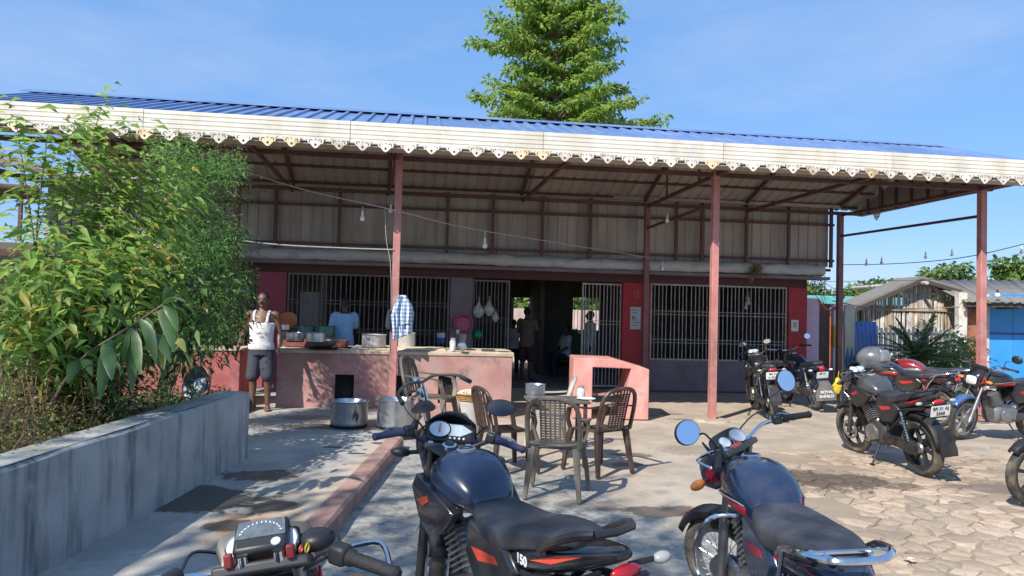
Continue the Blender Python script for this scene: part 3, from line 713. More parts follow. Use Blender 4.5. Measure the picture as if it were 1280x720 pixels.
def bike(loc, heading, label, style='commuter', steer=0, lean=-6, tank=None, panel=None, wheelk='alloy', plate=None, mirrors=(1, 1), rack=True, guard=False, accent=M_RED, accent2=M_SIL, extra=None, rimm=None, flap=None, chrome_mirror=False, tailtext=None, group=None, fend=None, mirror_yaw=0, bars=None):
    root = empty('motorcycle', loc, R_(heading), label, 'motorcycle', group); root.rotation_euler = (R_(lean), 0, R_(heading))
    tank = tank or P_BLACK; panel = panel or tank; fend = fend or M_BLK
    sp = style == 'sport'; cl = style == 'classic'; cm = style == 'commuter'
    RF = .30 if not cl else .325; RR = .30 if not cl else .32; xf, xr = .655, -.64
    # front assembly turns about the steering axis
    a0 = Vector((.36, 0, 1.0)); a1 = Vector((xf-.05, 0, .3)); axs = (a0-a1).normalized()
    FM = Matrix.Translation(a0) @ Matrix.Rotation(R_(steer), 4, axs) @ Matrix.Translation(-a0)
    wheel(root, 'front_wheel', (xf, 0, RF), (0, 1, 0), RF, .078, wheelk, FM, rimm)
    wheel(root, 'rear_wheel', (xr, 0, RR), (0, 1, 0), RR, .115 if sp else .10, wheelk, None, rimm)
    for s in (1, -1):
        f = MB(FM).tube([(.375, s*.085, .98), (.53, s*.085, .60)], .017, 10).tube([(.52, s*.085, .62), (xf, s*.085, RF-.03)], .026, 10)
        f.build('fork_leg', M_DALU if sp else M_ALU, root)
    MB(FM).box((.385, 0, .985), (.09, .24, .03), (0, R_(20), 0)).build("fork_clamp", M_DALU, root, bevel=.008)
    MB(FM).box((.44, 0, .80), (.08, .22, .035), (0, R_(20), 0)).build('fork_clamp', M_DALU, root, bevel=.008)
    # front fender
    rings = []
    for k in range(13):
        th = R_((150 if not cl else 175)-k*(9.4 if not cl else 13)); rr = RF+.035
        c_ = Vector((xf+math.cos(th)*rr, 0, RF+math.sin(th)*rr)); d = Vector((math.cos(th), 0, math.sin(th)))
        wv = .058*(1 if 1 < k < 11 else .8); dp = .035 if not cl else .075
        rings.append([c_+Vector((0, wv, 0))-d*dp, c_+Vector((0, wv*.9, 0)), c_+Vector((0, wv*.4, 0))+d*.014, c_+Vector((0, -wv*.4, 0))+d*.014, c_+Vector((0, -wv*.9, 0)), c_+Vector((0, -wv, 0))-d*dp])
    MB(FM).sheet(rings).build('front_fender', fend, root, solid=.004, smooth=50)
    # disc or drum
    if sp: MB(FM).torus((xf, .06, RF), (0, 1, 0), [(.09, -.002), (.12, -.002), (.12, .002), (.09, .002)], 28).build('brake_disc', M_ALU, root)
    else: MB(FM).lathe([(.0, -.02), (.085, -.02), (.09, 0), (.085, .03), (.0, .032)], (xf, .035, RF), (0, 1, 0), 20).build('brake_drum', M_ALU, root)
    # headlight / fairing / instruments
    if sp:
        fr = [superx(.64, .885, .03, .03, 2.2), superx(.615, .89, .085, .085, 2.4), superx(.56, .91, .125, .125, 2.6), superx(.50, .945, .14, .13, 2.6, tilt=-.25), superx(.455, .975, .15, .115, 2.4, tilt=-.45)]
        MB(FM).loft(fr).build('headlight_fairing', P_BLACK if tank is P_NAVY else tank, root, smooth=50)
        MB(FM).ball((.615, 0, .87), (.03, .075, .055)).build('headlight_lens', M_CLENS, root)
        ws = [[Vector((.60-.12*v_-.02*abs(u_)*v_, u_*.135*(1-.2*v_)*1.1, .985+.165*v_-.055*u_*u_)) for u_ in [-1+.2*i for i in range(11)]] for v_ in [i/6 for i in range(7)]]
        MB(FM).sheet(ws).build('windscreen', mat('smoked windscreen', (.01, .012, .018), .08, coat=.5, var=.02), root, solid=.004, smooth=60)
        ip = MB(FM); iprot = (0, R_(-38), 0)
        ip.box((.44, 0, 1.045), (.12, .235, .045), iprot); ipo = ip.build('instrument_panel', M_BLK, root, bevel=.02)
        up = Euler(iprot).to_matrix(); o_ = Vector((.44, 0, 1.045)); ux = up @ Vector((0, -1, 0)); uy = up @ Vector((1, 0, 0)); uz = up @ Vector((0, 0, 1))
        circ = [(-.055+.05*math.cos(2*math.pi*k/24), .05*math.sin(2*math.pi*k/24)) for k in range(24)]
        MB(FM).prism([(-.05, -.035), (.05, -.035), (.105, .0), (.055, .038), (-.05, .04)], o_+uz*.0235, ux, uy, .006).build('display', mat('lcd glass', (.42, .50, .52), .1, var=.12, scale=50, coat=.6), ipo)
        MB(FM).prism(circ, o_+uz*.025, ux, uy, .009).build('dial', M_FACE, ipo)
        MB(FM).torus(o_+uz*.0285-ux*.055, uz, [(.05, -.003), (.055, -.003), (.055, .003), (.05, .003)], 24).build('dial_ring', M_BLK, ipo)
        MB(FM).prism([(-.004, -.02), (.004, -.02), (.002, .034), (-.002, .034)], o_+uz*.031-ux*.055, ux, uy, .002).build('needle', M_ORED, ipo)
        for k in range(4): MB(FM).ball(o_+uz*.0235+ux*(.0+.022*k)-uy*.048, .006, 8, 6).build('button', M_WHT, ipo)
        MB(FM).loft([superx(.41, 1.0, .14, .012, 3), superx(.33, .985, .10, .016, 3), superx(.29, .972, .05, .012, 3)]).build('top_yoke', M_BLK, root, smooth=50)
        MB(FM).lathe([(.034, -.012), (.034, .012), (.027, .016), (.024, .010), (.0, .010)], (.325, 0, 1.005), (-.3, 0, 1), 20).build('ignition_switch', M_CHR, root)
        MB(FM).lathe([(.022, 0), (.022, .004), (.0, .005)], (.321, 0, 1.018), (-.3, 0, 1), 16).build('ignition_key_face', M_BLK, root)
        for s in (1, -1): MB(FM).lathe([(.016, 0), (.016, .014), (.009, .018), (0, .018)], (.365, s*.09, 1.0), (-.2, 0, 1), 12).build('fork_cap', M_CHR, root)
    elif cm:
        fr = [superx(.60, .86, .05, .05, 3), superx(.585, .865, .095, .085, 3.4), superx(.52, .885, .115, .11, 3.2), superx(.46, .92, .12, .105, 3, tilt=-.3), superx(.425, .965, .115, .06, 3, tilt=-.4)]
        MB(FM).loft(fr).build('headlight_cowl', tank, root, smooth=50)
        MB(FM).loft([superx(.60, .86, .075, .06, 4), superx(.612, .86, .06, .045, 4)]).build('headlight_lens', M_CLENS, root)
        for s in (1, -1): MB(FM).prism([(.44, .86), (.55, .83), (.50, .93)], (0, s*.121, 0), (1, 0, 0), (0, 0, 1), .008).build('cowl_decal', accent, root)
        ipo = MB(FM).loft([superx(.47, 1.02, .10, .012, 3, tilt=-.5), superx(.44, 1.03, .125, .05, 3, tilt=-.6), superx(.41, 1.0, .11, .045, 3, tilt=-.6)]).build('instrument_panel', M_BLK, root, smooth=50)
        up = Euler((0, R_(-42), 0)).to_matrix(); uz = up @ Vector((0, 0, 1)); o_ = Vector((.405, 0, 1.035))
        for s, r_ in ((-.045, .046), (.06, .034)):
            c_ = o_+Vector((0, s, 0)); q = MB(FM).lathe([(r_, -.03), (r_, .01), (r_*.93, .014), (r_*.9, .009), (0, .009)], c_, uz, 22).build('dial_housing', M_CHR, ipo)
            MB(FM).lathe([(r_*.88, .0), (r_*.88, .0105), (0, .0105)], c_, uz, 22).build('dial_face', M_FACE, ipo)
        MB(FM).box((.375, 0, 1.0), (.03, .05, .02), (0, R_(-42), 0)).build('warning_lights', M_ORED, ipo)
    else:
        MB(FM).lathe([(.04, -.12), (.08, -.09), (.10, -.03), (.105, .02), (.10, .035)], (.52, 0, .90), (1, 0, -.05), 26).build('headlight_shell', tank, root)
        MB(FM).lathe([(.1, 0), (.085, .02), (.04, .035), (0, .038)], (.552, 0, .90), (1, 0, -.05), 26).build('headlight_lens', M_CLENS, root)
        ipo = MB(FM).lathe([(.055, -.05), (.058, .0), (.05, .006), (0, .006)], (.42, 0, 1.0), (-.4, 0, 1), 22).build('instrument_panel', M_CHR, root)
        MB(FM).lathe([(.05, 0), (.05, .008), (0, .009)], (.418, 0, 1.002), (-.4, 0, 1), 22).build('dial_face', M_DIALD, ipo)
    # handlebar
    hz = 1.0 if not cl else 1.03
    b_ = bars or ([(.40, .0, hz), (.38, .10, hz+.01), (.36, .2, hz+.045), (.27, .26, hz+.06), (.20, .36, hz+.045)] if not sp else [(.37, 0, .995), (.37, .10, 1.0), (.34, .19, 1.045), (.28, .25, 1.055), (.24, .33, 1.04)])
    path = [Vector((x, -y, z)) for x, y, z in b_[::-1][:-1]]+[Vector(p) for p in b_]
    hb = MB(FM).tube(smooth_path(path, 5), .011, 8).build('handlebar', M_CHR if not sp else M_BLK, root)
    for s in (1, -1):
        e1 = Vector((b_[-1][0], s*b_[-1][1], b_[-1][2])); e0 = Vector((b_[-2][0], s*b_[-2][1], b_[-2][2])); d = (e1-e0).normalized()
        gm = mat('blue black grip rubber', (.03, .035, .09), .7, bump=.4, bscale=160) if sp else mat('black grip rubber', (.016, .016, .018), .7, bump=.4, bscale=160)
        g0 = e1-d*.125
        MB(FM).tube([g0, g0+d*.01, g0+d*.02, g0+d*.11, g0+d*.125, g0+d*.14, g0+d*.15], [.022, .022, .0175, .0165, .0165, .019, .012], 12).build('grip', gm, hb)
        q = g0-d*.028
        MB(FM).box(q, (.045, .05, .05), d.to_track_quat('Y', 'Z').to_matrix()).build('switch_box', M_BLK, hb, bevel=.01)
        MB(FM).tube(smooth_path([q+Vector((.03, 0, .0)), q+Vector((.06, s*.02, -.005)), q+Vector((.055, s*.10, -.008)), e1+Vector((.045, 0, -.01))], 4), [.008]*4+[.007]*8+[.008], 6).build('lever', M_CHR if not sp else M_ALU, hb)
        cab = smooth_path([q+Vector((.05, 0, 0)), q+Vector((.12, -s*.03, .03)), Vector((.50, s*.06, .95 if not sp else .93)), Vector((.42, s*.04, .80))], 5)
        MB(FM).tube(cab, .0045, 5).build('cable', M_BLK, hb)
        if mirrors[0 if s == 1 else 1]:
            k = mirrors[0 if s == 1 else 1]
            mt = q+Vector((-.0, s*.0, .02)); st = [mt, mt+Vector((.03, s*.03, .08)), mt+Vector((.03, s*.08, .09)), mt+Vector((.01, s*.11, .105))]
            if sp and k == 1: st = [mt, mt+Vector((.03, -s*.01, .05)), mt+Vector((.02, -s*.02, .09)), mt+Vector((0, s*.0, .11))]
            top = st[-1]+Vector((0, s*(.05 if not sp else .03), .03 if not sp else .015))
            mo = MB(FM).tube(smooth_path(st, 4), .005, 6).build('mirror', M_CHR if chrome_mirror else M_BLK, root)
            nrm = Vector((-1, s*.05+mirror_yaw, .22 if not sp else -.28)).normalized()
            rot = nrm.to_track_quat('Z', 'Y').to_matrix()
            ell = (.058, .075) if not sp else (.042, .07)
            def ring(f_, off):
                yv = Vector((0, 1, 0)); yv = (yv-nrm*yv.dot(nrm)).normalized(); zv = nrm.cross(yv)
                return [top+nrm*off+yv*math.cos(a_)*ell[1]*f_+zv*math.sin(a_)*ell[0]*f_ for a_ in [2*math.pi*i/24 for i in range(24)]]
            MB(FM).loft([ring(.35, -.028), ring(.8, -.022), ring(1, -.006), ring(1, .004), ring(.94, .005)]).build('mirror_shell', M_CHR if chrome_mirror else M_BLK, mo, smooth=60)
            MB(FM).loft([ring(.94, .001), ring(.94, .0062)]).build('mirror_glass', M_MIR, mo, smooth=0)
        # front indicator
        ic = Vector((.52, s*.20, .86)) if not sp else Vector((.47, s*.235, .93))
        ib = MB(FM).tube([Vector((.50, s*.10, .87 if not sp else .94)), ic-Vector((0, s*.03, 0))], .011, 8).build('indicator', M_BLK, root)
        MB(FM).ball(ic, (.03, .05, .024)).build('indicator_lens', M_OLENS if not sp else M_BLK, ib)
    # fuel tank
    if sp: T = [(.36, .88, .06, .045), (.31, .89, .125, .09), (.22, .90, .168, .12), (.12, .90, .175, .12), (.03, .88, .155, .10), (-.04, .855, .12, .072), (-.09, .825, .09, .042)]
    elif cm: T = [(.36, .855, .06, .05), (.32, .86, .115, .095), (.2, .87, .16, .12), (.04, .865, .168, .118), (-.08, .838, .145, .09), (-.15, .81, .11, .055), (-.19, .79, .085, .03)]
    else: T = [(.35, .87, .06, .04), (.31, .875, .11, .085), (.2, .88, .15, .11), (.06, .87, .15, .105), (-.08, .845, .12, .08), (-.18, .82, .08, .05), (-.22, .81, .05, .03)]
    tk = MB().loft([superx(x, z, w_, h_, 2.5, n=28) for x, z, w_, h_ in T]).build('fuel_tank', tank, root, smooth=60, sub=1)
    cz = T[2][1]+T[2][3]
    MB().lathe([(.045, -.01), (.047, .006), (.04, .011), (.03, .009), (.0, .011)], (.17 if sp else .19, 0, cz-.004), (.05, 0, 1), 24).build('fuel_cap', M_CHR if not sp else M_SIL, tk)
    MB().torus((.17 if sp else .19, 0, cz+.006), (.05, 0, 1), [(.024, -.002), (.032, -.002), (.032, .003), (.024, .003)], 24).build('cap_ring', M_DALU, tk)
    for s in (1, -1):
        if sp:
            def sh(y_, pts): return [Vector((x, s*(y_+o2), z)) for x, z, o2 in pts]
            out = [(.40, .84, 0), (.36, .90, -.01), (.10, .86, .005), (-.02, .80, -.02), (.12, .68, -.02), (.28, .63, -.02), (.36, .70, -.01)]
            MB().loft([sh(.145, out), sh(.185, out), sh(.188, [(x*.94+.01, z*.94+.045, o2) for x, z, o2 in out])]).build('tank_shroud', panel, root, smooth=40, bevel=.004)
            MB().prism([(.335, .79), (.20, .835), (.19, .81), (.26, .775)], (0, s*.1905, 0), (1, 0, 0), (0, 0, 1), .004).build('decal', accent, tk)
        else:
            # printed band along the tank's lower flank
            gr = []
            for i in range(11):
                x = .28-.40*i/10; tw = np.interp(-x, [-t[0] for t in T], [t[2] for t in T]); th = np.interp(-x, [-t[0] for t in T], [t[3] for t in T]); tz = np.interp(-x, [-t[0] for t in T], [t[1] for t in T])
                row = []
                for q in (0, .5, 1):
                    ang = R_(-40+44*q*(.35+.65*i/10)); c_, s_ = math.cos(ang), math.sin(ang)
                    row.append(Vector((x, s*(abs(c_)**(2/2.5)*tw*1.015+.002), tz+math.copysign(abs(s_)**(2/2.5), s_)*th*1.0)))
                gr.append(row)
            MB().sheet(gr).build('tank_decal', accent, tk, smooth=60, solid=.002)
            MB().tube([r_[2]+Vector((0, s*.003, .003)) for r_ in gr], .004, 6).build('tank_stripe', accent2, tk)
        # side panel under the seat
        pl = [(-.10, .80), (-.42, .78), (-.5, .70), (-.36, .54), (-.16, .52), (-.06, .66)]
        sp_o = MB().loft([[Vector((x, s*.07, z)) for x, z in pl], [Vector((x, s*.125, z)) for x, z in pl], [Vector((x*.9-.025, s*.142, z*.86+.095)) for x, z in pl]]).build('side_panel', panel, root, smooth=30, bevel=.006)
        MB().prism([(-.14, .70), (-.34, .72), (-.37, .695), (-.2, .66)], (0, s*.1425, 0), (1, 0, 0), (0, 0, 1), .004).build('decal', accent, sp_o)
    # seat
    if sp: Q = [(-.02, .838, .07, .022, 0), (-.09, .812, .11, .04, 0), (-.22, .79, .145, .05, 0), (-.36, .788, .155, .055, .1), (-.46, .82, .15, .055, .2), (-.60, .85, .125, .048, .1), (-.74, .872, .10, .04, .1), (-.82, .885, .06, .02, .1)]
    elif cm: Q = [(-.13, .835, .09, .022, 0), (-.20, .815, .125, .04, 0), (-.32, .795, .16, .055, 0), (-.46, .80, .16, .055, .1), (-.58, .82, .15, .053, .12), (-.72, .835, .125, .048, .05), (-.82, .84, .10, .04, 0), (-.87, .84, .06, .02, 0)]
    else: Q = [(-.19, .81, .08, .025, 0), (-.26, .80, .125, .045, 0), (-.42, .79, .14, .055, 0), (-.58, .80, .135, .055, .1), (-.66, .84, .13, .055, .15), (-.8, .86, .12, .05, 0), (-.88, .86, .07, .025, 0)]
    st_o = MB().loft([superx(x, z, w_, h_, 3.8, tilt=t_, n=24) for x, z, w_, h_, t_ in Q]).build('seat', M_SEAT, root, smooth=60, sub=1)
    # tail
    if sp: TL = [(-.36, .73, .13, .05), (-.55, .765, .135, .06), (-.75, .82, .11, .055), (-.92, .875, .065, .035), (-1.0, .895, .03, .015)]
    else: TL = [(-.36, .72, .12, .05), (-.55, .75, .13, .055), (-.75, .78, .12, .055), (-.88, .79, .09, .045), (-.93, .79, .05, .025)]
    tl = MB().loft([superx(x, z, w_, h_, 2.6, n=22) for x, z, w_, h_ in TL]).build('tail_cowl', tank if not sp else panel, root, smooth=60, sub=1)
    for s in (1, -1):
        MB().prism([(-.60, .80), (-.80, .85), (-.9, .885), (-.78, .835), (-.62, .775)] if sp else [(-.5, .78), (-.8, .80), (-.86, .785), (-.55, .745)], (0, 0, 0), (1, 0, 0), (0, 0, 1), .004, ).v and None
        pts = [(-.60, .785), (-.74, .835), (-.86, .865), (-.72, .805)] if sp else [(-.45, .765), (-.78, .80), (-.84, .785), (-.5, .735)]
        wv = lambda x: np.interp(-x, [-t[0] for t in TL], [t[2] for t in TL])
        MB().loft([[Vector((x, s*(wv(x)*k_), z)) for x, z in pts] for k_ in (.9, 1.02)]).build('tail_decal', accent, tl, smooth=0)
    if tailtext:
        for s in (1, -1):
            o = link('tail_lettering', text_mesh(tailtext, .05, M_WHT, .001, .0012), tl, (-.56, s*.1415, .775), (R_(90+8*s*0), 0, R_(180 if s == 1 else 0)))
            o.rotation_euler = (R_(90), R_(0), R_(180 if s == 1 else 0))
    # grab rail
    if sp:
        for s in (1, -1): MB().tube(smooth_path([(-.66, s*.12, .84), (-.74, s*.135, .885), (-.85, s*.12, .935), (-.93, s*.075, .955)], 4), [.016]*12+[.014], 8).build('grab_rail', M_BLK, root)
        MB().tube([(-.93, .078, .955), (-.945, 0, .955), (-.93, -.078, .955)], .015, 8).build('grab_rail', M_BLK, root)
    elif rack:
        gp = [(-.62, .155, .80), (-.72, .165, .85), (-.86, .15, .875), (-.95, .09, .88), (-.97, 0, .88)]
        gr_ = MB().tube(smooth_path(gp+[(x, -y, z) for x, y, z in gp[::-1][1:]], 4), .0125, 8).build('grab_rail', M_CHR, root)
        for s in (1, -1):
            MB().tube(smooth_path([(-.7, s*.13, .82), (-.82, s*.1, .865), (-.93, s*.05, .868)], 4), .008, 6).build('rack_bar', M_CHR, gr_)
            MB().tube([(-.72, s*.165, .85), (-.6, s*.15, .70), (-.56, s*.145, .62)], .009, 6).build('rail_strut', M_CHR, gr_)
        MB().tube([(-.86, .15, .875), (-.86, -.15, .875)], .008, 6).build('rack_bar', M_CHR, gr_)
    # rear fender, light, plate, indicators
    rings = []
    for k in range(11):
        th = R_(70+k*10.5); rr = RR+.045; c_ = Vector((xr+math.cos(th)*rr, 0, RR+math.sin(th)*rr+.03)); d = Vector((math.cos(th), 0, math.sin(th))); wv_ = .07 if not cl else .085; dp = .04 if not cl else .08
        rings.append([c_+Vector((0, wv_, 0))-d*dp, c_+Vector((0, wv_, 0)), c_+Vector((0, wv_*.4, 0))+d*.015, c_+Vector((0, -wv_*.4, 0))+d*.015, c_+Vector((0, -wv_, 0)), c_+Vector((0, -wv_, 0))-d*dp])
    MB().sheet(rings).build('rear_fender', fend if not cl else tank, root, solid=.005, smooth=50)
    tx = -.985 if sp else -.955; tz = .86 if sp else .775
    MB().ball((tx, 0, tz-(.02 if sp else 0)), (.022, .06, .024) if sp else (.035, .07, .035) if not cl else (.035, .05, .05)).build('tail_light', M_RLENS, root)
    MB().box((tx+.01, 0, tz-.11), (.02, .15, .17), (0, R_(-18), 0)).build('plate_bracket', M_BLK, root, bevel=.005)
    if plate:
        po = MB().box((tx-.012, 0, tz-.115), (.004, .21, .12), (0, R_(-18), 0)).build('number_plate', M_PLATE, root, bevel=.002)
        for i_, ln in enumerate(plate.split('\n')):
            o = link('plate_lettering', text_mesh(ln, .048, M_PTXT, .0006, .0005), po); o.rotation_euler = Euler((R_(90), 0, R_(-90)), 'XYZ')
            o.location = (tx-.016-(.028-.052*i_)*.31-.001, 0, tz-.115+.026-.052*i_)
            o.rotation_euler = (Matrix.Rotation(R_(-18), 3, 'Y') @ Euler((R_(90), 0, R_(-90))).to_matrix()).to_euler()
    for s in (1, -1):
        ib = MB().tube([(tx+.06, s*.06, tz-.03), (tx+.05, s*.17, tz-.03)], .01, 8).build('indicator', M_BLK, root)
        MB().ball((tx+.045, s*.185, tz-.03), (.024, .036, .02)).build('indicator_lens', M_SLENS if not cl else M_WHT, ib)
    fz = .36 if not flap else .46
    fl = MB().loft([[Vector((xr-.37, s_*.075, .56)) for s_ in (-1, 1)]+[Vector((xr-.375, s_*.075, .56)) for s_ in (1, -1)], [Vector((xr-.42, s_*(.09 if not flap else .2), .30 if flap else .36)) for s_ in (-1, 1)]+[Vector((xr-.428, s_*(.09 if not flap else .2), .30 if flap else .36)) for s_ in (1, -1)], [Vector((xr-.43, s_*(.085 if not flap else .185), .22 if flap else .29)) for s_ in (-1, 1)]+[Vector((xr-.438, s_*(.085 if not flap else .185), .22 if flap else .29)) for s_ in (1, -1)]]).build('mud_flap', mat('grey rubber flap', (.13, .125, .115), .7, var=.2, bump=.2) if flap else M_BLK, root, smooth=0)
    if flap:
        for i_, ln in enumerate(flap.split('\n')):
            o = link('flap_lettering', text_mesh(ln, .07, M_WHT, .0006, .001), fl, (xr-.436+.012*i_-.012, 0, .37-.075*i_)); o.rotation_euler = (Matrix.Rotation(R_(11), 3, 'Y') @ Euler((R_(90), 0, R_(-90))).to_matrix()).to_euler()
    # engine, frame, exhaust, suspension
    en = MB().loft([superx(.20, .36, .10, .10, 4), superx(.12, .36, .14, .13, 4), superx(-.12, .36, .15, .13, 4), superx(-.20, .36, .12, .10, 4)]).build('engine', M_DALU if sp else M_ALU, root, smooth=40)
    for s in (1, -1): MB().lathe([(.115, 0), (.11, .025), (.07, .035), (0, .037)], (.02, s*.145, .36), (0, s, 0), 24).build('engine_cover', M_ALU, en)
    cyl = MB()
    for k in range(8): cyl.box((.14+.012*k, 0, .50+.022*k), (.16, .17, .010), (0, R_(28), 0))
    cyl.tube([(.12, 0, .46), (.235, 0, .68)], .06, 14); cyl.build('cylinder_fins', M_ALU, en, smooth=30)
    fr_ = MB()
    fr_.tube([(.36, 0, .86), (.10, 0, .76), (-.2, 0, .72)], .022, 8)
    fr_.tube([(.40, 0, .80), (.32, 0, .50), (.22, 0, .26), (-.2, 0, .26)], .02, 8)
    for s in (1, -1):
        fr_.tube([(-.12, s*.09, .72), (-.5, s*.10, .70), (-.86, s*.08, .76)], .015, 8); fr_.tube([(-.2, s*.09, .26), (-.22, s*.1, .5), (-.16, s*.08, .74)], .016, 8); fr_.tube([(-.22, s*.1, .42), (-.6, s*.10, .70)], .013, 8)
    fr_.build('frame', M_BLK, root)
    for s in (1, -1):
        MB().beam((-.2, s*.09, .36), (xr-.03, s*.085, RR), .025, .045).build('swingarm', M_BLK, root, bevel=.005)
        sk = MB().tube([(xr+.04, s*.115, RR+.04), (-.50, s*.115, .68)], .014, 8).build('shock_absorber', M_CHR, root)
        c0, c1 = Vector((xr+.055, s*.115, RR+.09)), Vector((-.51, s*.115, .655)); hel = []
        d_ = (c1-c0); u1 = d_.cross(Vector((0, 1, 0))).normalized(); u2 = Vector((0, 1, 0))
        for k in range(73): a_ = k*2*math.pi/8; hel.append(c0+d_*(k/72)+(u1*math.cos(a_)+u2*math.sin(a_))*.026)
        MB().tube(hel, .0055, 5).build('spring', M_BLK if sp else M_RED if accent is M_RED and cm else M_CHR, sk)
        MB().tube([(-.08, s*.13, .30), (-.08, s*.25, .30)], .014, 8).build('footpeg', M_BLK, root); MB().tube([(-.42, s*.13, .38), (-.42, s*.23, .40)], .013, 8).build('footpeg', M_BLK, root)
    MB().tube(smooth_path([(.26, -.07, .52), (.36, -.10, .40), (.25, -.13, .22), (-.1, -.15, .20), (-.3, -.16, .26)], 5), .02, 10).build('exhaust_pipe', M_CHR if not sp else M_DALU, root)
    MB().tube([(-.28, -.165, .255), (-.34, -.165, .27), (-.85, -.175, .40), (-.9, -.175, .41)], [.025, .045, .05, .03], 14).build('silencer', M_CHR if not sp else M_BLK, root)
    MB().loft([superx(-.12, .34, .02, .05, 3, y=.115), superx(-.4, .33, .022, .06, 3, y=.115), superx(xr+.02, .31, .022, .075, 3, y=.115), superx(xr-.07, .31, .015, .04, 3, y=.115)]).build('chain_case', M_BLK if sp else M_DALU, root, smooth=50)
    zs = -math.tan(R_(-lean))*.27 if lean < 0 else 0
    MB().tube([(-.05, .10, .27), (-.10, .26, .012+.27*math.tan(R_(abs(lean))))], .011, 8).box((-.10, .265, .008+.27*math.tan(R_(abs(lean)))), (.06, .035, .01)).build('side_stand', M_BLK, root)
    MB().tube(smooth_path([(-.05, .13, .30), (.08, .17, .27), (.18, .17, .29)], 4), .008, 6).build('gear_lever', M_CHR, root)
    MB().tube(smooth_path([(-.05, -.13, .30), (.06, -.18, .28), (.16, -.18, .29)], 4), .008, 6).build('brake_pedal', M_CHR, root)
    if guard:
        for s in (1, -1): MB().tube(smooth_path([(.36, s*.03, .66), (.40, s*.16, .64), (.42, s*.25, .52), (.40, s*.25, .36), (.34, s*.14, .27), (.26, s*.03, .28)], 5), .0125, 8).build('crash_guard', M_CHR, root)
    if extra: extra(root, FM)
    return root
# ------------------------------------------------------------------ the parked motorcycles
def hd(p, q): return math.degrees(math.atan2(q[1]-p[1], q[0]-p[0]))
# centre: sport bike seen from behind and its left
bike((-.03, 3.2, 0), 119, 'dark navy sporty motorcycle with red flashes and 150 on its tail', 'sport', steer=-27, lean=-5, tank=P_NAVY, panel=P_BLACK, accent=M_ORED, mirrors=(0, 1), tailtext='150')
# right foreground commuter
bike((1.25, 3.3, 0), 88, 'navy commuter motorcycle with maroon tank band, chrome rack and leg guard', 'commuter', steer=38, lean=-5, tank=P_NAVY, wheelk='wire', rimm=M_ALU, accent=mat('maroon decal', (.35, .012, .03), .35, var=.1), mirrors=(1, 1), guard=True, mirror_yaw=0)
# bottom left: only bars and instruments reach into view
def left_bike():
    def ex(root, FM):
        ip = MB(FM).box((.40, 0, 1.05), (.10, .135, .05), (0, R_(-35), 0)).build('instrument_box', M_BLK, root, bevel=.012)
        up = Euler((0, R_(-35), 0)).to_matrix(); o_ = Vector((.40, 0, 1.05)); ux = up @ Vector((0, -1, 0)); uy = up @ Vector((1, 0, 0)); uz = up @ Vector((0, 0, 1))
        MB(FM).prism([(-.062, -.012), (.062, -.012), (.058, .042), (-.058, .042)], o_+uz*.0255, ux, uy, .003).build('dial_window', mat('smoky dial glass', (.10, .12, .13), .08, var=.3, scale=60, coat=.8), ip)
        for k in range(13):
            a = R_(165-k*12.5); q = o_+uz*.0275+ux*.052*math.cos(a)+uy*(-.008+.042*math.sin(a))
            MB(FM).box(q, (.006, .002, .001), (up @ Matrix.Rotation(-a+R_(90), 3, 'Z'))).build('dial_tick', M_WHT, ip)
        MB(FM).lathe([(.012, 0), (.012, .004), (0, .005)], o_+uz*.025+ux*.04-uy*.034, uz, 16).build('trip_knob', M_FACE, ip)
        for s in (1, -1):
            MB(FM).box((.345, s*.075, 1.025), (.02, .02, .035)).build('bar_clamp', mat('dull red clamp', (.25, .03, .03), .5), root, bevel=.004)
            MB(FM).tube([(.36, s*.045, .99), (.355, s*.045, 1.03)], .016, 10).build('clamp_bolt', M_CHR, root)
        for c_, m_, r_ in (((.35, -.10), M_ORED, .01), ((.35, -.115), mat('yellow cable tie', (.6, .42, .03), .5), .013)):
            MB(FM).torus((c_[0], c_[1], 1.025), (.3, 1, .2), [(r_*.8, -.002), (r_, -.002), (r_, .002), (r_*.8, .002)], 16).build('key_ring', m_, root)
        MB(FM).ball((.43, -.13, 1.02), (.05, .05, .03)).build('headlamp_bracket', M_BLK, root)
    return bike((-.52, 1.48, 0), 91, 'black motorcycle showing only chrome handlebar, square instrument box and grips', 'commuter', steer=9, lean=-5, tank=P_BLACK, mirrors=(0, 0), wheelk='wire', extra=ex, bars=[(.40, 0, .955), (.38, .09, .965), (.36, .17, .995), (.30, .22, 1.0), (.23, .32, .97)])
left_bike()
# pair by the wall
bike((4.34, 12.33, 0), 82, 'black motorcycle with red tail lamp and white plate before the barred window', 'sport', steer=12, lean=-5, tank=P_BLACK, panel=P_GREY, plate='BR 31\nU 4512', accent=M_SIL, mirrors=(1, 1), wheelk='alloy')
bike((5.58, 13.8, 0), 92, 'navy classic motorcycle with broad lettered mud flap by the red end pillar', 'classic', steer=14, lean=-5, tank=P_NAVY, plate='BR 31', flap='ROYAL\nENFIELD', wheelk='wire', rack=False, accent=M_SIL, mirrors=(0, 1))
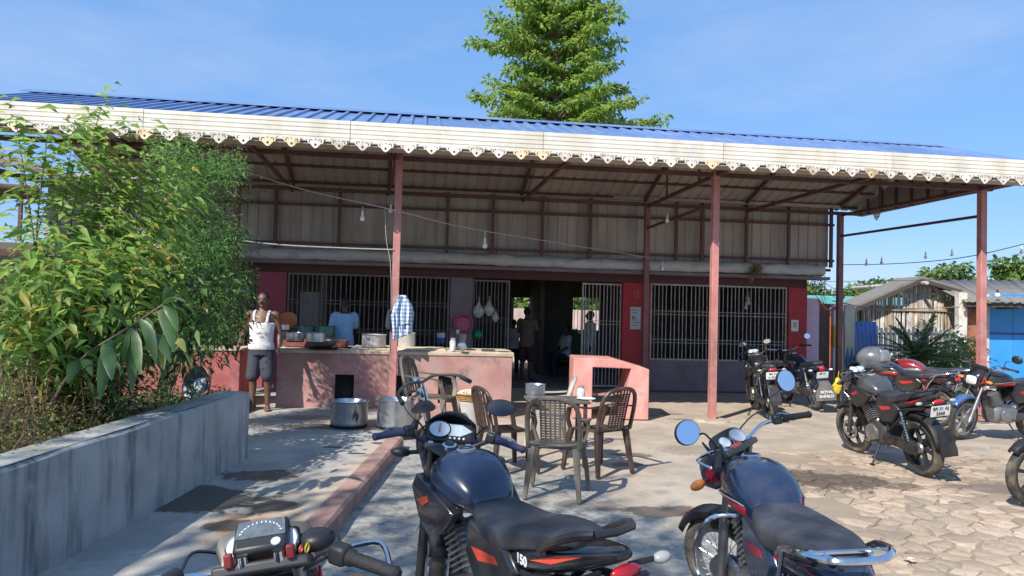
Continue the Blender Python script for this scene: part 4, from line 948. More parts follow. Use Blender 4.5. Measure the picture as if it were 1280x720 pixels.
# group on the right
bike((4.43, 8.42, 0), 95, 'graphite motorcycle with red tank flames and white number plate on the paving', 'sport', steer=10, lean=-7, tank=P_GREY, panel=M_BLK, plate='BR 31 AJ\n2268', accent=M_RED, mirrors=(0, 0), wheelk='alloy')
bike((6.35, 11.9, 0), 128, 'black motorcycle with chrome rail and hanging yellow bag beyond the helmet', 'commuter', steer=8, lean=-5, tank=P_BLACK, plate='BR 31', accent=M_RED, mirrors=(0, 0), wheelk='wire', rimm=M_ALU)
bike((7.25, 12.85, 0), 133, 'maroon motorcycle with long navy seat parked beside the potted cycad', 'commuter', steer=5, lean=-5, tank=P_MARO, accent=M_SIL, mirrors=(0, 0), wheelk='wire', rimm=M_ALU)
bike((7.05, 10.45, 0), 196, 'black and red motorcycle with blue front fender before the blue shed', 'commuter', steer=10, lean=-5, tank=P_BLACK, fend=P_BLUE, accent=M_RED, mirrors=(1, 0), wheelk='alloy', rimm=M_ALU)
bike((5.42, 6.7, 0), 191, 'violet black motorcycle with chrome fork nosing in beside the flagstones', 'sport', steer=-4, lean=-5, tank=P_PURP, accent=M_SIL, mirrors=(0, 0), wheelk='alloy')
# ------------------------------------------------------------------ counter, stand, vessels
M_CTR = mat('faded red oxide plaster', (.43, .22, .19), .8, var=.2, scale=3, bump=.25, bscale=18, dirt=(.36, .27, .23), dscale=2.2, damt=.85, dirt2=((.13, .085, .075), 1.7, .75))
M_CTOP = mat('pale counter top', (.56, .45, .33), .75, var=.2, scale=4, bump=.2, dirt=(.3, .22, .16), dscale=3, damt=.6)
M_SOOT = mat('soot', (.018, .016, .015), .95, var=.3)
K_YAW = math.atan(.13); KO = Vector((-3.45, 10.85, 0)); ke = Vector((math.cos(K_YAW), math.sin(K_YAW), 0)); kn = Vector((-math.sin(K_YAW), math.cos(K_YAW), 0))
def kl(x, y, d=0):
    p = onplane(x, y, KO+kn*d, kn); return (p-KO).dot(ke), p.z
def holed(xs, zs, holes, d0, d1):
    mb = MB(); nx, nz = len(xs), len(zs); V = [(x, d, z) for d in (d0, d1) for z in zs for x in xs]; F = []
    solid = lambda i, k: 0 <= i < nx-1 and 0 <= k < nz-1 and (i, k) not in holes
    ix = lambda d, i, k: d*nx*nz+k*nx+i
    for i in range(nx-1):
        for k in range(nz-1):
            if not solid(i, k): continue
            F.append((ix(0, i, k), ix(0, i+1, k), ix(0, i+1, k+1), ix(0, i, k+1))); F.append((ix(1, i, k), ix(1, i, k+1), ix(1, i+1, k+1), ix(1, i+1, k)))
            for (di, dk, a, b) in ((-1, 0, (i, k), (i, k+1)), (1, 0, (i+1, k), (i+1, k+1)), (0, -1, (i, k), (i+1, k)), (0, 1, (i, k+1), (i+1, k+1))):
                if not solid(i+di, k+dk): F.append((ix(0, *a), ix(0, *b), ix(1, *b), ix(1, *a)))
    used = sorted({q for f in F for q in f}); mp = {q: n_ for n_, q in enumerate(used)}
    mb.add([V[q] for q in used], [tuple(mp[q] for q in f) for f in F]); return mb
ZC = 1.0
counter = empty('cooking_counter', KO, K_YAW, 'long faded red cooking counter with three square fire holes', 'counter')
L_C = kl(640, 460)[0]
hx = [kl(418, 485)[0], kl(442, 485)[0], kl(494, 485)[0], kl(515, 485)[0], kl(548, 485)[0], kl(570, 485)[0]]
xs = [kl(345, 480)[0]]+hx+[L_C]; zs = [-.02, .20, .62, ZC-.06]
holed(xs, zs, {(1, 1), (3, 1), (5, 1)}, 0, .12).build('front_wall', M_CTR, counter, smooth=0, bevel=.008)
for k in range(3): MB().span((hx[2*k]-.03, .121, .15), (hx[2*k+1]+.03, .7, .66)).build('fire_chamber', M_SOOT, counter, smooth=0)
MB().span((L_C-.12, .121, 0), (L_C, 1.1, ZC-.06)).build('end_wall', M_CTR, counter, smooth=0, bevel=.008)
MB().span((xs[0], .121, 0), (xs[0]+.12, 1.1, ZC-.06)).build('end_wall', M_CTR, counter, smooth=0, bevel=.008)
MB().span((xs[0]+.121, .98, 0), (L_C-.121, 1.1, ZC-.06)).build('back_wall', M_CTR, counter, smooth=0)
mb = MB(); ys_ = [-.02+.16*i for i in range(8)]; xx = [xs[0]-.02+(L_C-xs[0]+.04)*i/30 for i in range(31)]
rings = []
for x in xx:
    j = .006*noise.noise(Vector((x*3, 0, 0)))
    rings.append([(x, -.015+j, ZC-.06), (x, -.02+j, ZC-.015), (x, 0, ZC+j), (x, 1.12, ZC+j), (x, 1.14, ZC-.06)])
mb.loft(rings).build('top_slab', M_CTOP, counter, smooth=40)
for k in range(4):
    MB().lathe([(.20, .0), (.20, .012), (.16, .014), (.15, .002)], (hx[0]+.12+k*.62, .55, ZC), n=20).build('hearth_ring', M_SOOT, counter)
low = empty('low_counter', KO, K_YAW, 'short red plaster counter block beside the planter, left of the man', 'counter')
l0, l1 = -2.6, kl(299, 480)[0]
MB().span((l0, 0, .0), (l1, .7, ZC-.05)).build('body', mat('red oxide plaster', (.36, .09, .09), .75, var=.25, scale=4, bump=.2, dirt=(.5, .24, .22), dscale=3, damt=.6, dirt2=((.12, .06, .06), 2, .6)), low, smooth=0, bevel=.01)
MB().span((l0-.02, -.02, ZC-.049), (l1+.02, .72, ZC-.01)).build('top_slab', M_CTOP, low, smooth=0, bevel=.008)
led = empty('brick_ledge', KO+ke*kl(372, 436, .3)[0]+kn*.5+Vector((0, 0, ZC+.012)), K_YAW, 'low dark red ledge on the counter under the row of pots', 'ledge')
MB().box((.25, .1, .05), (.95, .55, .10)).build('ledge_body', mat('dark red brick ledge', (.2, .06, .055), .8, var=.2), led, smooth=0, bevel=.01)
sack = MB(); g = []
s0, s1 = kl(440, 430, .4)[0], kl(558, 430, .4)[0]
for i in range(40):
    x = s0+(s1-s0)*i/39; row = []
    for k in range(12):
        y = .06+.8*k/11; ed = 1 if 0 < i < 39 and 0 < k < 11 else 0
        row.append((x+.03*noise.noise(Vector((y*5, i*.1, 0))), y+.03*noise.noise(Vector((x*4, 0, 5))), ZC+.008+ed*(.012+.035*abs(noise.noise(Vector((x*3, y*3, 1)))))))
    g.append(row)
so_ = sack.sheet(g).build('gunny_sheet', mat('cream cloth', (.62, .52, .38), .9, var=.12, bump=.4, bscale=60), smooth=60, solid=.004)
so_.location = KO; so_.rotation_euler = (0, 0, K_YAW)
tag(so_, 'rumpled cream sheet spread over the sunlit counter top', 'sheet')

stand = empty('masonry_stand', (0, 0, 0), 0, 'pink plastered masonry stand, open in the middle, before the gate', 'stand')
a_ = gnd(812, 525); yS = a_.y
sp_ = lambda x, y: (at(x, y, yS).x, at(x, y, yS).z)
x0s, x1s = sp_(716, 500)[0], sp_(811, 500)[0]
# outline in the front plane, opening between the legs
outer = [(x0s, 0.0), (x0s, sp_(714, 447)[1]), (sp_(768, 449)[0], sp_(768, 449)[1]), (x1s, sp_(812, 462)[1]), (x1s, 0.0), (sp_(776, 500)[0], 0.0), (sp_(789, 461)[0], sp_(789, 461)[1]), (sp_(741, 459)[0], sp_(741, 459)[1]), (sp_(740, 500)[0], 0.0)]
MB().prism(outer, (0, yS+.4, 0), (1, 0, 0), (0, 0, 1), .8).build('portal', mat('pink salmon plaster', (.62, .27, .23), .75, var=.15, scale=4, bump=.2, dirt=(.42, .16, .13), dscale=3, damt=.6, dirt2=((.5, .42, .37), 4, .5)), stand, smooth=0, bevel=.012)
MB().box(((x0s+x1s)/2-.05, yS+.42, .36), (x1s-x0s-.3, .5, .03)).build('shelf', M_CTR, stand, smooth=0)

M_ALUP = mat('dull aluminium', (.52, .54, .56), .38, metal=.9, var=.12, scale=6, dirt=(.3, .3, .3), dscale=5, damt=.5, bump=.05)
M_DKAL = mat('sooty aluminium', (.2, .2, .2), .5, metal=.7, var=.3, scale=6, dirt=(.03, .03, .03), dscale=4, damt=.8)
M_WAL = mat('whitish aluminium', (.60, .58, .54), .5, metal=.35, var=.1, dirt=(.4, .36, .3), damt=.4)
def pot(name, loc, r, h, m, label, cat='pot', prof=None, extra=None, tilt=None, group=None, base=True):
    o = empty(name, loc, rng.uniform(0, 6), label, cat, group)
    if tilt: o.rotation_euler = tilt
    p = prof or [(r*.0, .0), (r*.86, .0), (r*.97, h*.06), (r, h*.2), (r*.99, h*.94), (r*1.06, h*.985), (r*1.08, h), (r*1.03, h*1.005), (r*.96, h*.95), (r*.95, h*.2), (r*.85, h*.06), (0, h*.05)]
    MB().lathe(p, n=40, cap=False).build('bowl', m, o, smooth=50)
    if base: MB().lathe([(0, .0), (r*.9, -.002), (r*.995, h*.055), (r*1.004, h*.085), (r*.99, h*.1)], n=40, cap=False).build('sooted_base', M_SOOT, o)
    for s in (1, -1):
        if r > .14: MB().tube(smooth_path([(r*.99*s, -.04, h*.8), (s*(r+.035), -.03, h*.82), (s*(r+.035), .03, h*.82), (r*.99*s, .04, h*.8)], 4), .007, 6).build('handle', m, o)
    if extra: extra(o)
    return o
def stamp(o):
    o.rotation_euler = (0, 0, 0)
    for k in range(7):
        a = -1.15+.045*k+rng.uniform(-.02, .02); z0 = .10+rng.uniform(0, .05); pts = [(.245*math.cos(a+q*.05), .245*math.sin(a+q*.05)-.0035, z0+.10*q+.03*math.sin(q*6+k)) for q in (0, .3, .6, 1)]
        MB().tube(pts, .004, 5).build('paint_mark', M_INK, o)
pot('cooking_pot', gnd(436, 533, .12), .235, .33, M_ALUP, 'wide aluminium pot with dark scribbled mark, on the platform floor', extra=stamp)
pot('cooking_pot', gnd(494, 535, .12), .235, .37, M_ALUP, 'tall plain aluminium pot on the platform beside the pink post')
def onC(x, y): return gnd(x, y, ZC+.012)
pot('tub', onC(467, 435.5), .185, .22, M_WAL, 'whitish round tub on the counter left of the pink post', 'tub')
pot('tub', onC(508, 434), .14, .24, M_WAL, 'grey white pot on the counter behind the hanging towel', 'pot')
pot('cauldron', onC(404, 436), .22, .13, M_DKAL, 'shallow black iron cauldron on the counter edge', 'cauldron', prof=[(0, 0), (.1, .01), (.18, .06), (.22, .13), (.235, .13), (.235, .122), (.215, .12), (.17, .065), (.09, .025), (0, .02)])
zL = ZC+.115
pot('pot', gnd(369, 427, zL), .13, .14, M_ALUP, 'small shiny pot on the ledge nearest the man in the vest')
pot('pot', gnd(394, 428.5, zL), .135, .15, M_ALUP, 'aluminium pot on the ledge behind the black cauldron')
zB = 1.14
tz = at(383, 421, 12.3); MB_T = mat('teal enamel', (.05, .13, .13), .4, var=.15, coat=.3)
pot('vessel', (tz.x, tz.y, tz.z-.0), .15, .19, MB_T, 'teal enamel vessel at the back of the counter, before the pale board', 'vessel', base=False)
tz2 = at(408, 420, 12.3); pot('vessel', (tz2.x, tz2.y, tz2.z), .15, .17, mat('green teal enamel', (.04, .15, .12), .4, var=.15, coat=.3), 'green teal vessel beside the man in the blue shirt', 'vessel', base=False)
for nm, q in (('vessel_stand', tz), ('vessel_stand', tz2)):
    o = MB().lathe([(.12, 0), (.13, .02), (.13, q.z-.01), (.12, q.z)], (0, 0, 0), n=18).build(nm, M_DKAL, loc=(q.x, q.y, 0)); tag(o, 'sooty drum carrying the teal vessel' if q is tz else 'sooty drum carrying the green vessel', 'drum')
q = at(357, 413, 12.1); pot('small_pot', (q.x, q.y, q.z), .08, .10, M_ALUP, 'little silver pot behind the shoulder of the man in the vest')
o = MB().lathe([(.0, 0), (.09, 0), (.1, .02), (.1, q.z-.012), (0, q.z-.01)], n=16).build('drum', M_DKAL, loc=(q.x, q.y, 0)); tag(o, 'sooty drum carrying the little silver pot', 'drum')
q = at(360, 401.5, 12.4); pan = empty('pan', q, 0, 'orange pan tilted on the rack against the pink pillar', 'pan')
pan.rotation_euler = (R_(62), 0, R_(8)); MB().lathe([(0, 0), (.12, .0), (.155, .035), (.16, .036), (.125, .01), (0, .01)], n=28).build('dish', mat('orange enamel', (.42, .13, .03), .45, var=.2), pan)
rk = empty('rack', (q.x, q.y+.08, 0), 0, 'dark post rack holding the orange pan', 'rack'); MB().box((0, 0, q.z/2-.02), (.06, .06, q.z)).build('upright', M_STEEL, rk, smooth=0); MB().box((0, -.06, q.z-.15), (.3, .12, .02)).build('shelf', M_STEEL, rk, smooth=0)
# right end of the counter
q = onC(551, 429); dr = empty('drum', q, 0, 'small drum, blue below and grey above, on the counter', 'drum'); MB().lathe([(0, 0), (.075, 0), (.08, .01), (.08, .10), (.08, .11)], n=22).build('lower_body', mat('blue plastic', (.03, .10, .35), .4, var=.1), dr); MB().lathe([(.08, .111), (.08, .19), (.07, .2), (0, .2)], n=22).build('upper_body', M_WAL, dr)
pot('bucket', onC(578, 428.5), .085, .17, M_WAL, 'pale grey bucket on the counter by the grey pillar', 'bucket', prof=[(0, 0), (.07, 0), (.085, .165), (.09, .17), (.083, .17), (.068, .01), (0, .01)], base=False)
q = onC(573, 428.5)+Vector((0, .08, .18)); cup = empty('cup', (q.x-.02, q.y-.06, ZC+.185), 0, 'white cup standing on the rim of the grey bucket', 'cup'); MB().lathe([(0, 0), (.03, 0), (.036, .08), (.038, .08), (.034, .075), (.028, .005), (0, .005)], n=18, cap=False).build('cup_body', M_WHT, cup)
q = onplane(579, 405, WO-wn_*.05, wn_); ptub = empty('basin', q, W_YAW, 'pink plastic basin hung on the grey pillar', 'basin'); ptub.rotation_euler = (R_(82), 0, W_YAW); MB().lathe([(0, .0), (.14, .0), (.19, .09), (.2, .09), (.15, -.008), (0, -.008)], n=28).build('basin_body', mat('pink plastic', (.5, .09, .15), .45, var=.1), ptub)
q = onplane(597, 418, WO+wn_*.03, wn_); gb = empty('bowl', q, W_YAW, 'green plastic bowl hung on the left gate leaf', 'bowl'); gb.rotation_euler = (R_(85), 0, W_YAW); MB().lathe([(0, .075), (.05, .07), (.09, .03), (.10, -.01), (.105, -.012), (.09, .02), (0, .06)], n=24, cap=False).build('bowl_body', mat('green plastic', (.015, .28, .12), .4, var=.1), gb)
def bag(px_, py_, sc, label):
    q = onplane(px_, py_, WO+wn_*.0, wn_); b = empty('plastic_bag', q, W_YAW, label, 'plastic bag', 'clear bags hung on the gate'); b.scale = (sc, sc, sc)
    m = mat('cloudy polythene', (.55, .52, .45), .35, var=.3, scale=14, trans=.25, bump=.8, bscale=18)
    rings = []
    for i in range(13):
        t = i/12; r_ = .10*math.sin(min(1, t*1.15+.06)*math.pi*.9)**.7 if t < .9 else .03
        rings.append([(math.cos(a)*r_*(1+.3*noise.noise(Vector((math.cos(a)*2, math.sin(a)*2, t*4+px_)))), math.sin(a)*r_*.6-.07, .14*(t*2-1)) for a in [2*math.pi*k/14 for k in range(14)]])
    MB().loft(rings).build('bag_body', m, b, smooth=60); MB().tube([(0, -.07, .13), (.01, -.06, .2), (0, -.01, .24)], .012, 6).build('knot', m, b)
for q in ((598, 388, 1.15, 'bulging clear plastic bag on the left gate leaf, farthest from the doorway'), (611, 386, 1.1, 'clear plastic bag hung in the middle of three on the left gate leaf'), (619, 396, .75, 'small low-hung clear plastic bag on the left gate leaf next to the doorway')): bag(*q)
def jar(loc, r, h, label):
    o = empty('jar', loc, 0, label, 'jar'); MB().lathe([(0, 0), (r, 0), (r, h*.7), (r*.75, h*.82), (r*.75, h*.85)], n=20).build('glass', mat('cloudy jar glass', (.55, .55, .5), .12, var=.3, scale=20, coat=.4), o); MB().lathe([(r*.8, h*.851), (r*.8, h), (0, h)], n=20).build('lid', M_SIL, o)
jar(onC(566, 438.5), .05, .2, 'clear jar at the front of the counter'); 
q = onC(578, 439); o = empty('tin_bowl', q, 0, 'round tin bowl set on edge beside the clear jar', 'bowl'); o.rotation_euler = (R_(75), 0, .3); o.location.z += .075; MB().lathe([(0, .05), (.04, .045), (.07, 0), (.075, 0), (.045, .05), (0, .056)], n=22, cap=False).build('bowl_body', M_ALUP, o)
for k, (px_, py_) in enumerate(((610, 438), (628, 438.5))):
    q = onC(px_, py_); o = MB().box((0, 0, .008), (.22, .3, .012), (0, 0, .2*k)).build('tray', mat('pale tray', (.5, .45, .36), .5, var=.15) if k else mat('dark tray', (.08, .08, .085), .4), loc=q, bevel=.004); tag(o, ('dark flat tray on the right end of the counter', 'pale flat tray at the counter corner by the door')[k], 'tray')
# basket of puffed rice on a drum
q = Vector((at(587, 500, 9.8).x, 9.8, 0)); dr = empty('drum', q, 0, 'pale drum carrying the cane basket', 'drum'); MB().lathe([(0, 0), (.14, 0), (.145, .02), (.145, .41), (.135, .42), (0, .42)], n=26).build('drum_body', M_WAL, dr)
bk = empty('basket', q+Vector((0, 0, .422)), 0, 'shallow cane basket heaped with white puffed rice', 'basket'); m = mat('golden cane', (.42, .24, .08), .7, var=.3, scale=30, bump=.4, bscale=50)
MB().lathe([(0, 0), (.14, 0), (.15, .02), (.19, .10), (.182, .10), (.14, .03), (0, .02)], n=30, cap=False).build('bowl', m, bk)
for k in range(4): MB().torus((0, 0, .02+.025*k), (0, 0, 1), [(.148+.011*k, -.006), (.158+.011*k, -.006), (.158+.011*k, .006), (.148+.011*k, .006)], 30).build('cane_ring', m, bk)
MB().torus((0, 0, .103), (0, 0, 1), [(.18, -.01), (.2, -.01), (.205, .0), (.2, .012), (.18, .01)], 30).build('rim', m, bk)
rice = MB()
for k in range(700):
    a, rr = rng.uniform(0, 6.28), .175*math.sqrt(rng.random()); rice.ball((rr*math.cos(a), rr*math.sin(a), .10+.045*(1-(rr/.18)**2)+rng.uniform(0, .008)), .007, 5, 3)
tag(rice.build('puffed_rice', mat('puffed rice', (.75, .66, .55), .9, var=.1), bk), kind='stuff')
# ------------------------------------------------------------------ table and plastic chairs
def chair(loc, heading, m, label, scale=1, arms=True, weave=True):
    o = empty('plastic_chair', loc, R_(heading), label, 'chair', 'plastic chairs round the yard table'); o.scale = (scale,)*3
    # seat pan
    g = []
    for i in range(11):
        x = -.21+.43*i/10; hw = .205+.025*math.sin(i/10*math.pi)-.02*(i == 0)
        g.append([(x, hw*(k/5-1), .425-.018*(1-((k-5)/5)**2)*math.sin(min(1, i/9)*math.pi)-(.018 if i == 10 else 0)) for k in range(11)])
    MB().sheet(g).build('seat', m, o, solid=.008, smooth=50)
    for s in (1, -1):
        MB().loft([[(x+dx, s*(y+dy), z) for dx, dy in ((-w_, -d_), (w_, -d_), (w_, d_), (-w_, d_))] for x, y, z, w_, d_ in ((.19, .195, .425, .03, .026), (.225, .235, .2, .024, .02), (.245, .255, 0, .02, .017))]).build('leg', m, o, smooth=40, bevel=.005)
        MB().loft([[(x+dx, s*(y+dy), z) for dx, dy in ((-w_, -d_), (w_, -d_), (w_, d_), (-w_, d_))] for x, y, z, w_, d_ in ((-.19, .185, .44, .026, .03), (-.225, .21, .2, .022, .024), (-.26, .23, 0, .018, .018))]).build('leg', m, o, smooth=40, bevel=.005)
        if arms: MB().loft([[Vector((x, s*y, z))+Vector(q) for q in ((0, -.024, -.008), (0, .024, -.008), (0, .024, .008), (0, -.024, .008))] for x, y, z in smooth_path([(-.24, .225, .67), (-.1, .25, .655), (.08, .255, .645), (.18, .25, .62)], 4)]).build('arm', m, o, smooth=50)
        if arms: MB().loft([[(x+dx, s*(y+dy), z) for dx, dy in ((-.024, -.012), (.024, -.012), (.024, .012), (-.024, .012))] for x, y, z in ((.17, .25, .62), (.2, .245, .52), (.2, .21, .425))]).build('arm_post', m, o, smooth=40)
    # back frame arch
    def bk(u, z): return Vector((-.215-.10*((z-.43)/.42)-.035*(1-u*u)*.8, .215*u, z))
    arch = [bk(-1, .44), bk(-1.04, .58), bk(-1.0, .72), bk(-.82, .81), bk(-.45, .85), bk(0, .86), bk(.45, .85), bk(.82, .81), bk(1.0, .72), bk(1.04, .58), bk(1, .44)]
    ar = MB().tube(smooth_path(arch, 4), .021, 8).build('back_frame', m, o)
    MB().tube(smooth_path([bk(-1, .47), bk(0, .46), bk(1, .47)], 4), .013, 6).build('back_rail', m, ar)
    if weave:
        for k in range(15):
            z = .49+.022*k; e = .47; MB().loft([[bk(u, z)+Vector((dx, 0, dz)) for dx, dz in ((-.004, -.007), (.004, -.007), (.004, .007), (-.004, .007))] for u in (-e, -e*.5, 0, e*.5, e)]).build('slat', m, ar, smooth=50)
        for u in (-.47, -.28, -.09, .09, .28, .47): MB().tube([bk(u, .465)+Vector((.004, 0, 0)), bk(u, .65)+Vector((.002, 0, 0)), bk(u*1.05, .84)], .009, 6).build('back_upright', m, ar)
    else:
        for u in (-.72, -.43, -.14, .14, .43, .72): MB().loft([[bk(u, z)+Vector((0, dy, 0))+Vector((dx, 0, 0)) for dx, dy in ((-.004, -.02), (.004, -.02), (.004, .02), (-.004, .02))] for z in (.46, .6, .74, .835)]).build('back_upright', m, ar, smooth=50)
    return o
M_CHG = mat('grey brown chair plastic', (.11, .095, .075), .5, var=.2, scale=6, dirt=(.22, .2, .16), dscale=5, damt=.6)
M_CHB = mat('dark brown chair plastic', (.05, .028, .02), .45, var=.2, scale=6, dirt=(.16, .12, .09), dscale=5, damt=.5)
M_CHL = mat('faded beige chair plastic', (.45, .40, .33), .55, var=.15, scale=6, dirt=(.28, .24, .2), dscale=5, damt=.5)
chair((.45, 6.62, 0), 78, M_CHG, 'grey brown plastic chair with its woven back to the navy sporty motorcycle', 1.05)
chair((.95, 7.62, 0), 125, M_CHB, 'dark brown plastic chair with lattice back, right of the table', 1.04)
chair((-.02, 7.55, 0), 28, M_CHB, 'dark plastic armchair left of the table with daylight under its arm', weave=False)
chair((-1.02, 9.55, 0), -12, M_CHG, 'tall faded grey chair by the pots and the pink post', 1.17, weave=False)
chair((.46, 8.8, 0), 176, M_CHL, 'beige plastic chair on the far side of the table')
tb = empty('yard_table', (.52, 7.95, 0), R_(6), 'low square table with pale top among the plastic chairs', 'table')
m = mat('worn table laminate', (.11, .095, .08), .5, var=.15, dirt=(.25, .22, .18), damt=.5)
MB().box((0, 0, .69), (.66, .52, .03)).build('table_top', m, tb, bevel=.008)
for sx in (1, -1):
    for sy in (1, -1): MB().box((sx*.28, sy*.21, .337), (.04, .04, .673)).build('leg', M_CHB, tb, bevel=.004)
q = gnd(669, 493, .706); pot('pot', q, .112, .12, M_ALUP, 'small aluminium pot on the low square table', base=False)
pl = empty('plate', gnd(745, 496, .706), 0, 'white plate on the low square table by the brown chair', 'plate'); pl.location = (.84, 7.9, .706); MB().lathe([(0, 0), (.07, 0), (.10, .016), (.105, .016), (.075, -.0), (0, .004)], n=26).build('plate_body', M_WHT, pl)
jar((.80, 8.08, .706), .045, .13, 'clear jar on the low square table behind the white plate')

# ------------------------------------------------------------------ people
def remesh(mb, name, m, parent, vox, smooth_it=4):
    me = mb.mesh('tmp', m, smooth=0); o = bpy.data.objects.new('tmp', me); COL.objects.link(o)
    r = o.modifiers.new('r', 'REMESH'); r.mode = 'VOXEL'; r.voxel_size = vox
    s = o.modifiers.new('s', 'SMOOTH'); s.iterations = smooth_it; s.factor = .5
    me2 = bpy.data.meshes.new_from_object(o.evaluated_get(bpy.context.evaluated_depsgraph_get())); bpy.data.objects.remove(o)
    me2.materials.clear(); me2.materials.append(m)
    for p in me2.polygons: p.use_smooth = True
    return link(name, me2, parent)
def limb(mb, pts, rs, n=12):
    pts = [Vector(p) for p in pts]
    P = smooth_path(pts, 4); R2 = [float(np.interp(i/4, range(len(rs)), rs)) for i in range(len(P))]
    mb.tube(P, R2, n); mb.ball(P[0], R2[0], 10, 7); mb.ball(P[-1], R2[-1], 10, 7)
def hand(mb, w_, d, palm, s):
    """w_: wrist, d: pointing, palm: palm normal, s: thumb side sign"""
    d = Vector(d).normalized(); palm = Vector(palm).normalized(); side = d.cross(palm).normalized()*s
    w_ = Vector(w_); c = w_+d*.045
    mb.loft([[p+side*a+palm*b for a, b in ((-1*ww, -.012), (ww, -.012), (ww, .012), (-ww, .012))] for p, ww in ((w_, .026), (c, .04), (w_+d*.09, .038))])
    for k, L in enumerate((.066, .076, .071, .055)):
        b = w_+d*.088+side*(.029-.0195*k); mb.tube([b, b+d*L*.45+palm*.006, b+d*L*.78+palm*.02, b+d*L*.95+palm*.036], [.0095, .009, .0085, .007], 8)
    b = w_+d*.03+side*.03; mb.tube([b, b+side*.022+d*.03+palm*.012, b+side*.03+d*.06+palm*.022], [.012, .0105, .0085], 8)
def person(loc, heading, label, skin, top, bottom, hair=None, height=1.68, sleeves='vest', legs='shorts', armL=None, armR=None, sit=False, moustache=False, tint=None, vox=.0095, turn=0, slim=1.0):
    k = height/1.68; o = empty('person', loc, R_(heading), label, 'person'); o.scale = (k, k, k)
    ms = mat('skin '+skin, {'brown': (.16, .08, .05), 'dark': (.085, .043, .03), 'mid': (.2, .105, .07)}[skin], .5, var=.12, scale=7)
    mh = mat('black hair', (.012, .011, .011), .6, var=.3, scale=30, bump=.6, bscale=90)
    B = MB()
    hipz, kz = .90, .48
    def torso(z, grow=0):
        z_ = [.84, .92, 1.02, 1.14, 1.26, 1.36, 1.42, 1.46]; wy = [.15, .158, .145, .15, .168, .172, .125, .06]; wxx = [.105, .115, .118, .118, .118, .10, .075, .055]; cx = [0, .005, .02, .02, .012, 0, -.012, -.012]
        return [Vector((np.interp(z, z_, cx)+(np.interp(z, z_, wxx)*slim+grow)*math.cos(a), (np.interp(z, z_, wy)*slim+grow)*math.sin(a), z)) for a in [2*math.pi*i/22 for i in range(22)]]
    B.loft([torso(z) for z in (.84, .9, .96, 1.02, 1.08, 1.14, 1.2, 1.26, 1.32, 1.36, 1.40, 1.43, 1.46)])
    limb(B, [(-.012, 0, 1.42), (-.005, 0, 1.50), (.005, 0, 1.55)], [.062, .052, .052])
    Rh = Matrix.Rotation(R_(turn), 3, 'Z')
    hd_ = lambda p: Rh @ Vector(p)
    B.ball(hd_((.012, 0, 1.60)), (.093, .074, .108), 18, 12); B.ball(hd_((.032, 0, 1.545)), (.062, .052, .05), 12, 8)
    B.ball(hd_((.108, 0, 1.582)), (.022, .017, .022), 10, 7); B.ball(hd_((.102, 0, 1.603)), (.012, .011, .028), 8, 6); B.ball(hd_((.092, 0, 1.545)), (.016, .026, .011), 8, 6); B.ball(hd_((.084, 0, 1.512)), (.02, .022, .016), 8, 6)
    B.ball(hd_((.088, 0, 1.628)), (.018, .055, .010), 10, 6)
    for s in (1, -1): B.ball(hd_((.0, s*.077, 1.588)), (.022, .012, .033), 8, 6); B.ball(hd_((.078, s*.038, 1.575)), (.02, .022, .02), 8, 6)
    legp = {}
    for s in (1, -1):
        if sit: h, kn_, an = Vector((0, s*.085, .90)), Vector((.40, s*.12, .90)), Vector((.38, s*.12, .46))
        else: h, kn_, an = Vector((0, s*.085, hipz)), Vector((.02, s*.10, kz)), Vector((-.01, s*.11, .075))
        legp[s] = (h, kn_, an)
        limb(B, [h, h.lerp(kn_, .5)+Vector((.012, 0, 0)), kn_, kn_.lerp(an, .35)+Vector((-.018, 0, 0)), an], [.085, .078, .052, .055, .034])
        f0 = an+Vector((0, 0, -.035)); B.loft([[f0+Vector((x, s*.008*i+y*w_, z*hh-.03)) for y, z in ((-1, 0), (1, 0), (1, 1), (.4, 1.5), (-.4, 1.5), (-1, 1))] for i, (x, w_, hh) in enumerate(((-.055, .026, .03), (-.02, .034, .04), (.06, .042, .03), (.13, .046, .018), (.175, .03, .012)))])
        arm = (armL if s == 1 else armR) or [(-.0, .19, 1.385), (-.02, .235, 1.12), (.05, .24, .88)]
        A = [Vector((x, s*y, z)) for x, y, z in arm]
        limb(B, [Vector((-.005, s*.13, 1.385)), A[0], A[0].lerp(A[1], .5), A[1], A[1].lerp(A[2], .4), A[2]], [.055, .056, .045, .038, .037, .025])
        d = (A[2]-A[1]).normalized(); hand(B, A[2], d, Vector((.3, -s, 0)) if abs(d.y) < .8 else Vector((0, 0, -1)), -s if True else s)
        legp[('a', s)] = A
    remesh(B, 'body', ms, o, vox)
    # hair
    Hh = MB(); Hh.ball(hd_((-.008, 0, 1.622)), (.098, .081, .100), 16, 10); hm_ = remesh(Hh, 'hair', mh, o, .012, 2)
    me = hm_.data; bm = bmesh.new(); bm.from_mesh(me)
    for v in bm.verts:
        p = Rh.inverted() @ v.co; v.co += Vector((0, 0, .006))*noise.noise(v.co*40)
        if p.x > .035 and p.z < 1.665-.25*(p.x-.09): v.co = Rh @ Vector((.02, p.y*.7, 1.64))
        if p.z < 1.57: v.co.z = 1.575
    bm.to_mesh(me); bm.free()
    for s in (1, -1): MB().ball(hd_((.091, s*.03, 1.603)), (.008, .012, .006), 8, 6).build('eye', mat('dark eye', (.02, .015, .012), .2), o); MB().ball(hd_((.096, s*.032, 1.624)), (.008, .019, .005), 8, 5).build('eyebrow', mh, o)
    if moustache: MB().ball(hd_((.108, 0, 1.556)), (.008, .03, .007), 10, 5).build('moustache', mh, o)
    # clothes
    Tm = MB()
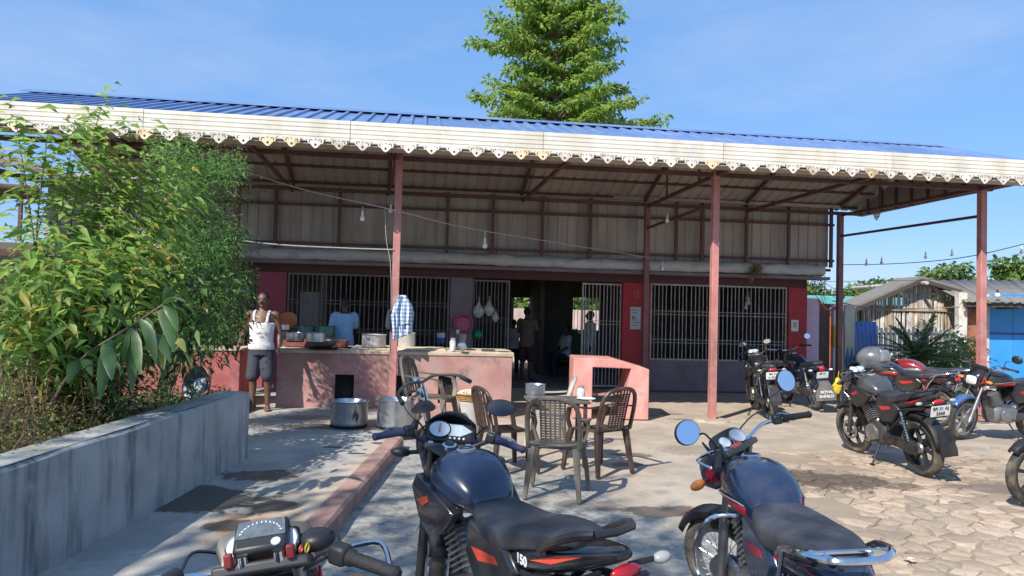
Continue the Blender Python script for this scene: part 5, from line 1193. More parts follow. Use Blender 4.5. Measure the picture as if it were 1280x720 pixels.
    if sleeves == 'vest':
        Tm.loft([torso(z, .014+(.01 if z < 1.0 else 0)) for z in (.88, .94, 1.0, 1.06, 1.12, 1.18, 1.225, 1.27)])
        for s in (1, -1):
            Tm.tube(smooth_path([(.115, s*.085, 1.22), (.108, s*.092, 1.30), (.075, s*.10, 1.39), (.0, s*.10, 1.437), (-.07, s*.095, 1.39), (-.105, s*.085, 1.28), (-.105, s*.08, 1.2)], 4), .023, 8)
        Tm.ball((.02, 0, 1.22), (.122, .14, .06), 16, 8)
    else:
        Tm.loft([torso(z, .018+(.012 if z < 1.0 else 0)) for z in (.80 if not sit else .88, .9, .98, 1.06, 1.14, 1.22, 1.3, 1.36, 1.40, 1.43)])
        for s in (1, -1):
            A = legp[('a', s)]; e = A[0].lerp(A[1], .75); limb(Tm, [Vector((-.005, s*.12, 1.38)), A[0], e], [.07, .072, .062])
            if sleeves == 'long': limb(Tm, [e, A[1], A[1].lerp(A[2], .92)], [.058, .052, .042])
    remesh(Tm, 'vest' if sleeves == 'vest' else 'shirt', top, o, .011, 5)
    Bm = MB(); Bm.loft([torso(z, .02) for z in (.80 if not sit else .86, .84, .88, .93, .97)])
    for s in (1, -1):
        h, kn_, an = legp[s]
        if legs == 'shorts': limb(Bm, [h+Vector((0, 0, -.02)), h.lerp(kn_, .5), kn_+Vector((0, s*.005, .03))], [.098, .10, .10])
        else: limb(Bm, [h+Vector((0, 0, -.02)), h.lerp(kn_, .5), kn_, an.lerp(kn_, .1)], [.098, .092, .075, .068])
    remesh(Bm, 'shorts' if legs == 'shorts' else 'trousers', bottom, o, .012, 5)
    return o
cl = lambda n, c: mat(n, c, .85, var=.12, scale=6, bump=.35, bscale=14, dirt=(c[0]*.7, c[1]*.7, c[2]*.7), dscale=4, damt=.5)
q = gnd(324, 513, .12)
person((q.x, q.y, .12), -84, 'man in white sleeveless vest and dark shorts standing in the counter gap', 'brown', cl('white vest cotton', (.72, .71, .68)), cl('dark slate shorts', (.05, .055, .07)), height=1.68, moustache=True, slim=1.04, armL=[(-.0, .19, 1.385), (-.03, .245, 1.13), (.09, .265, .93)], armR=[(0, .195, 1.385), (-.03, .27, 1.12), (.03, .33, .87)])
q = at(430, 425, 12.75)
person((q.x, 12.75, .12), 128, 'man in light blue shirt with his back turned behind the counter', 'dark', cl('sky blue shirt', (.27, .48, .72)), cl('blue trousers', (.04, .06, .12)), height=1.66, sleeves='short', legs='long', armL=[(0, .19, 1.385), (.06, .23, 1.15), (.24, .2, 1.1)], armR=[(0, .19, 1.385), (.05, .24, 1.15), (.22, .26, 1.05)])
q = gnd(657, 476, .03)
person((q.x, q.y, .03), 62, 'person in brown shirt and maroon shorts standing inside the doorway', 'dark', cl('brown shirt', (.17, .115, .075)), cl('maroon shorts', (.06, .025, .03)), height=1.68, sleeves='short', armL=[(0, .19, 1.385), (.05, .25, 1.15), (.2, .18, 1.25)], armR=[(0, .19, 1.385), (.06, .26, 1.16), (.22, .24, 1.33)])
q = at(641, 470, 18.6)
person((q.x, 18.6, .03), 80, 'shorter person in pale top and dark trousers by the back door', 'dark', cl('pale pink top', (.45, .38, .36)), cl('black trousers', (.02, .02, .022)), height=1.38, sleeves='short', legs='long')
q = at(707, 470, 18.2)
person((q.x, 18.2, -.32), 200, 'person in white shirt and dark trousers seated inside the dim doorway', 'dark', cl('white shirt', (.55, .57, .6)), cl('navy trousers', (.02, .025, .05)), height=1.62, sleeves='short', legs='long', sit=True, armL=[(0, .19, 1.385), (.08, .22, 1.14), (.3, .14, 1.0)], armR=[(0, .19, 1.385), (.08, .22, 1.14), (.3, .14, 1.0)])
bn = empty('bench', (q.x+.05, 18.25, .03), R_(200), 'dark bench inside the doorway under the seated person', 'bench'); MB().box((-.05, 0, .36), (.4, .9, .05)).build('seat', M_CHB, bn)
for sy in (1, -1): MB().box((-.05, sy*.4, .168), (.3, .05, .335)).build('leg', M_CHB, bn)
q = at(737, 440, 16.9)
person((q.x, 16.9, .03), 190, 'person in long pale shirt standing behind the right gate leaf', 'dark', cl('pale grey shirt', (.5, .52, .54)), cl('pale trousers', (.4, .41, .43)), height=1.64, sleeves='long', legs='long', armR=[(0, .19, 1.385), (.06, .25, 1.16), (.2, .33, 1.2)])
# ------------------------------------------------------------------ foliage
NR = np.random.default_rng(11)
def leaf_mesh(name, P, D, L, Wd, m, fold=.25, droop=.2):
    """many small pointed leaves, four triangles each, folded on the midrib"""
    P = np.asarray(P, float); D = np.asarray(D, float); n = len(P)
    D /= np.linalg.norm(D, axis=1, keepdims=True)+1e-9
    up = np.tile([0, 0, 1.0], (n, 1))+NR.normal(0, .45, (n, 3))
    Sd = np.cross(D, up); Sd /= np.linalg.norm(Sd, axis=1, keepdims=True)+1e-9
    Nn = np.cross(Sd, D); L = np.asarray(L)[:, None]; Wd = np.asarray(Wd)[:, None]
    dz = np.array([[0, 0, -1.0]])
    b = P; mid = P+D*L*.45+Nn*0; l = P+D*L*.42+Sd*Wd*.5+Nn*Wd*fold; r = P+D*L*.42-Sd*Wd*.5+Nn*Wd*fold; t = P+D*L+dz*L*droop
    V = np.stack([b, l, mid, r, t], 1).reshape(-1, 3)
    o = (np.arange(n)*5)[:, None, None]; F = (np.array([[0, 2, 1], [0, 3, 2], [1, 2, 4], [2, 3, 4]])[None]+o).reshape(-1, 3)
    me = bpy.data.meshes.new(name); me.vertices.add(len(V)); me.vertices.foreach_set('co', V.ravel().astype(np.float32))
    me.loops.add(len(F)*3); me.loops.foreach_set('vertex_index', F.ravel().astype(np.int32)); me.polygons.add(len(F)); me.polygons.foreach_set('loop_start', np.arange(0, len(F)*3, 3, dtype=np.int32))
    me.update(calc_edges=True); me.materials.append(m); return me
def clump_leaves(centres, radii, per, L, Wd, flat=.6, droop=-.1):
    P = []; D = []; LL = []; W = []
    for c, r in zip(centres, radii):
        k = max(3, int(per*r*r)); v = NR.normal(0, 1, (k, 3)); v /= np.linalg.norm(v, axis=1, keepdims=True)
        rad = r*NR.random((k, 1))**.45; p = np.array(c)+v*rad*np.array([1, 1, flat])
        d = v*np.array([1, 1, .5])+NR.normal(0, .45, (k, 3))+np.array([0, 0, droop])
        P.append(p); D.append(d); LL.append(L*NR.uniform(.6, 1.25, k)); W.append(Wd*NR.uniform(.7, 1.2, k))
    return np.concatenate(P), np.concatenate(D), np.concatenate(LL), np.concatenate(W)
M_BARK = mat('grey brown bark', (.16, .12, .085), .9, var=.3, scale=8, bump=.7, bscale=20)
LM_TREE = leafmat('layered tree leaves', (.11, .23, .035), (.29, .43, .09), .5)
LM_BROAD = leafmat('broad shrub leaves', (.115, .25, .045), (.28, .42, .085), .48)
LM_YEL = leafmat('yellowing shrub leaves', (.2, .26, .04), (.42, .38, .08), .45)
LM_FEA = leafmat('feathery shrub leaves', (.07, .21, .05), (.18, .38, .1), .45)
LM_DRY = leafmat('dry twig leaves', (.13, .10, .045), (.26, .19, .09), .25)
LM_GC = leafmat('ground cover leaves', (.08, .17, .035), (.2, .3, .07), .4)
LM_FAR = leafmat('far tree leaves', (.07, .14, .03), (.18, .28, .07), .35)
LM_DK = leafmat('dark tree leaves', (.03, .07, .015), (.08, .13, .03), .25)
def tree(loc, label, clumps, lm, L, Wd, per, trunk, limbs, flat=.6, cat='tree', group=None, crown_name='crown', name='tree', droop=-.1):
    o = empty(name, loc, 0, label, cat, group)
    MB().tube(*trunk, 10).build('trunk', M_BARK, o)
    for i, (pts, rs) in enumerate(limbs): MB().tube(pts, rs, 6).build('limb', M_BARK, o)
    link(crown_name, leaf_mesh(crown_name, *clump_leaves([c[:3] for c in clumps], [c[3] for c in clumps], per, L, Wd, flat, droop), lm), o)
    return o
# tall layered tree behind the roof
def layered_tree():
    r = random.Random(5); Y = 26; base = at(695, 150, Y); X0 = base.x
    clumps = []; limbs = []
    def pxt(x, y): p = at(x, y, Y); return p.x-X0, p.z
    tiers = [  # (y, left x, right x) of each spreading layer in the photograph
        (150, 610, 834), (128, 588, 800), (104, 610, 786), (80, 640, 770), (50, 584, 780), (26, 612, 780), (4, 634, 778), (-22, 640, 740), (-45, 660, 725)]
    for (y, xl, xr) in tiers:
        (a, z), (b, _) = pxt(xl, y), pxt(xr, y); half = (b-a)/2; cx = (a+b)/2
        for k in range(7):
            ang = (0, math.pi, .7, 2.4, 3.9, 5.4, 1.55)[k]+r.uniform(-.12, .12); ex, ey = math.cos(ang), math.sin(ang); rx = (b if ex > 0 else -a)*(1.0 if k < 2 else r.uniform(.85, 1.1))
            tip = Vector((ex*rx, ey*half*.8, z+r.uniform(-.1, .2))); st = Vector((0, 0, z-.5)); limbs.append(([st, st.lerp(tip, .5)+Vector((0, 0, .1)), tip], [.05, .03, .012]))
            for j in range(int(abs(rx)/.30)+2):
                t = .2+.8*(j+r.random()*.6)/(int(abs(rx)/.30)+2); p = st.lerp(tip, min(t, 1.02)); q_ = .28*(1.1-t)
                for _ in range(2): clumps.append((p.x+r.uniform(-q_, q_), p.y+r.uniform(-.3, .3), p.z+.06+r.uniform(-.08, .1), r.uniform(.28, .5)*(1.12-.35*t)))
        for k in range(int(half*1.5)):
            ang = r.uniform(0, 6.28); q_ = math.sqrt(r.random())*.75; clumps.append((cx+math.cos(ang)*half*q_, math.sin(ang)*half*.7*q_, z+r.uniform(-.25, .3), r.uniform(.25, .42)))
    zt = pxt(690, -40)[1]
    tree((X0, Y, 0), 'tall tree with layered green branches rising behind the blue roof', clumps, LM_TREE, .22, .11, 170, ([(0, 0, 0), (.05, 0, 4), (-.05, .05, 8), (0, 0, zt)], [.22, .17, .11, .03]), limbs, flat=.27)
layered_tree()
# shade tree standing outside the picture, behind the camera's left shoulder
def shade_tree():
    r = random.Random(9); cl_ = []; lb = []
    for k in range(62):
        a = r.uniform(0, 6.28); rr = 2.75*math.sqrt(r.random()); c = (rr*math.cos(a)*.9, rr*math.sin(a)*1.05, 8.3+r.uniform(-.9, 1.2)-.1*rr)
        if r.random() < .10: continue
        cl_.append((*c, r.uniform(.42, .8))); 
        if k % 3 == 0: lb.append(([(0, 0, 5.4), (c[0]*.5, c[1]*.5, 6.9), c], [.08, .05, .02]))
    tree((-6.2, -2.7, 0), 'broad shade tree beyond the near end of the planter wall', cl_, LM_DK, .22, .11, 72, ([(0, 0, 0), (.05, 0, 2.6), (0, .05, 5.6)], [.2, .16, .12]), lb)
shade_tree()
# trees on the skyline
def far_tree(px_, pyt, pyb, Y, w_px, label, seed):
    r = random.Random(seed); b = at(px_, pyb, Y); t = at(px_, pyt, Y); R0 = w_px*Y/900/2; cl_ = []
    H = t.z; zb = max(1.2, H*.25)
    for k in range(60):
        v = Vector((r.gauss(0, 1), r.gauss(0, 1), r.gauss(0, 1))).normalized(); q = r.random()**.35
        cl_.append((v.x*R0*q, v.y*R0*q*.7, (zb+H)/2+v.z*(H-zb)/2*q*(1-.2*abs(v.x)), R0*r.uniform(.2, .34)))
    lim = [([(0, 0, zb), (c[0]*.6, c[1]*.6, c[2]*.9)], [.12, .05]) for c in cl_[:6]]
    tree((b.x, Y, 0), label, cl_, LM_FAR, .55, .3, 70*3/max(1, R0), ([(0, 0, 0), (0, 0, zb+1)], [.3, .2]), lim, group='trees on the skyline')
for i, a in enumerate(((1186, 322, 345, 55, 84, 'domed green tree above the ridge of the bamboo hut'), (1270, 318, 345, 55, 74, 'green tree rising behind the blue shed roof'), (1112, 345, 360, 60, 70, 'low pale green tree left of the bamboo hut ridge'), (1068, 352, 362, 65, 46, 'low tree behind the turquoise edged roof'), (1350, 322, 345, 55, 90, 'wide green tree beyond the blue shed'), (1014, 350, 366, 70, 70, 'low dark tree behind the far end of the eatery'))): far_tree(*a, seed=20+i)
def hedge(x0, x1, Y, h, label, seed):
    r = random.Random(seed); o = empty('treeline', ((x0+x1)/2, Y, 0), 0, label, 'treeline'); cl_ = [(x-(x0+x1)/2, r.uniform(-2, 2), r.uniform(.3, h), r.uniform(.9, 1.6)) for x in np.linspace(x0, x1, 90) for _ in (0, 1)]
    tag(link('foliage', leaf_mesh('foliage', *clump_leaves([c[:3] for c in cl_], [c[3] for c in cl_], 26, .6, .35, .8), LM_FAR), o), kind='stuff')
hedge(20, 110, 80, 2.6, 'distant strip of trees along the skyline right of the eatery', 31); hedge(-120, -30, 80, 2.6, 'distant strip of trees along the skyline behind the shrubs', 32)
hedge(-14, 8, 30, 2.2, 'green bushes in the yard behind the eatery', 33)

# shrubs in the planter
def stems_leaves(stems, per, L, Wd, spread=.12, droop=-.5, whorl=True, start=.25):
    P = []; D = []; LL = []; W = []
    for pts in stems:
        pth = smooth_path(pts, 6); n = int(per*len(pth))
        for _ in range(n):
            t = start+(1-start)*NR.random()**.7; i = min(int(t*(len(pth)-1)), len(pth)-2); p = pth[i].lerp(pth[i+1], NR.random()); ax = (pth[i+1]-pth[i]).normalized()
            v = Vector(NR.normal(0, 1, 3)); v = (v-ax*v.dot(ax)).normalized()
            d = v+ax*.45+Vector((0, 0, droop)); q = p+Vector(NR.normal(0, spread, 3))
            P.append(q); D.append(d); LL.append(L*NR.uniform(.4, 1.3)); W.append(Wd*NR.uniform(.6, 1.3))
    return np.array(P), np.array(D), np.array(LL), np.array(W)
def shrub(name, base, stems, label, lm, per, L, Wd, spread, droop=-.5, extra=None, stem_r=.014, cat='shrub'):
    o = empty(name, base, 0, label, cat)
    b = Vector(base); loc = [[Vector(p)-b for p in s] for s in stems]
    for s in loc: MB().tube(smooth_path(s, 5), [stem_r*(1-.75*i/(5*(len(s)-1))) for i in range(5*(len(s)-1)+1)], 6).build('stem', M_BARK, o)
    link('foliage', leaf_mesh('foliage', *stems_leaves(loc, per, L, Wd, spread, droop), lm), o)
    if extra: extra(o, loc)
    return o
def tips(base, targets, lift=.5):
    b = Vector(base); out = []
    for t in targets:
        t = Vector(t); m = b.lerp(t, .5)+Vector((rng.uniform(-.12, .12), rng.uniform(-.12, .12), lift*rng.uniform(.1, .35))); out.append([b+Vector((rng.uniform(-.1, .1), rng.uniform(-.1, .1), 0)), m, t])
    return out
# tall broad-leaved shrub reaching over the fascia
b1 = (-4.25, 6.6, .62)
T1_ = [at(x, y, Y) for x, y, Y in ((128, 128, 6.9), (118, 160, 6.7), (20, 150, 6.2), (150, 200, 6.8), (180, 230, 6.9), (200, 180, 7.2), (215, 240, 7.0), (160, 260, 6.6), (235, 205, 7.4), (90, 180, 6.5), (60, 165, 6.4), (140, 165, 6.9), (230, 260, 7.1))]
def yel(o, loc):
    link('yellow_foliage', leaf_mesh('yellow_foliage', *stems_leaves(loc[::2], 1.2, .13, .035, .1, -.3, start=.6), LM_YEL), o)
shrub('broadleaf_shrub', b1, tips(b1, T1_), 'tall broad-leaved shrub from the planter, its top hanging over the cream fascia', LM_BROAD, 14, .165, .052, .13, extra=yel)
b2 = (-3.75, 5.9, .62)
T2_ = [at(x, y, Y) for x, y, Y in ((50, 320, 5.4), (90, 300, 5.6), (130, 310, 5.8), (170, 330, 6.0), (200, 350, 6.2), (212, 370, 6.3), (140, 360, 5.6), (80, 350, 5.3), (30, 370, 5.0), (180, 390, 5.7), (120, 390, 5.3), (195, 400, 6.0), (60, 390, 5.0), (200, 300, 6.4), (160, 300, 6.2), (212, 330, 6.7))]
shrub('broadleaf_shrub', b2, tips(b2, T2_), 'lower broad-leaved shrub with yellow-green tips behind the planter wall', LM_BROAD, 15, .17, .054, .14, extra=lambda o, loc: link('yellow_foliage', leaf_mesh('yellow_foliage', *stems_leaves(loc, 1.8, .15, .045, .1, -.3, start=.6), LM_YEL), o))
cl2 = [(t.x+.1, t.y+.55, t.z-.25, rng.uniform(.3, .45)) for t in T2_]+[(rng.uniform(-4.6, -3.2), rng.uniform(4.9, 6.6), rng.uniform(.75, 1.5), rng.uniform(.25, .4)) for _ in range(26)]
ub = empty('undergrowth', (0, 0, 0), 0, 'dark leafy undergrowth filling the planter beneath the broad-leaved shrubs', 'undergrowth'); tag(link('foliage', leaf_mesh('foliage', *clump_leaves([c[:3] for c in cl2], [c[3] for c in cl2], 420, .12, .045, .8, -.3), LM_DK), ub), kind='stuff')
# feathery fine-leaved shrub by the counter
b3 = (-4.15, 8.7, .5)
T3_ = [at(x, y, Y) for x, y, Y in ((225, 185, 8.6), (200, 200, 8.5), (255, 200, 8.9), (275, 215, 9.0), (235, 240, 8.7), (260, 260, 8.8), (215, 280, 8.4), (250, 300, 8.7), (275, 320, 8.9), (225, 330, 8.4), (262, 350, 8.8), (268, 372, 9.0), (240, 380, 8.5), (255, 410, 8.6), (205, 240, 8.5), (275, 290, 8.9), (200, 320, 8.3), (275, 345, 9.0), (265, 400, 8.7), (230, 425, 8.3), (195, 370, 8.2))]
o3 = shrub('feathery_shrub', b3, tips(b3, T3_, .9), 'dense feathery fine-leaved shrub between the planter and the red counter', LM_FEA, 24, .07, .018, .17, -.25, stem_r=.012)
cl3 = [(t.x-b3[0]+rng.uniform(-.2, .2), t.y-b3[1]+rng.uniform(-.2, .3), t.z-b3[2]+rng.uniform(-.15, .15), rng.uniform(.22, .36)) for t in T3_ for _ in (0, 1)]
link('fine_foliage', leaf_mesh('fine_foliage', *clump_leaves([c[:3] for c in cl3], [c[3] for c in cl3], 3600, .065, .015, .8, -.2), LM_FEA), o3)
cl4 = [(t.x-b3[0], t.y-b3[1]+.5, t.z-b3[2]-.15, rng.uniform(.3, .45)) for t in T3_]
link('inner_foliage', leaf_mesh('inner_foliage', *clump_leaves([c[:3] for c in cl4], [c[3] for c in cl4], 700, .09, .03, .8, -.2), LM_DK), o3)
# wispy sprays at its edge
ws_ = empty('wispy_creeper', (-3.35, 9.2, .6), 0, 'wispy pale creeper sprays against the dark upper screen', 'creeper')
for x, y in ((290, 190), (300, 215), (286, 250), (305, 300), (292, 330), (310, 372), (298, 260))[:4]:
    t = at(x+rng.uniform(0, 14), y, 9.3)-Vector(ws_.location); st = at(x-55, y+15, 9.0)-Vector(ws_.location)
    pth = smooth_path([st, st.lerp(t, .5)+Vector((0, 0, .1)), t], 8); MB().tube(pth, .003, 4).build('spray', M_BARK, ws_)
    link('spray_leaves', leaf_mesh('spray_leaves', *stems_leaves([[pth[0], pth[8], pth[-1]]], 6, .05, .015, .05, -.2), LM_GC), ws_)
# big-leaved branch drooping over the wall, every leaf its own part
def big_branch():
    b = Vector((-3.35, 5.0, .62)); o = empty('large_leaved_branch', b, 0, 'low branch of long drooping leaves hanging by the planter wall', 'branch')
    p0, p1, p2 = at(100, 450, 5.0), at(160, 410, 5.1), at(205, 380, 5.2)
    pth = smooth_path([b, (b+p0)/2, p0, p1, p2], 5); MB().tube([p-b for p in pth], [.012]*8+[.008]*(len(pth)-8), 6).build('stem', M_BARK, o)
    e2 = [at(160, 410, 5.1), at(190, 416, 5.15), at(212, 424, 5.2)]; MB().tube([p-b for p in smooth_path(e2, 4)], .006, 6).build('stem', M_BARK, o)
    m1 = leafmat('long leaf', (.06, .13, .045), (.10, .19, .06), .35, .35); m2 = leafmat('long yellow leaf', (.3, .34, .08), (.36, .38, .1), .4, .4)
    spots = [(p1, (150, 470)), (p1, (175, 468)), (at(175, 400, 5.1), (195, 455)), (at(180, 397, 5.15), (190, 445)), (p2, (222, 415)), (p2, (232, 378)), (at(200, 384, 5.2), (218, 440)), (e2[1], (205, 462)), (e2[1], (212, 452)), (e2[2], (232, 440)), (e2[2], (240, 462)), (p0, (115, 470)), (p0, (85, 480)), (at(130, 430, 5), (140, 475)), (p1, (135, 390)), (p2, (215, 360)), (at(120, 440, 5), (95, 440)), (at(140, 425, 5), (125, 500)), (p0, (60, 455)), (e2[0], (165, 490))]
    for i, (s, (tx, ty)) in enumerate(spots):
        t = at(tx, ty, s.y-.12+rng.uniform(-.1, .1)); s = Vector(s); L = t-s; sd = Vector((rng.uniform(.5, 1), rng.uniform(-.6, .6), rng.uniform(-.2, .2))); sd = (sd-L.normalized()*sd.dot(L.normalized())).normalized(); nn = sd.cross(L.normalized())
        rows = []
        for q in (0, .12, .3, .5, .7, .88, 1):
            w_ = .042*math.sin(math.pi*min(.98, q*.92+.06))**.8*(L.length/.3)**.5; c = s+L*q+Vector((0, 0, .05*math.sin(q*math.pi)))-nn*0
            rows.append([c-sd*w_+nn*w_*.3-b, c-b, c+sd*w_+nn*w_*.3-b])
        MB().sheet(rows).build('leaf', m2 if i in (7, 9) else m1, o, smooth=70)
big_branch()
# dry scrub and ground cover
dr_ = empty('dry_scrub', (-3.5, 4.4, .62), 0, 'dry brown twiggy scrub behind the near end of the planter wall', 'scrub')
tw = MB(); P_ = []
for k in range(330):
    x, y = rng.uniform(-1.6, .55), rng.uniform(-.7, 1.6); h = rng.uniform(.25, .75)*(1-.25*abs(y)); p = Vector((x, y, 0)); q = p+Vector((rng.uniform(-.2, .2), rng.uniform(-.2, .2), h)); mdl = p.lerp(q, .5)+Vector((rng.uniform(-.08, .08), rng.uniform(-.08, .08), 0))
    tw.tube([p, mdl, q], .0035, 4, cap=False); P_.append([p, mdl, q])
tag(tw.build('twigs', mat('dry twigs', (.19, .13, .07), .9, var=.3), dr_, smooth=0), kind='stuff')
tag(link('dry_leaves', leaf_mesh('dry_leaves', *stems_leaves(P_, 1.9, .045, .018, .05, 0, start=.2), LM_DRY), dr_), kind='stuff')
gc = empty('ground_cover', (-3.6, 5.2, .66), 0, 'low green weeds along the top of the planter wall', 'weeds')
cg = [(rng.uniform(-2.2, .70), rng.uniform(-2.2, 2.4), rng.uniform(-.02, .10), rng.uniform(.10, .2)) for _ in range(420)]
tag(link('weed_leaves', leaf_mesh('weed_leaves', *clump_leaves([c[:3] for c in cg], [c[3] for c in cg], 1500, .05, .024, .5, .3), LM_GC), gc), kind='stuff')
cg2 = [(rng.uniform(-1.4, .55), rng.uniform(-1.0, 1.9), rng.uniform(.1, .42), rng.uniform(.14, .24)) for _ in range(70)]
tag(link('weed_leaves', leaf_mesh('weed_leaves', *clump_leaves([c[:3] for c in cg2], [c[3] for c in cg2], 900, .06, .02, .7, .2), LM_GC), gc), kind='stuff')
# bare tree and old hut at far left
bt = empty('bare_tree', (-8.3, 11.5, .4), 0, 'leafless branching sapling against the sky left of the canopy', 'tree')
def br(p, d, L, r_, n):
    q = p+d*L; mid = p.lerp(q, .5)+Vector((rng.uniform(-.05, .05), 0, rng.uniform(-.05, .05)))*L
    MB().tube([p, mid, q], [r_, r_*.85, r_*.7], 6).build('limb', M_BARK, bt)
    if n:
        for k in range(2 if n > 1 else 3):
            a = (k-.5)*1.0+rng.uniform(-.25, .25); nd = Vector((d.x*math.cos(a)-d.z*math.sin(a), rng.uniform(-.25, .25), d.x*math.sin(a)+d.z*math.cos(a))).normalized(); br(q, nd, L*.72, r_*.65, n-1)
br(Vector((0, 0, 0)), Vector((.1, 0, 1)).normalized(), 1.35, .03, 4)
# ------------------------------------------------------------------ old hut at far left
hutl = empty('tin_roofed_hut', (-8.6, 11.0, 0), 0, 'dark hut with corrugated cement roof behind the shrubs', 'hut')
lo = Vector(hutl.location); mC = mat('weathered corrugated cement', (.16, .155, .15), .9, var=.2, bump=.3, dirt=(.07, .07, .065), damt=.6)
A_, B_ = at(-60, 192, 10.2), at(112, 232, 12.2)
dirn = (B_-A_); g = []
for i in range(65):
    t = i/64; p = A_+dirn*t; w_ = .035*math.sin(i*math.pi/4); g.append([p+Vector((0, 0, w_))-lo, p+Vector((-2.2, 2.4, .75+w_))-lo])
MB().sheet(g).build('roof_sheet', mC, hutl, solid=.008, smooth=50)
MB().tube([at(-40, 236, 10.2)-lo, at(46, 241, 11.0)-lo], .11, 12).build('roof_beam', M_BARK, hutl)
MB().beam(A_-lo+Vector((0, .05, -.10)), B_-lo+Vector((0, .05, -.10)), .08, .08).build('purlin', M_BARK, hutl)
w0, w1 = at(-80, 400, 12), at(42, 400, 12.6)
MB().prism([(0, 0), (1, 0), (1, 2.42), (0, 2.3)], w0-lo-Vector((0, 0, w0.z)), (w1-w0)-Vector((0, 0, (w1-w0).z)), (0, 0, 1), .15).build('wall', mat('dark mud wall', (.05, .04, .032), .95, var=.3), hutl, smooth=0)
MB().box((B_.x-lo.x-.1, B_.y-lo.y+.2, 1.5), (.12, .12, 3.0)).build('post', M_BARK, hutl)

# ------------------------------------------------------------------ right background
def vquad(pts, th=.05):
    """wall slab through points in one vertical plane"""
    return MB().loft([[Vector(p)+Vector((0, t, 0)) for p in pts] for t in (0, th)])
ob = empty('orange_building', at(1040, 480, 24)-Vector((0, 0, at(1040, 480, 24).z)), 0, 'orange red building with turquoise roof edge behind the eatery', 'building'); lo = Vector(ob.location)
xa, xb = at(1000, 400, 24).x-lo.x, at(1110, 400, 24).x-lo.x
MB().span((xa, 0, 0), (xb, 4, 2.15)).build('wall', mat('orange red wall', (.5, .09, .04), .75, var=.15, dirt=(.35, .09, .05), damt=.6), ob, smooth=0)
MB().span((xa-.2, -.35, 2.152), (xb+.35, 4.2, 2.42)).build('roof', mat('turquoise paint', (.13, .40, .42), .6, var=.15), ob, smooth=0, bevel=.02)
for k in range(5): MB().lathe([(.13, 0), (.13, .02), (0, .02)], (xa+.5+k*.55, -.001, 1.95), (0, -1, 0), 14).build('roundel', M_WHT, ob)
yp = empty('painted_post', at(1044, 480, 16.6)*1, 0, 'post painted in yellow and white by the end of the eatery', 'post'); yp.location.z = 0
for k in range(4): MB().box((0, 0, .25+.5*k), (.16, .16, .498)).build('painted_band', mat('yellow paint', (.62, .42, .05), .6, var=.15) if k % 2 == 0 else M_WHT, yp, smooth=0)
MB().box((.35, .1, 1.0), (.22, .1, 2.0)).build('side_strip', mat('cream strip', (.6, .55, .42), .7, var=.15), yp, smooth=0)
# bamboo hut
YH = 19.5; hut = empty('bamboo_hut', (at(1140, 470, YH).x, YH, 0), 0, 'bamboo walled hut with low gable roof beyond the parked motorcycles', 'hut'); lo = Vector(hut.location)
mBam = [mat('weathered bamboo %s' % n_, c, .8, var=.3, scale=5, bump=.3, dirt=(.2, .15, .1), dscale=4, damt=.6) for n_, c in (('pale', (.6, .55, .46)), ('grey', (.47, .44, .39)), ('brown', (.36, .28, .2)))]
apex = at(1143, 350, YH); le = at(1058, 388, YH); re = at(1222, 372, YH)
def gable_z(x):
    return le.z+(apex.z-le.z)*(x-le.x)/(apex.x-le.x) if x < apex.x else apex.z+(re.z-apex.z)*(x-apex.x)/(re.x-apex.x)
x = le.x+.1; bamb = {}
while x < re.x-.05:
    zt = gable_z(x)-.05+rng.uniform(-.03, .03); r_ = rng.uniform(.022, .034)
    MB().tube([(x-lo.x, rng.uniform(-.02, .02), 0), (x-lo.x+rng.uniform(-.02, .02), 0, zt*.5), (x-lo.x+rng.uniform(-.025, .025), rng.uniform(-.02, .02), zt)], r_, 6).build('bamboo_pole', rng.choice(mBam), hut)
    x += rng.uniform(.048, .072)
for z_ in (.5, 1.35, 1.95): MB().beam((le.x-lo.x, -.06, z_), (re.x-lo.x, -.06, z_+rng.uniform(-.03, .03)), .03, .05).build('batten', mBam[2], hut)
MB().span((le.x-lo.x, .3, 0), (re.x-lo.x, .34, 1.9)).build('inner_lining', mat('dim hut inside', (.16, .13, .1), .95), hut, smooth=0)
mRf = mat('dusty tin roof', (.2, .18, .155), .7, var=.25, scale=3, bump=.3, dirt=(.14, .1, .07), dscale=3, damt=.7); mRu = mat('dark roof timber', (.06, .05, .042), .9)
for a, b in ((le+Vector((-.15, 0, -.06)), apex), (apex, re+Vector((.2, 0, -.08)))):
    MB().loft([[a-lo+Vector((0, -.35, .02)), b-lo+Vector((0, -.35, .02)), b-lo+Vector((0, -.35, .09)), a-lo+Vector((0, -.35, .09))], [a-lo+Vector((0, .9, .02)), b-lo+Vector((0, .9, .02)), b-lo+Vector((0, .9, .09)), a-lo+Vector((0, .9, .09))]]).build('roof_slope', mRf, hut, smooth=0)
    MB().beam(a-lo+Vector((0, -.36, -.03)), b-lo+Vector((0, -.36, -.03)), .05, .1).build('barge_board', mRu, hut)
MB().tube([(apex.x-lo.x-.0, -.6, apex.z-.1), (apex.x-lo.x, 3.5, apex.z-.1)], .05, 8).build('ridge_pole', mBam[1], hut)
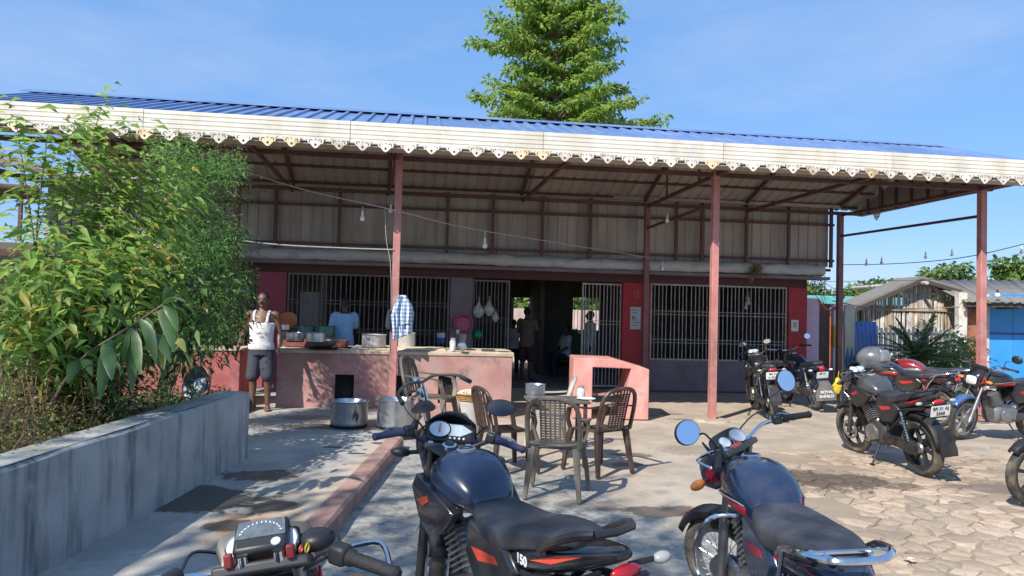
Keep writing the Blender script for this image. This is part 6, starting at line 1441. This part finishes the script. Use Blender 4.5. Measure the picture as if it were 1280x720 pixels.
# blue shed with lean-to roof
YS = 18.4; shed = empty('blue_shed', (at(1260, 470, YS).x, YS, 0), 0, 'bright blue painted shed wall under a dusty lean-to roof', 'shed'); lo = Vector(shed.location)
mBl = mat('bright blue paint', (.03, .25, .62), .6, var=.12, scale=2, dirt=(.05, .17, .42), dscale=3, damt=.5, rand=.06)
xa = at(1236, 430, YS).x-lo.x
for k in range(6): MB().span((xa+k*.62, 0, .03), (xa+k*.62+.612, .05, 2.42)).build('wall_panel', mBl, shed, smooth=0, bevel=.004)
MB().span((xa-.02, -.02, 1.38), (xa+3.7, -.002, 1.42)).build('rail', mat('dark blue rail', (.02, .06, .18), .6), shed, smooth=0)
MB().span((xa-.14, -.03, 0), (xa-.005, .1, 2.4)).build('corner_post', mat('pale corner post', (.5, .47, .42), .8, var=.2, dirt=(.25, .2, .15)), shed, smooth=0)
r0, r1, r2, r3 = at(1150, 350, 20.9)-lo, at(1420, 352, 20.9)-lo, at(1430, 380, 17.6)-lo, at(1208, 377, 17.6)-lo
for k in range(7):
    a, b = r0.lerp(r1, k/7), r0.lerp(r1, (k+1)/7); c, d = r3.lerp(r2, (k+1)/7), r3.lerp(r2, k/7); n_ = 9
    MB().sheet([[a.lerp(b, i/n_*1.01)+Vector((0, 0, .02*math.sin(i*2.1)+.006*(k % 2))), d.lerp(c, i/n_*1.01)+Vector((0, 0, .02*math.sin(i*2.1)+.006*(k % 2)-rng.uniform(0, .03)))] for i in range(n_+1)]).build('roof_sheet', mRf, shed, solid=.01, smooth=60)
MB().beam(r3+Vector((0, .1, -.08)), r2+Vector((0, .1, -.08)), .06, .09).build('eave_beam', mRu, shed)
for k in range(4): MB().tube([r3.lerp(r2, .05+k*.25)+Vector((0, .1, -.12)), Vector(((r3.lerp(r2, .05+k*.25)).x, .1, r3.z-.12))], .04, 6).build('eave_strut', mRu, shed)
bl = empty('lamp_bulb', at(1247, 369, 17.7), 0, 'round white bulb under the lean-to eave of the blue shed', 'bulb'); MB().ball((0, 0, 0), .06).build('glass', mat('milky bulb glass', (.8, .8, .77), .25, var=.02), bl); MB().tube([(0, 0, .05), (0, 0, .14)], .02, 8).build('holder', M_BLK, bl)
wp = empty('white_pillar', (at(1201, 430, 18.0).x, 18.0, 0), 0, 'peeling white pillar between bamboo hut and blue shed', 'pillar'); MB().box((0, 0, 1.2), (.2, .2, 2.4)).build('shaft', mat('peeling white paint', (.62, .58, .5), .8, var=.2, scale=5, dirt=(.35, .2, .14), dscale=4, damt=.8), wp, bevel=.01)
rp = empty('rusty_panel', (at(1213, 430, 18.1).x, 18.1, 0), 0, 'rusty brown panel standing beside the peeling white pillar', 'panel'); MB().box((.02, 0, 1.0), (.42, .05, 2.0)).build('sheet', mat('rust', (.26, .09, .045), .9, var=.35, scale=6, bump=.4, dirt=(.38, .2, .12), dscale=5, damt=.7), rp, bevel=.005)
# picket fence, blue sheet
fc = empty('picket_fence', (0, 17.0, 0), 0, 'white picket fence before the bamboo hut', 'fence'); xa, xb = at(1062, 450, 17).x, at(1204, 450, 17).x
pm = MB().box((0, 0, .75), (.05, .025, 1.5)).mesh('picket', mat('off white fence paint', (.72, .69, .6), .8, var=.2, dirt=(.3, .26, .2), damt=.6), smooth=0)
n_ = 26
for k in range(n_): link('picket', pm, fc, (xa+(xb-xa)*k/(n_-1), 0, rng.uniform(-.03, .03)))
for z_ in (.3, 1.05): MB().beam((xa-.05, .025, z_), (xb+.05, .025, z_), .02, .05).build('fence_rail', pm.materials[0], fc)
bs_ = empty('blue_sheet', (at(1078, 440, 16.6).x, 16.6, 0), 0, 'corrugated blue sheet leaning on the picket fence', 'sheet'); g = []
for i in range(41): x_ = -.39+.78*i/40; g.append([(x_, .02*math.sin(i*math.pi/2.5), .55), (x_, .15+.02*math.sin(i*math.pi/2.5), 1.62)])
MB().sheet(g).build('sheet', mat('faded blue sheet', (.13, .23, .5), .6, var=.2, scale=4, dirt=(.2, .26, .42), damt=.5), bs_, solid=.004, smooth=60)
MB().box((0, .05, .28), (.7, .05, .55)).build('backing_board', mRu, bs_)
# cycad in its pot and neighbours
YC = 15.2; cy = empty('potted_cycad', (at(1147, 450, YC).x, YC, 0), 0, 'cycad with arching feather fronds in a dark brown pot', 'plant')
MB().lathe([(0, 0), (.2, 0), (.26, .5), (.29, .52), (.29, .56), (.25, .56), (.23, .5), (0, .48)], n=24).build('pot', mat('brown clay pot', (.13, .07, .045), .8, var=.2), cy)
MB().lathe([(.1, .48), (.12, .6), (.09, .78), (.03, .84), (0, .85)], n=14).build('trunk', M_BARK, cy)
LMC = leafmat('cycad leaflets', (.035, .085, .02), (.08, .16, .04), .2, .4)
for k in range(30):
    a = k*2.399; el = R_(75-62*(k/30)**.8); Lf = rng.uniform(1.1, 1.4); pts = []
    for i in range(11):
        t = i/10; rr = Lf*t*math.cos(el)*(1+.1*t); zz = .8+Lf*t*math.sin(el)-.55*t*t*Lf*math.cos(el); pts.append(Vector((rr*math.cos(a), rr*math.sin(a), zz)))
    P = []; D = []; L2 = []; W2 = []
    for i in range(60):
        t = .12+.86*i/60; j = min(int(t*10), 9); p = pts[j].lerp(pts[j+1], t*10-j); ax = (pts[j+1]-pts[j]).normalized(); sd = ax.cross(Vector((0, 0, 1))).normalized()
        for s in (1, -1): P.append(p); D.append(sd*s+ax*.55+Vector((0, 0, .25))); L2.append(.20*math.sin(math.pi*(.15+.8*t))); W2.append(.02)
    fr = link('frond', leaf_mesh('frond', P, D, L2, W2, LMC, .1, .1), cy); MB().tube(pts, [.012-.001*i for i in range(11)], 5).build('rachis', LMC, fr)
gp = gnd(1208, 499); pg = empty('potted_plant', gp, 0, 'leafy plant in a lime green pot by the pink corner post', 'plant')
MB().lathe([(0, 0), (.19, 0), (.23, .28), (.25, .3), (.25, .34), (.21, .33), (0, .3)], n=22).build('pot', mat('lime green pot', (.34, .45, .05), .6, var=.12), pg)
cl_ = [(rng.uniform(-.4, .3), rng.uniform(-.3, .3), rng.uniform(.4, 1.15), rng.uniform(.16, .26)) for _ in range(26)]
link('foliage', leaf_mesh('foliage', *clump_leaves([c[:3] for c in cl_], [c[3] for c in cl_], 500, .14, .06, .8, -.2), LM_GC), pg); MB().tube([(0, 0, .3), (-.05, 0, .6), (-.1, 0, 1.0)], .015, 6).build('stem', M_BARK, pg)
pb = empty('bushy_plant', (at(1178, 470, 16.2).x, 16.2, 0), 0, 'green bush growing beside the cycad pot before the fence', 'plant'); cl_ = [(rng.uniform(-.55, .55), rng.uniform(-.2, .2), rng.uniform(.3, 1.25), rng.uniform(.18, .28)) for _ in range(30)]
link('foliage', leaf_mesh('foliage', *clump_leaves([c[:3] for c in cl_], [c[3] for c in cl_], 420, .15, .07, .8, -.2), LM_GC), pb); MB().tube([(0, 0, 0), (.05, 0, .5), (0, 0, 1.0)], .02, 6).build('stem', M_BARK, pb)

# ------------------------------------------------------------------ small things
# helmet on the bike behind
hp = at(1091, 449, 8.88); he = empty('helmet', hp, R_(-20), 'grey full-face helmet perched on the bars of the graphite motorcycle', 'helmet'); he.scale = (1.15, 1.15, 1.15)
sh = MB(); rings = []
for i in range(15):
    th = math.pi*i/14; rings.append([Vector((.165*math.cos(th)*.0+.16*math.sin(th)*math.cos(a)*(1.05 if math.cos(a) > 0 else 1), .125*math.sin(th)*math.sin(a), .135*math.cos(th)-(.03 if th > 2 and math.cos(a) > 0 else 0))) for a in [2*math.pi*k/24 for k in range(24)]])
sh.loft(rings[:12], cap=False).build('shell', mat('grey helmet shell', (.1, .105, .11), .3, var=.3, scale=9, coat=.5), he, solid=.008, smooth=60)
vs = [[Vector((.172*math.cos(a)*math.cos(e), .132*math.sin(a), .02+.14*math.sin(e))) for a in [R_(-70+14*k) for k in range(11)]] for e in [R_(-18+11*k) for k in range(6)]]
MB().sheet(vs).build('visor', mat('smoky scratched visor', (.2, .21, .22), .12, var=.2, coat=.6), he, solid=.003, smooth=60)
yb = empty('yellow_bag', at(1047, 482, 12.35), 0, 'yellow plastic bag hung on a parked motorcycle', 'bag'); yb.scale = (.65, .65, .8); rg = []
for i in range(9):
    t = i/8; r_ = .11*math.sin(math.pi*(.12+.76*t)); rg.append([(math.cos(a)*r_*(1+.7*noise.noise(Vector((math.cos(a)*1.6, math.sin(a)*1.6, t*5)))), math.sin(a)*r_*.6, .17*(t*2-1)) for a in [2*math.pi*k/14 for k in range(14)]])
MB().loft(rg).build('bag_body', mat('yellow polythene', (.6, .45, .03), .45, var=.3, scale=14, bump=.6, bscale=20), yb, smooth=60); MB().tube([(0, 0, .15), (.02, 0, .24), (.05, .05, .3)], .008, 6).build('handle', mat('yellow polythene', (.6, .45, .03)), yb)
# towel and dark pouch on the pink post
t_, s_ = POST_T[2]; pw = CO+ce*t_+cn*s_
def towel():
    top = Vector((at(503, 369, pw.y-.08).x, pw.y-.1, at(503, 369, pw.y-.08).z)); o = empty('towel', top, C_YAW, 'blue and white checked towel hung on the pink post', 'towel'); g = []
    for i in range(25):
        t = i/24; row = []
        for k in range(21):
            u = k/20*2-1; w_ = .05+.11*min(1, t*2.2)+.015*math.sin(t*5); row.append((u*w_+.03*t, -.03*math.cos(u*9+t*1.5)*min(1, t*2)-.02*math.sin(u*4), -.62*t*(1-.10*u)+.03*(1-u*u)*0))
        g.append(row)
    m, nt, b = nodes('checked towel'); x = NX(nt); N = nt.nodes; L = nt.links
    tc = N.new('ShaderNodeTexCoord'); sp = N.new('ShaderNodeSeparateXYZ'); L.new(tc.outputs['Object'], sp.inputs[0])
    sx = x.rng(x.m('SINE', x.m('MULTIPLY', sp.outputs[0], 120)), .1, .4); sz = x.rng(x.m('SINE', x.m('MULTIPLY', sp.outputs[2], 110)), .1, .4)
    L.new(x.mix(x.m('MULTIPLY', x.m('ADD', sx, sz), .5), (.62, .68, .74), (.10, .2, .42)), b.inputs['Base Color']); b.inputs['Roughness'].default_value = .9
    MB().sheet(g).build('cloth', m, o, solid=.004, smooth=70)
    g2 = [[(p[0]*.8+.02, p[1]-.03, p[2]*.7-.01) for p in r] for r in g]; MB().sheet(g2).build('folded_layer', m, o, solid=.004, smooth=70)
    pq = at(487, 400, pw.y-.02); po = empty('pouch', (pq.x, pw.y-.09, pq.z), C_YAW, 'dark pouch dangling on the pink post beside the towel', 'pouch'); MB().loft([superx(0, .0, .02, .03, 3), superx(.0, -.09, .035, .02, 3)]).v
    MB().loft([[(math.cos(a)*w_, math.sin(a)*.025, z) for a in [2*math.pi*k/12 for k in range(12)]] for z, w_ in ((.16, .012), (.1, .03), (0, .045), (-.1, .05), (-.13, .03))]).build('pouch_body', mat('dark cloth', (.03, .03, .04), .85), po, smooth=60)
towel()
# wires and bulbs
M_WIRE = mat('pale cable', (.42, .4, .36), .6); M_DWIRE = mat('dark cable', (.04, .04, .04), .6); M_BULB = mat('milky bulb glass', (.8, .8, .77), .25, var=.02)
def wire(pts, r_, m, label):
    P = smooth_path(pts, 10); c = P[0]; o = MB().tube([p-c for p in P], r_, 5).build('cable', m, loc=c); return tag(o, label, 'cable')
pe = lambda x, y, s_: onplane(x, y, CO+cn*s_, cn)
wire([pe(284, 207, 1.4), pe(380, 237, 1.3), pe(490, 262, .75), pe(580, 284, 2.0), pe(700, 304, 3.2), pe(812, 322, 4.35)], .009, M_WIRE, 'pale cable slung from the shrub past the pink post to the eatery')
wire([pe(235, 292, 1.0), pe(340, 305, .95), pe(430, 310, .85), pe(492, 312, .75)], .008, M_WIRE, 'thin pale cable ending at the pink post with the towel')
wire([pe(481, 258, .74), pe(483, 300, .75), pe(488, 330, .755), pe(489, 380, .755), pe(487, 440, .755)], .005, M_WIRE, 'thin cable running down the pink post with the towel')
wire([at(1053, 331, 15.5), at(1110, 330, 15.0), at(1170, 326, 14), at(1225, 318, 12.2), at(1300, 300, 11.8)], .008, M_DWIRE, 'dark cable from the end post to the pink corner post')
wire([at(1030, 352, 17), at(1150, 350, 17), at(1215, 345, 17.5)], .006, M_DWIRE, 'thin dark cable above the bamboo hut')
wire([at(1040, 376, 17), at(1100, 386, 17), at(1200, 384, 17.5)], .012, mat('twisted flex', (.2, .15, .1), .7), 'twisted flex strung along the bamboo hut wall')
def bulb(p, label, drop=.1, sc=1.0, wire_m=M_WHT):
    o = empty('light_bulb', p, 0, label, 'bulb'); o.scale = (sc,)*3
    MB().lathe([(.0, -.058), (.02, -.055), (.032, -.035), (.033, -.02), (.024, .005), (.014, .02), (.013, .03)], n=16).build('glass', M_BULB, o, smooth=60); MB().lathe([(.016, .025), (.017, .07), (.01, .08), (0, .08)], n=12).build('holder', wire_m, o)
    if drop: MB().tube([(0, 0, .075), (0, 0, .08+drop)], .004, 5).build('flex', wire_m, o)
bulb(pe(453, 271, 1.0), 'clear bulb hanging from the pale cable left of the towel post', .06, 1.15)
bulb(pe(606, 305, 2.2), 'clear bulb hanging from the pale cable between the posts', .09, 1.35)
bulb(pe(834, 274, 2.6), 'round bulb hanging from the tie rod beside the thick pink post', .05, 1.1)
bulb(onplane(828, 334, WO-wn_*.4, wn_), 'white bulb hanging before the grey tarpaulin roll', .05, 1.2)
bulb(pe(294, 241, 3.4), 'white bulb under the canopy by the feathery shrub', .05, 1.4)
bulb(pe(488.5, 262, .9), 'small bulb beside the top of the towel post', .02, .9)
bulb(onplane(936, 377, WO+wn_*.6, wn_), 'upper white bulb inside the right barred window', .1, 1.3); bulb(onplane(932.5, 383, WO+wn_*.7, wn_), 'lower white bulb inside the right barred window', .1, 1.3)
for k, (x_, y_, Y_) in enumerate(((1083, 327, 15), (1102, 325, 15.4), (1157, 318, 15.2), (1190, 315, 15), (1277, 312, 13))): bulb(at(x_, y_+2, Y_), ('little bulb on the string right of the eatery', 'faint bulb next along the string from the eatery', 'little bulb on the string above the hut ridge', 'little bulb on the string over the domed tree', 'white bulb on the string beyond the corner post')[k], .03, 1.0)
# dry garland on the tarpaulin, tangle at the end pillar
q = onplane(944, 336, WO-wn_*.42, wn_); dg = empty('dry_garland', q, 0, 'withered garland tuft hanging on the grey tarpaulin roll', 'garland'); P_ = []
for k in range(26):
    a = rng.uniform(0, 6.28); e = Vector((math.cos(a)*.16, -.05+math.sin(a)*.06, rng.uniform(-.3, .1))); P_.append([Vector((0, 0, 0)), e*.5+Vector((0, 0, .05)), e]); MB().tube(P_[-1], .006, 4).build('stalk', mat('straw', (.38, .3, .18), .9), dg)
link('dry_leaves', leaf_mesh('dry_leaves', *stems_leaves(P_, 1.2, .06, .02, .02, -.3), LM_DRY), dg)
q = onplane(1015, 360, WO-wn_*.05, wn_); tg = empty('wire_tangle', q, 0, 'tangle of loose wires and faded marigold garland at the end pillar', 'wires')
for k in range(12): MB().tube(smooth_path([(rng.uniform(-.2, .2), -.05, rng.uniform(.2, .55)), (rng.uniform(-.1, .3), -.1, rng.uniform(-.1, .3)), (rng.uniform(0, .6), -.1, rng.uniform(-.5, .1))], 6), .006, 4).build('wire', M_DWIRE, tg)
for k in range(34): t = k/33; MB().ball((.1+.55*t, -.12, -.28-.25*math.sin(t*math.pi)+.1*t), .028, 7, 5).build('marigold', M_ORED if k % 3 else M_OLENS, tg)
# round lamp-like dish at the end of the planter
q = at(252, 481, 7.35); dl = empty('round_dish', q, 0, 'round grey metal dish with pale centre and rusty rim on the planter end', 'dish'); dl.rotation_euler = (R_(80), 0, R_(-28))
MB().lathe([(0, -.03), (.08, -.03), (.17, .05), (.19, .06), (.185, .07), (.15, .045), (.07, -.015), (0, -.015)], n=32).build('bowl', mat('blue grey metal', (.16, .19, .24), .4, metal=.5, var=.25, scale=8, dirt=(.2, .14, .1), damt=.5), dl)
MB().torus((0, 0, .062), (0, 0, 1), [(.185, -.01), (.2, -.01), (.2, .01), (.185, .01)], 32).build('rim', mat('rusty rim', (.35, .17, .1), .8, var=.3), dl); MB().lathe([(.07, 0), (.065, .04), (.03, .055), (0, .056)], n=22).build('hub', mat('pale hub', (.45, .5, .58), .4, var=.2), dl)
dst = empty('dish_prop', (q.x+.0, q.y+.15, .5), 0, 'short stake propping the round dish behind the planter', 'stake'); MB().beam((0, 0, 0), (0, -.08, q.z-.5), .05, .05, (0, 1, 0)).build('stake_body', M_BARK, dst)
# litter
def scrap(p, m, label, s_=.05):
    o = empty('wrapper', p, rng.uniform(0, 3), label, 'litter'); g = [[((i/5-.5)*s_*2, (k/4-.5)*s_*1.5, .012+.018*noise.noise(Vector((i*.7+p.x, k*.7, 3)))+.006) for k in range(5)] for i in range(6)]; MB().sheet(g).build('foil', m, o, solid=.002, smooth=60); MB().box((0, 0, .024), (s_*.9, s_*.5, .004)).build('label_patch', M_WHT, o)
scrap(gnd(863, 643), M_RED, 'small red wrapper on the ground by the navy commuter motorcycle'); scrap(gnd(1138, 702), mat('pale pink foil', (.6, .35, .3), .5), 'crumpled pink wrapper on the flagstones', .04)
# bicycle behind the sporty motorcycle
def bicycle(loc, heading, lean, steer):
    o = empty('bicycle', loc, R_(heading), 'old black bicycle whose handlebar shows above the navy sporty motorcycle', 'bicycle'); o.rotation_euler = (R_(lean), 0, R_(heading)); m = mat('old black enamel', (.02, .02, .022), .4, var=.3, dirt=(.2, .1, .06), dscale=8, damt=.6)
    ax = (Vector((.42, 0, .95))-Vector((.58, 0, .34))).normalized(); FM = Matrix.Translation((.42, 0, .95)) @ Matrix.Rotation(R_(steer), 4, ax) @ Matrix.Translation((-.42, 0, -.95))
    for nm, x_, M_ in (('front_wheel', .58, FM), ('rear_wheel', -.5, None)):
        t = MB(M_).torus((x_, 0, .34), (0, 1, 0), [(.30, -.018), (.325, -.02), (.34, 0), (.325, .02), (.30, .018)], 40).build(nm, M_TYRE, o); MB(M_).torus((x_, 0, .34), (0, 1, 0), [(.285, -.014), (.302, -.014), (.302, .014), (.285, .014)], 36).build('rim', M_CHR, t)
        sp = MB(M_)
        for k in range(28): a = 2*math.pi*k/28; sp.tube([(x_, .02*(-1)**k, .34), (x_+.29*math.cos(a), 0, .34+.29*math.sin(a))], .0018, 4)
        sp.build('spokes', M_CHR, t)
        rings = []
        for k in range(10): th = R_(20+16*k); c_ = Vector((x_+.365*math.cos(th), 0, .34+.365*math.sin(th))); rings.append([c_+Vector((0, -.028, -.008)), c_+Vector((0, 0, .004)), c_+Vector((0, .028, -.008))])
        MB(M_).sheet(rings).build('mudguard', m, o, solid=.003)
    fr = MB().tube([(.42, 0, .9), (-.1, 0, .86), (-.02, 0, .3), (.45, 0, .76)], .014, 8).build('frame', m, o); MB().tube([(-.1, 0, .82), (-.5, .05, .34), (-.02, 0, .3)], .009, 6).build('stay', m, fr)
    MB(FM).tube([(.42, 0, .98), (.46, 0, .8), (.58, .05, .34)], .012, 8).build('fork', m, o); MB(FM).tube([(.42, 0, .9), (.415, 0, 1.07)], .012, 8).build('stem', M_CHR, o)
    hb = MB(FM).tube(smooth_path([(.16, .29, 1.0), (.3, .26, 1.06), (.42, .12, 1.1), (.42, 0, 1.08), (.42, -.12, 1.1), (.3, -.26, 1.06), (.16, -.29, 1.0)], 5), .0125, 8).build('handlebar', mat('tarnished bar', (.12, .1, .09), .4, metal=.7, var=.3), o)
    for s in (1, -1): MB(FM).tube([(.15, s*.292, .997), (.26, s*.27, 1.043)], .018, 10).build('grip', M_BLK, hb); MB(FM).tube(smooth_path([(.36, s*.14, 1.06), (.42, s*.2, .95), (.48, s*.1, .75)], 5), .004, 5).build('brake_rod', M_DWIRE, hb)
    MB(FM).lathe([(.03, 0), (.028, .02), (.012, .032), (0, .033)], (.38, .07, 1.11), (0, 0, 1), 16).build('bell', M_CHR, o); MB(FM).lathe([(.03, -.04), (.05, 0), (.05, .02), (0, .03)], (.5, 0, .98), (1, 0, 0), 18).build('lamp', M_CHR, o)
    MB().loft([superx(-.26, .95, .09, .03, 2.5), superx(-.1, .96, .06, .03, 2.5), superx(.04, .955, .02, .02, 2.5)]).build('saddle', M_SEAT, o, smooth=60); MB().tube([(-.1, 0, .84), (-.11, 0, .94)], .012, 8).build('seat_post', M_CHR, o)
    MB().tube([(-.08, .02, .28), (-.14, .2, .05)], .009, 6).build('kick_stand', M_CHR, o)
bicycle((-.47, 5.45, 0), 95, -10, 24)
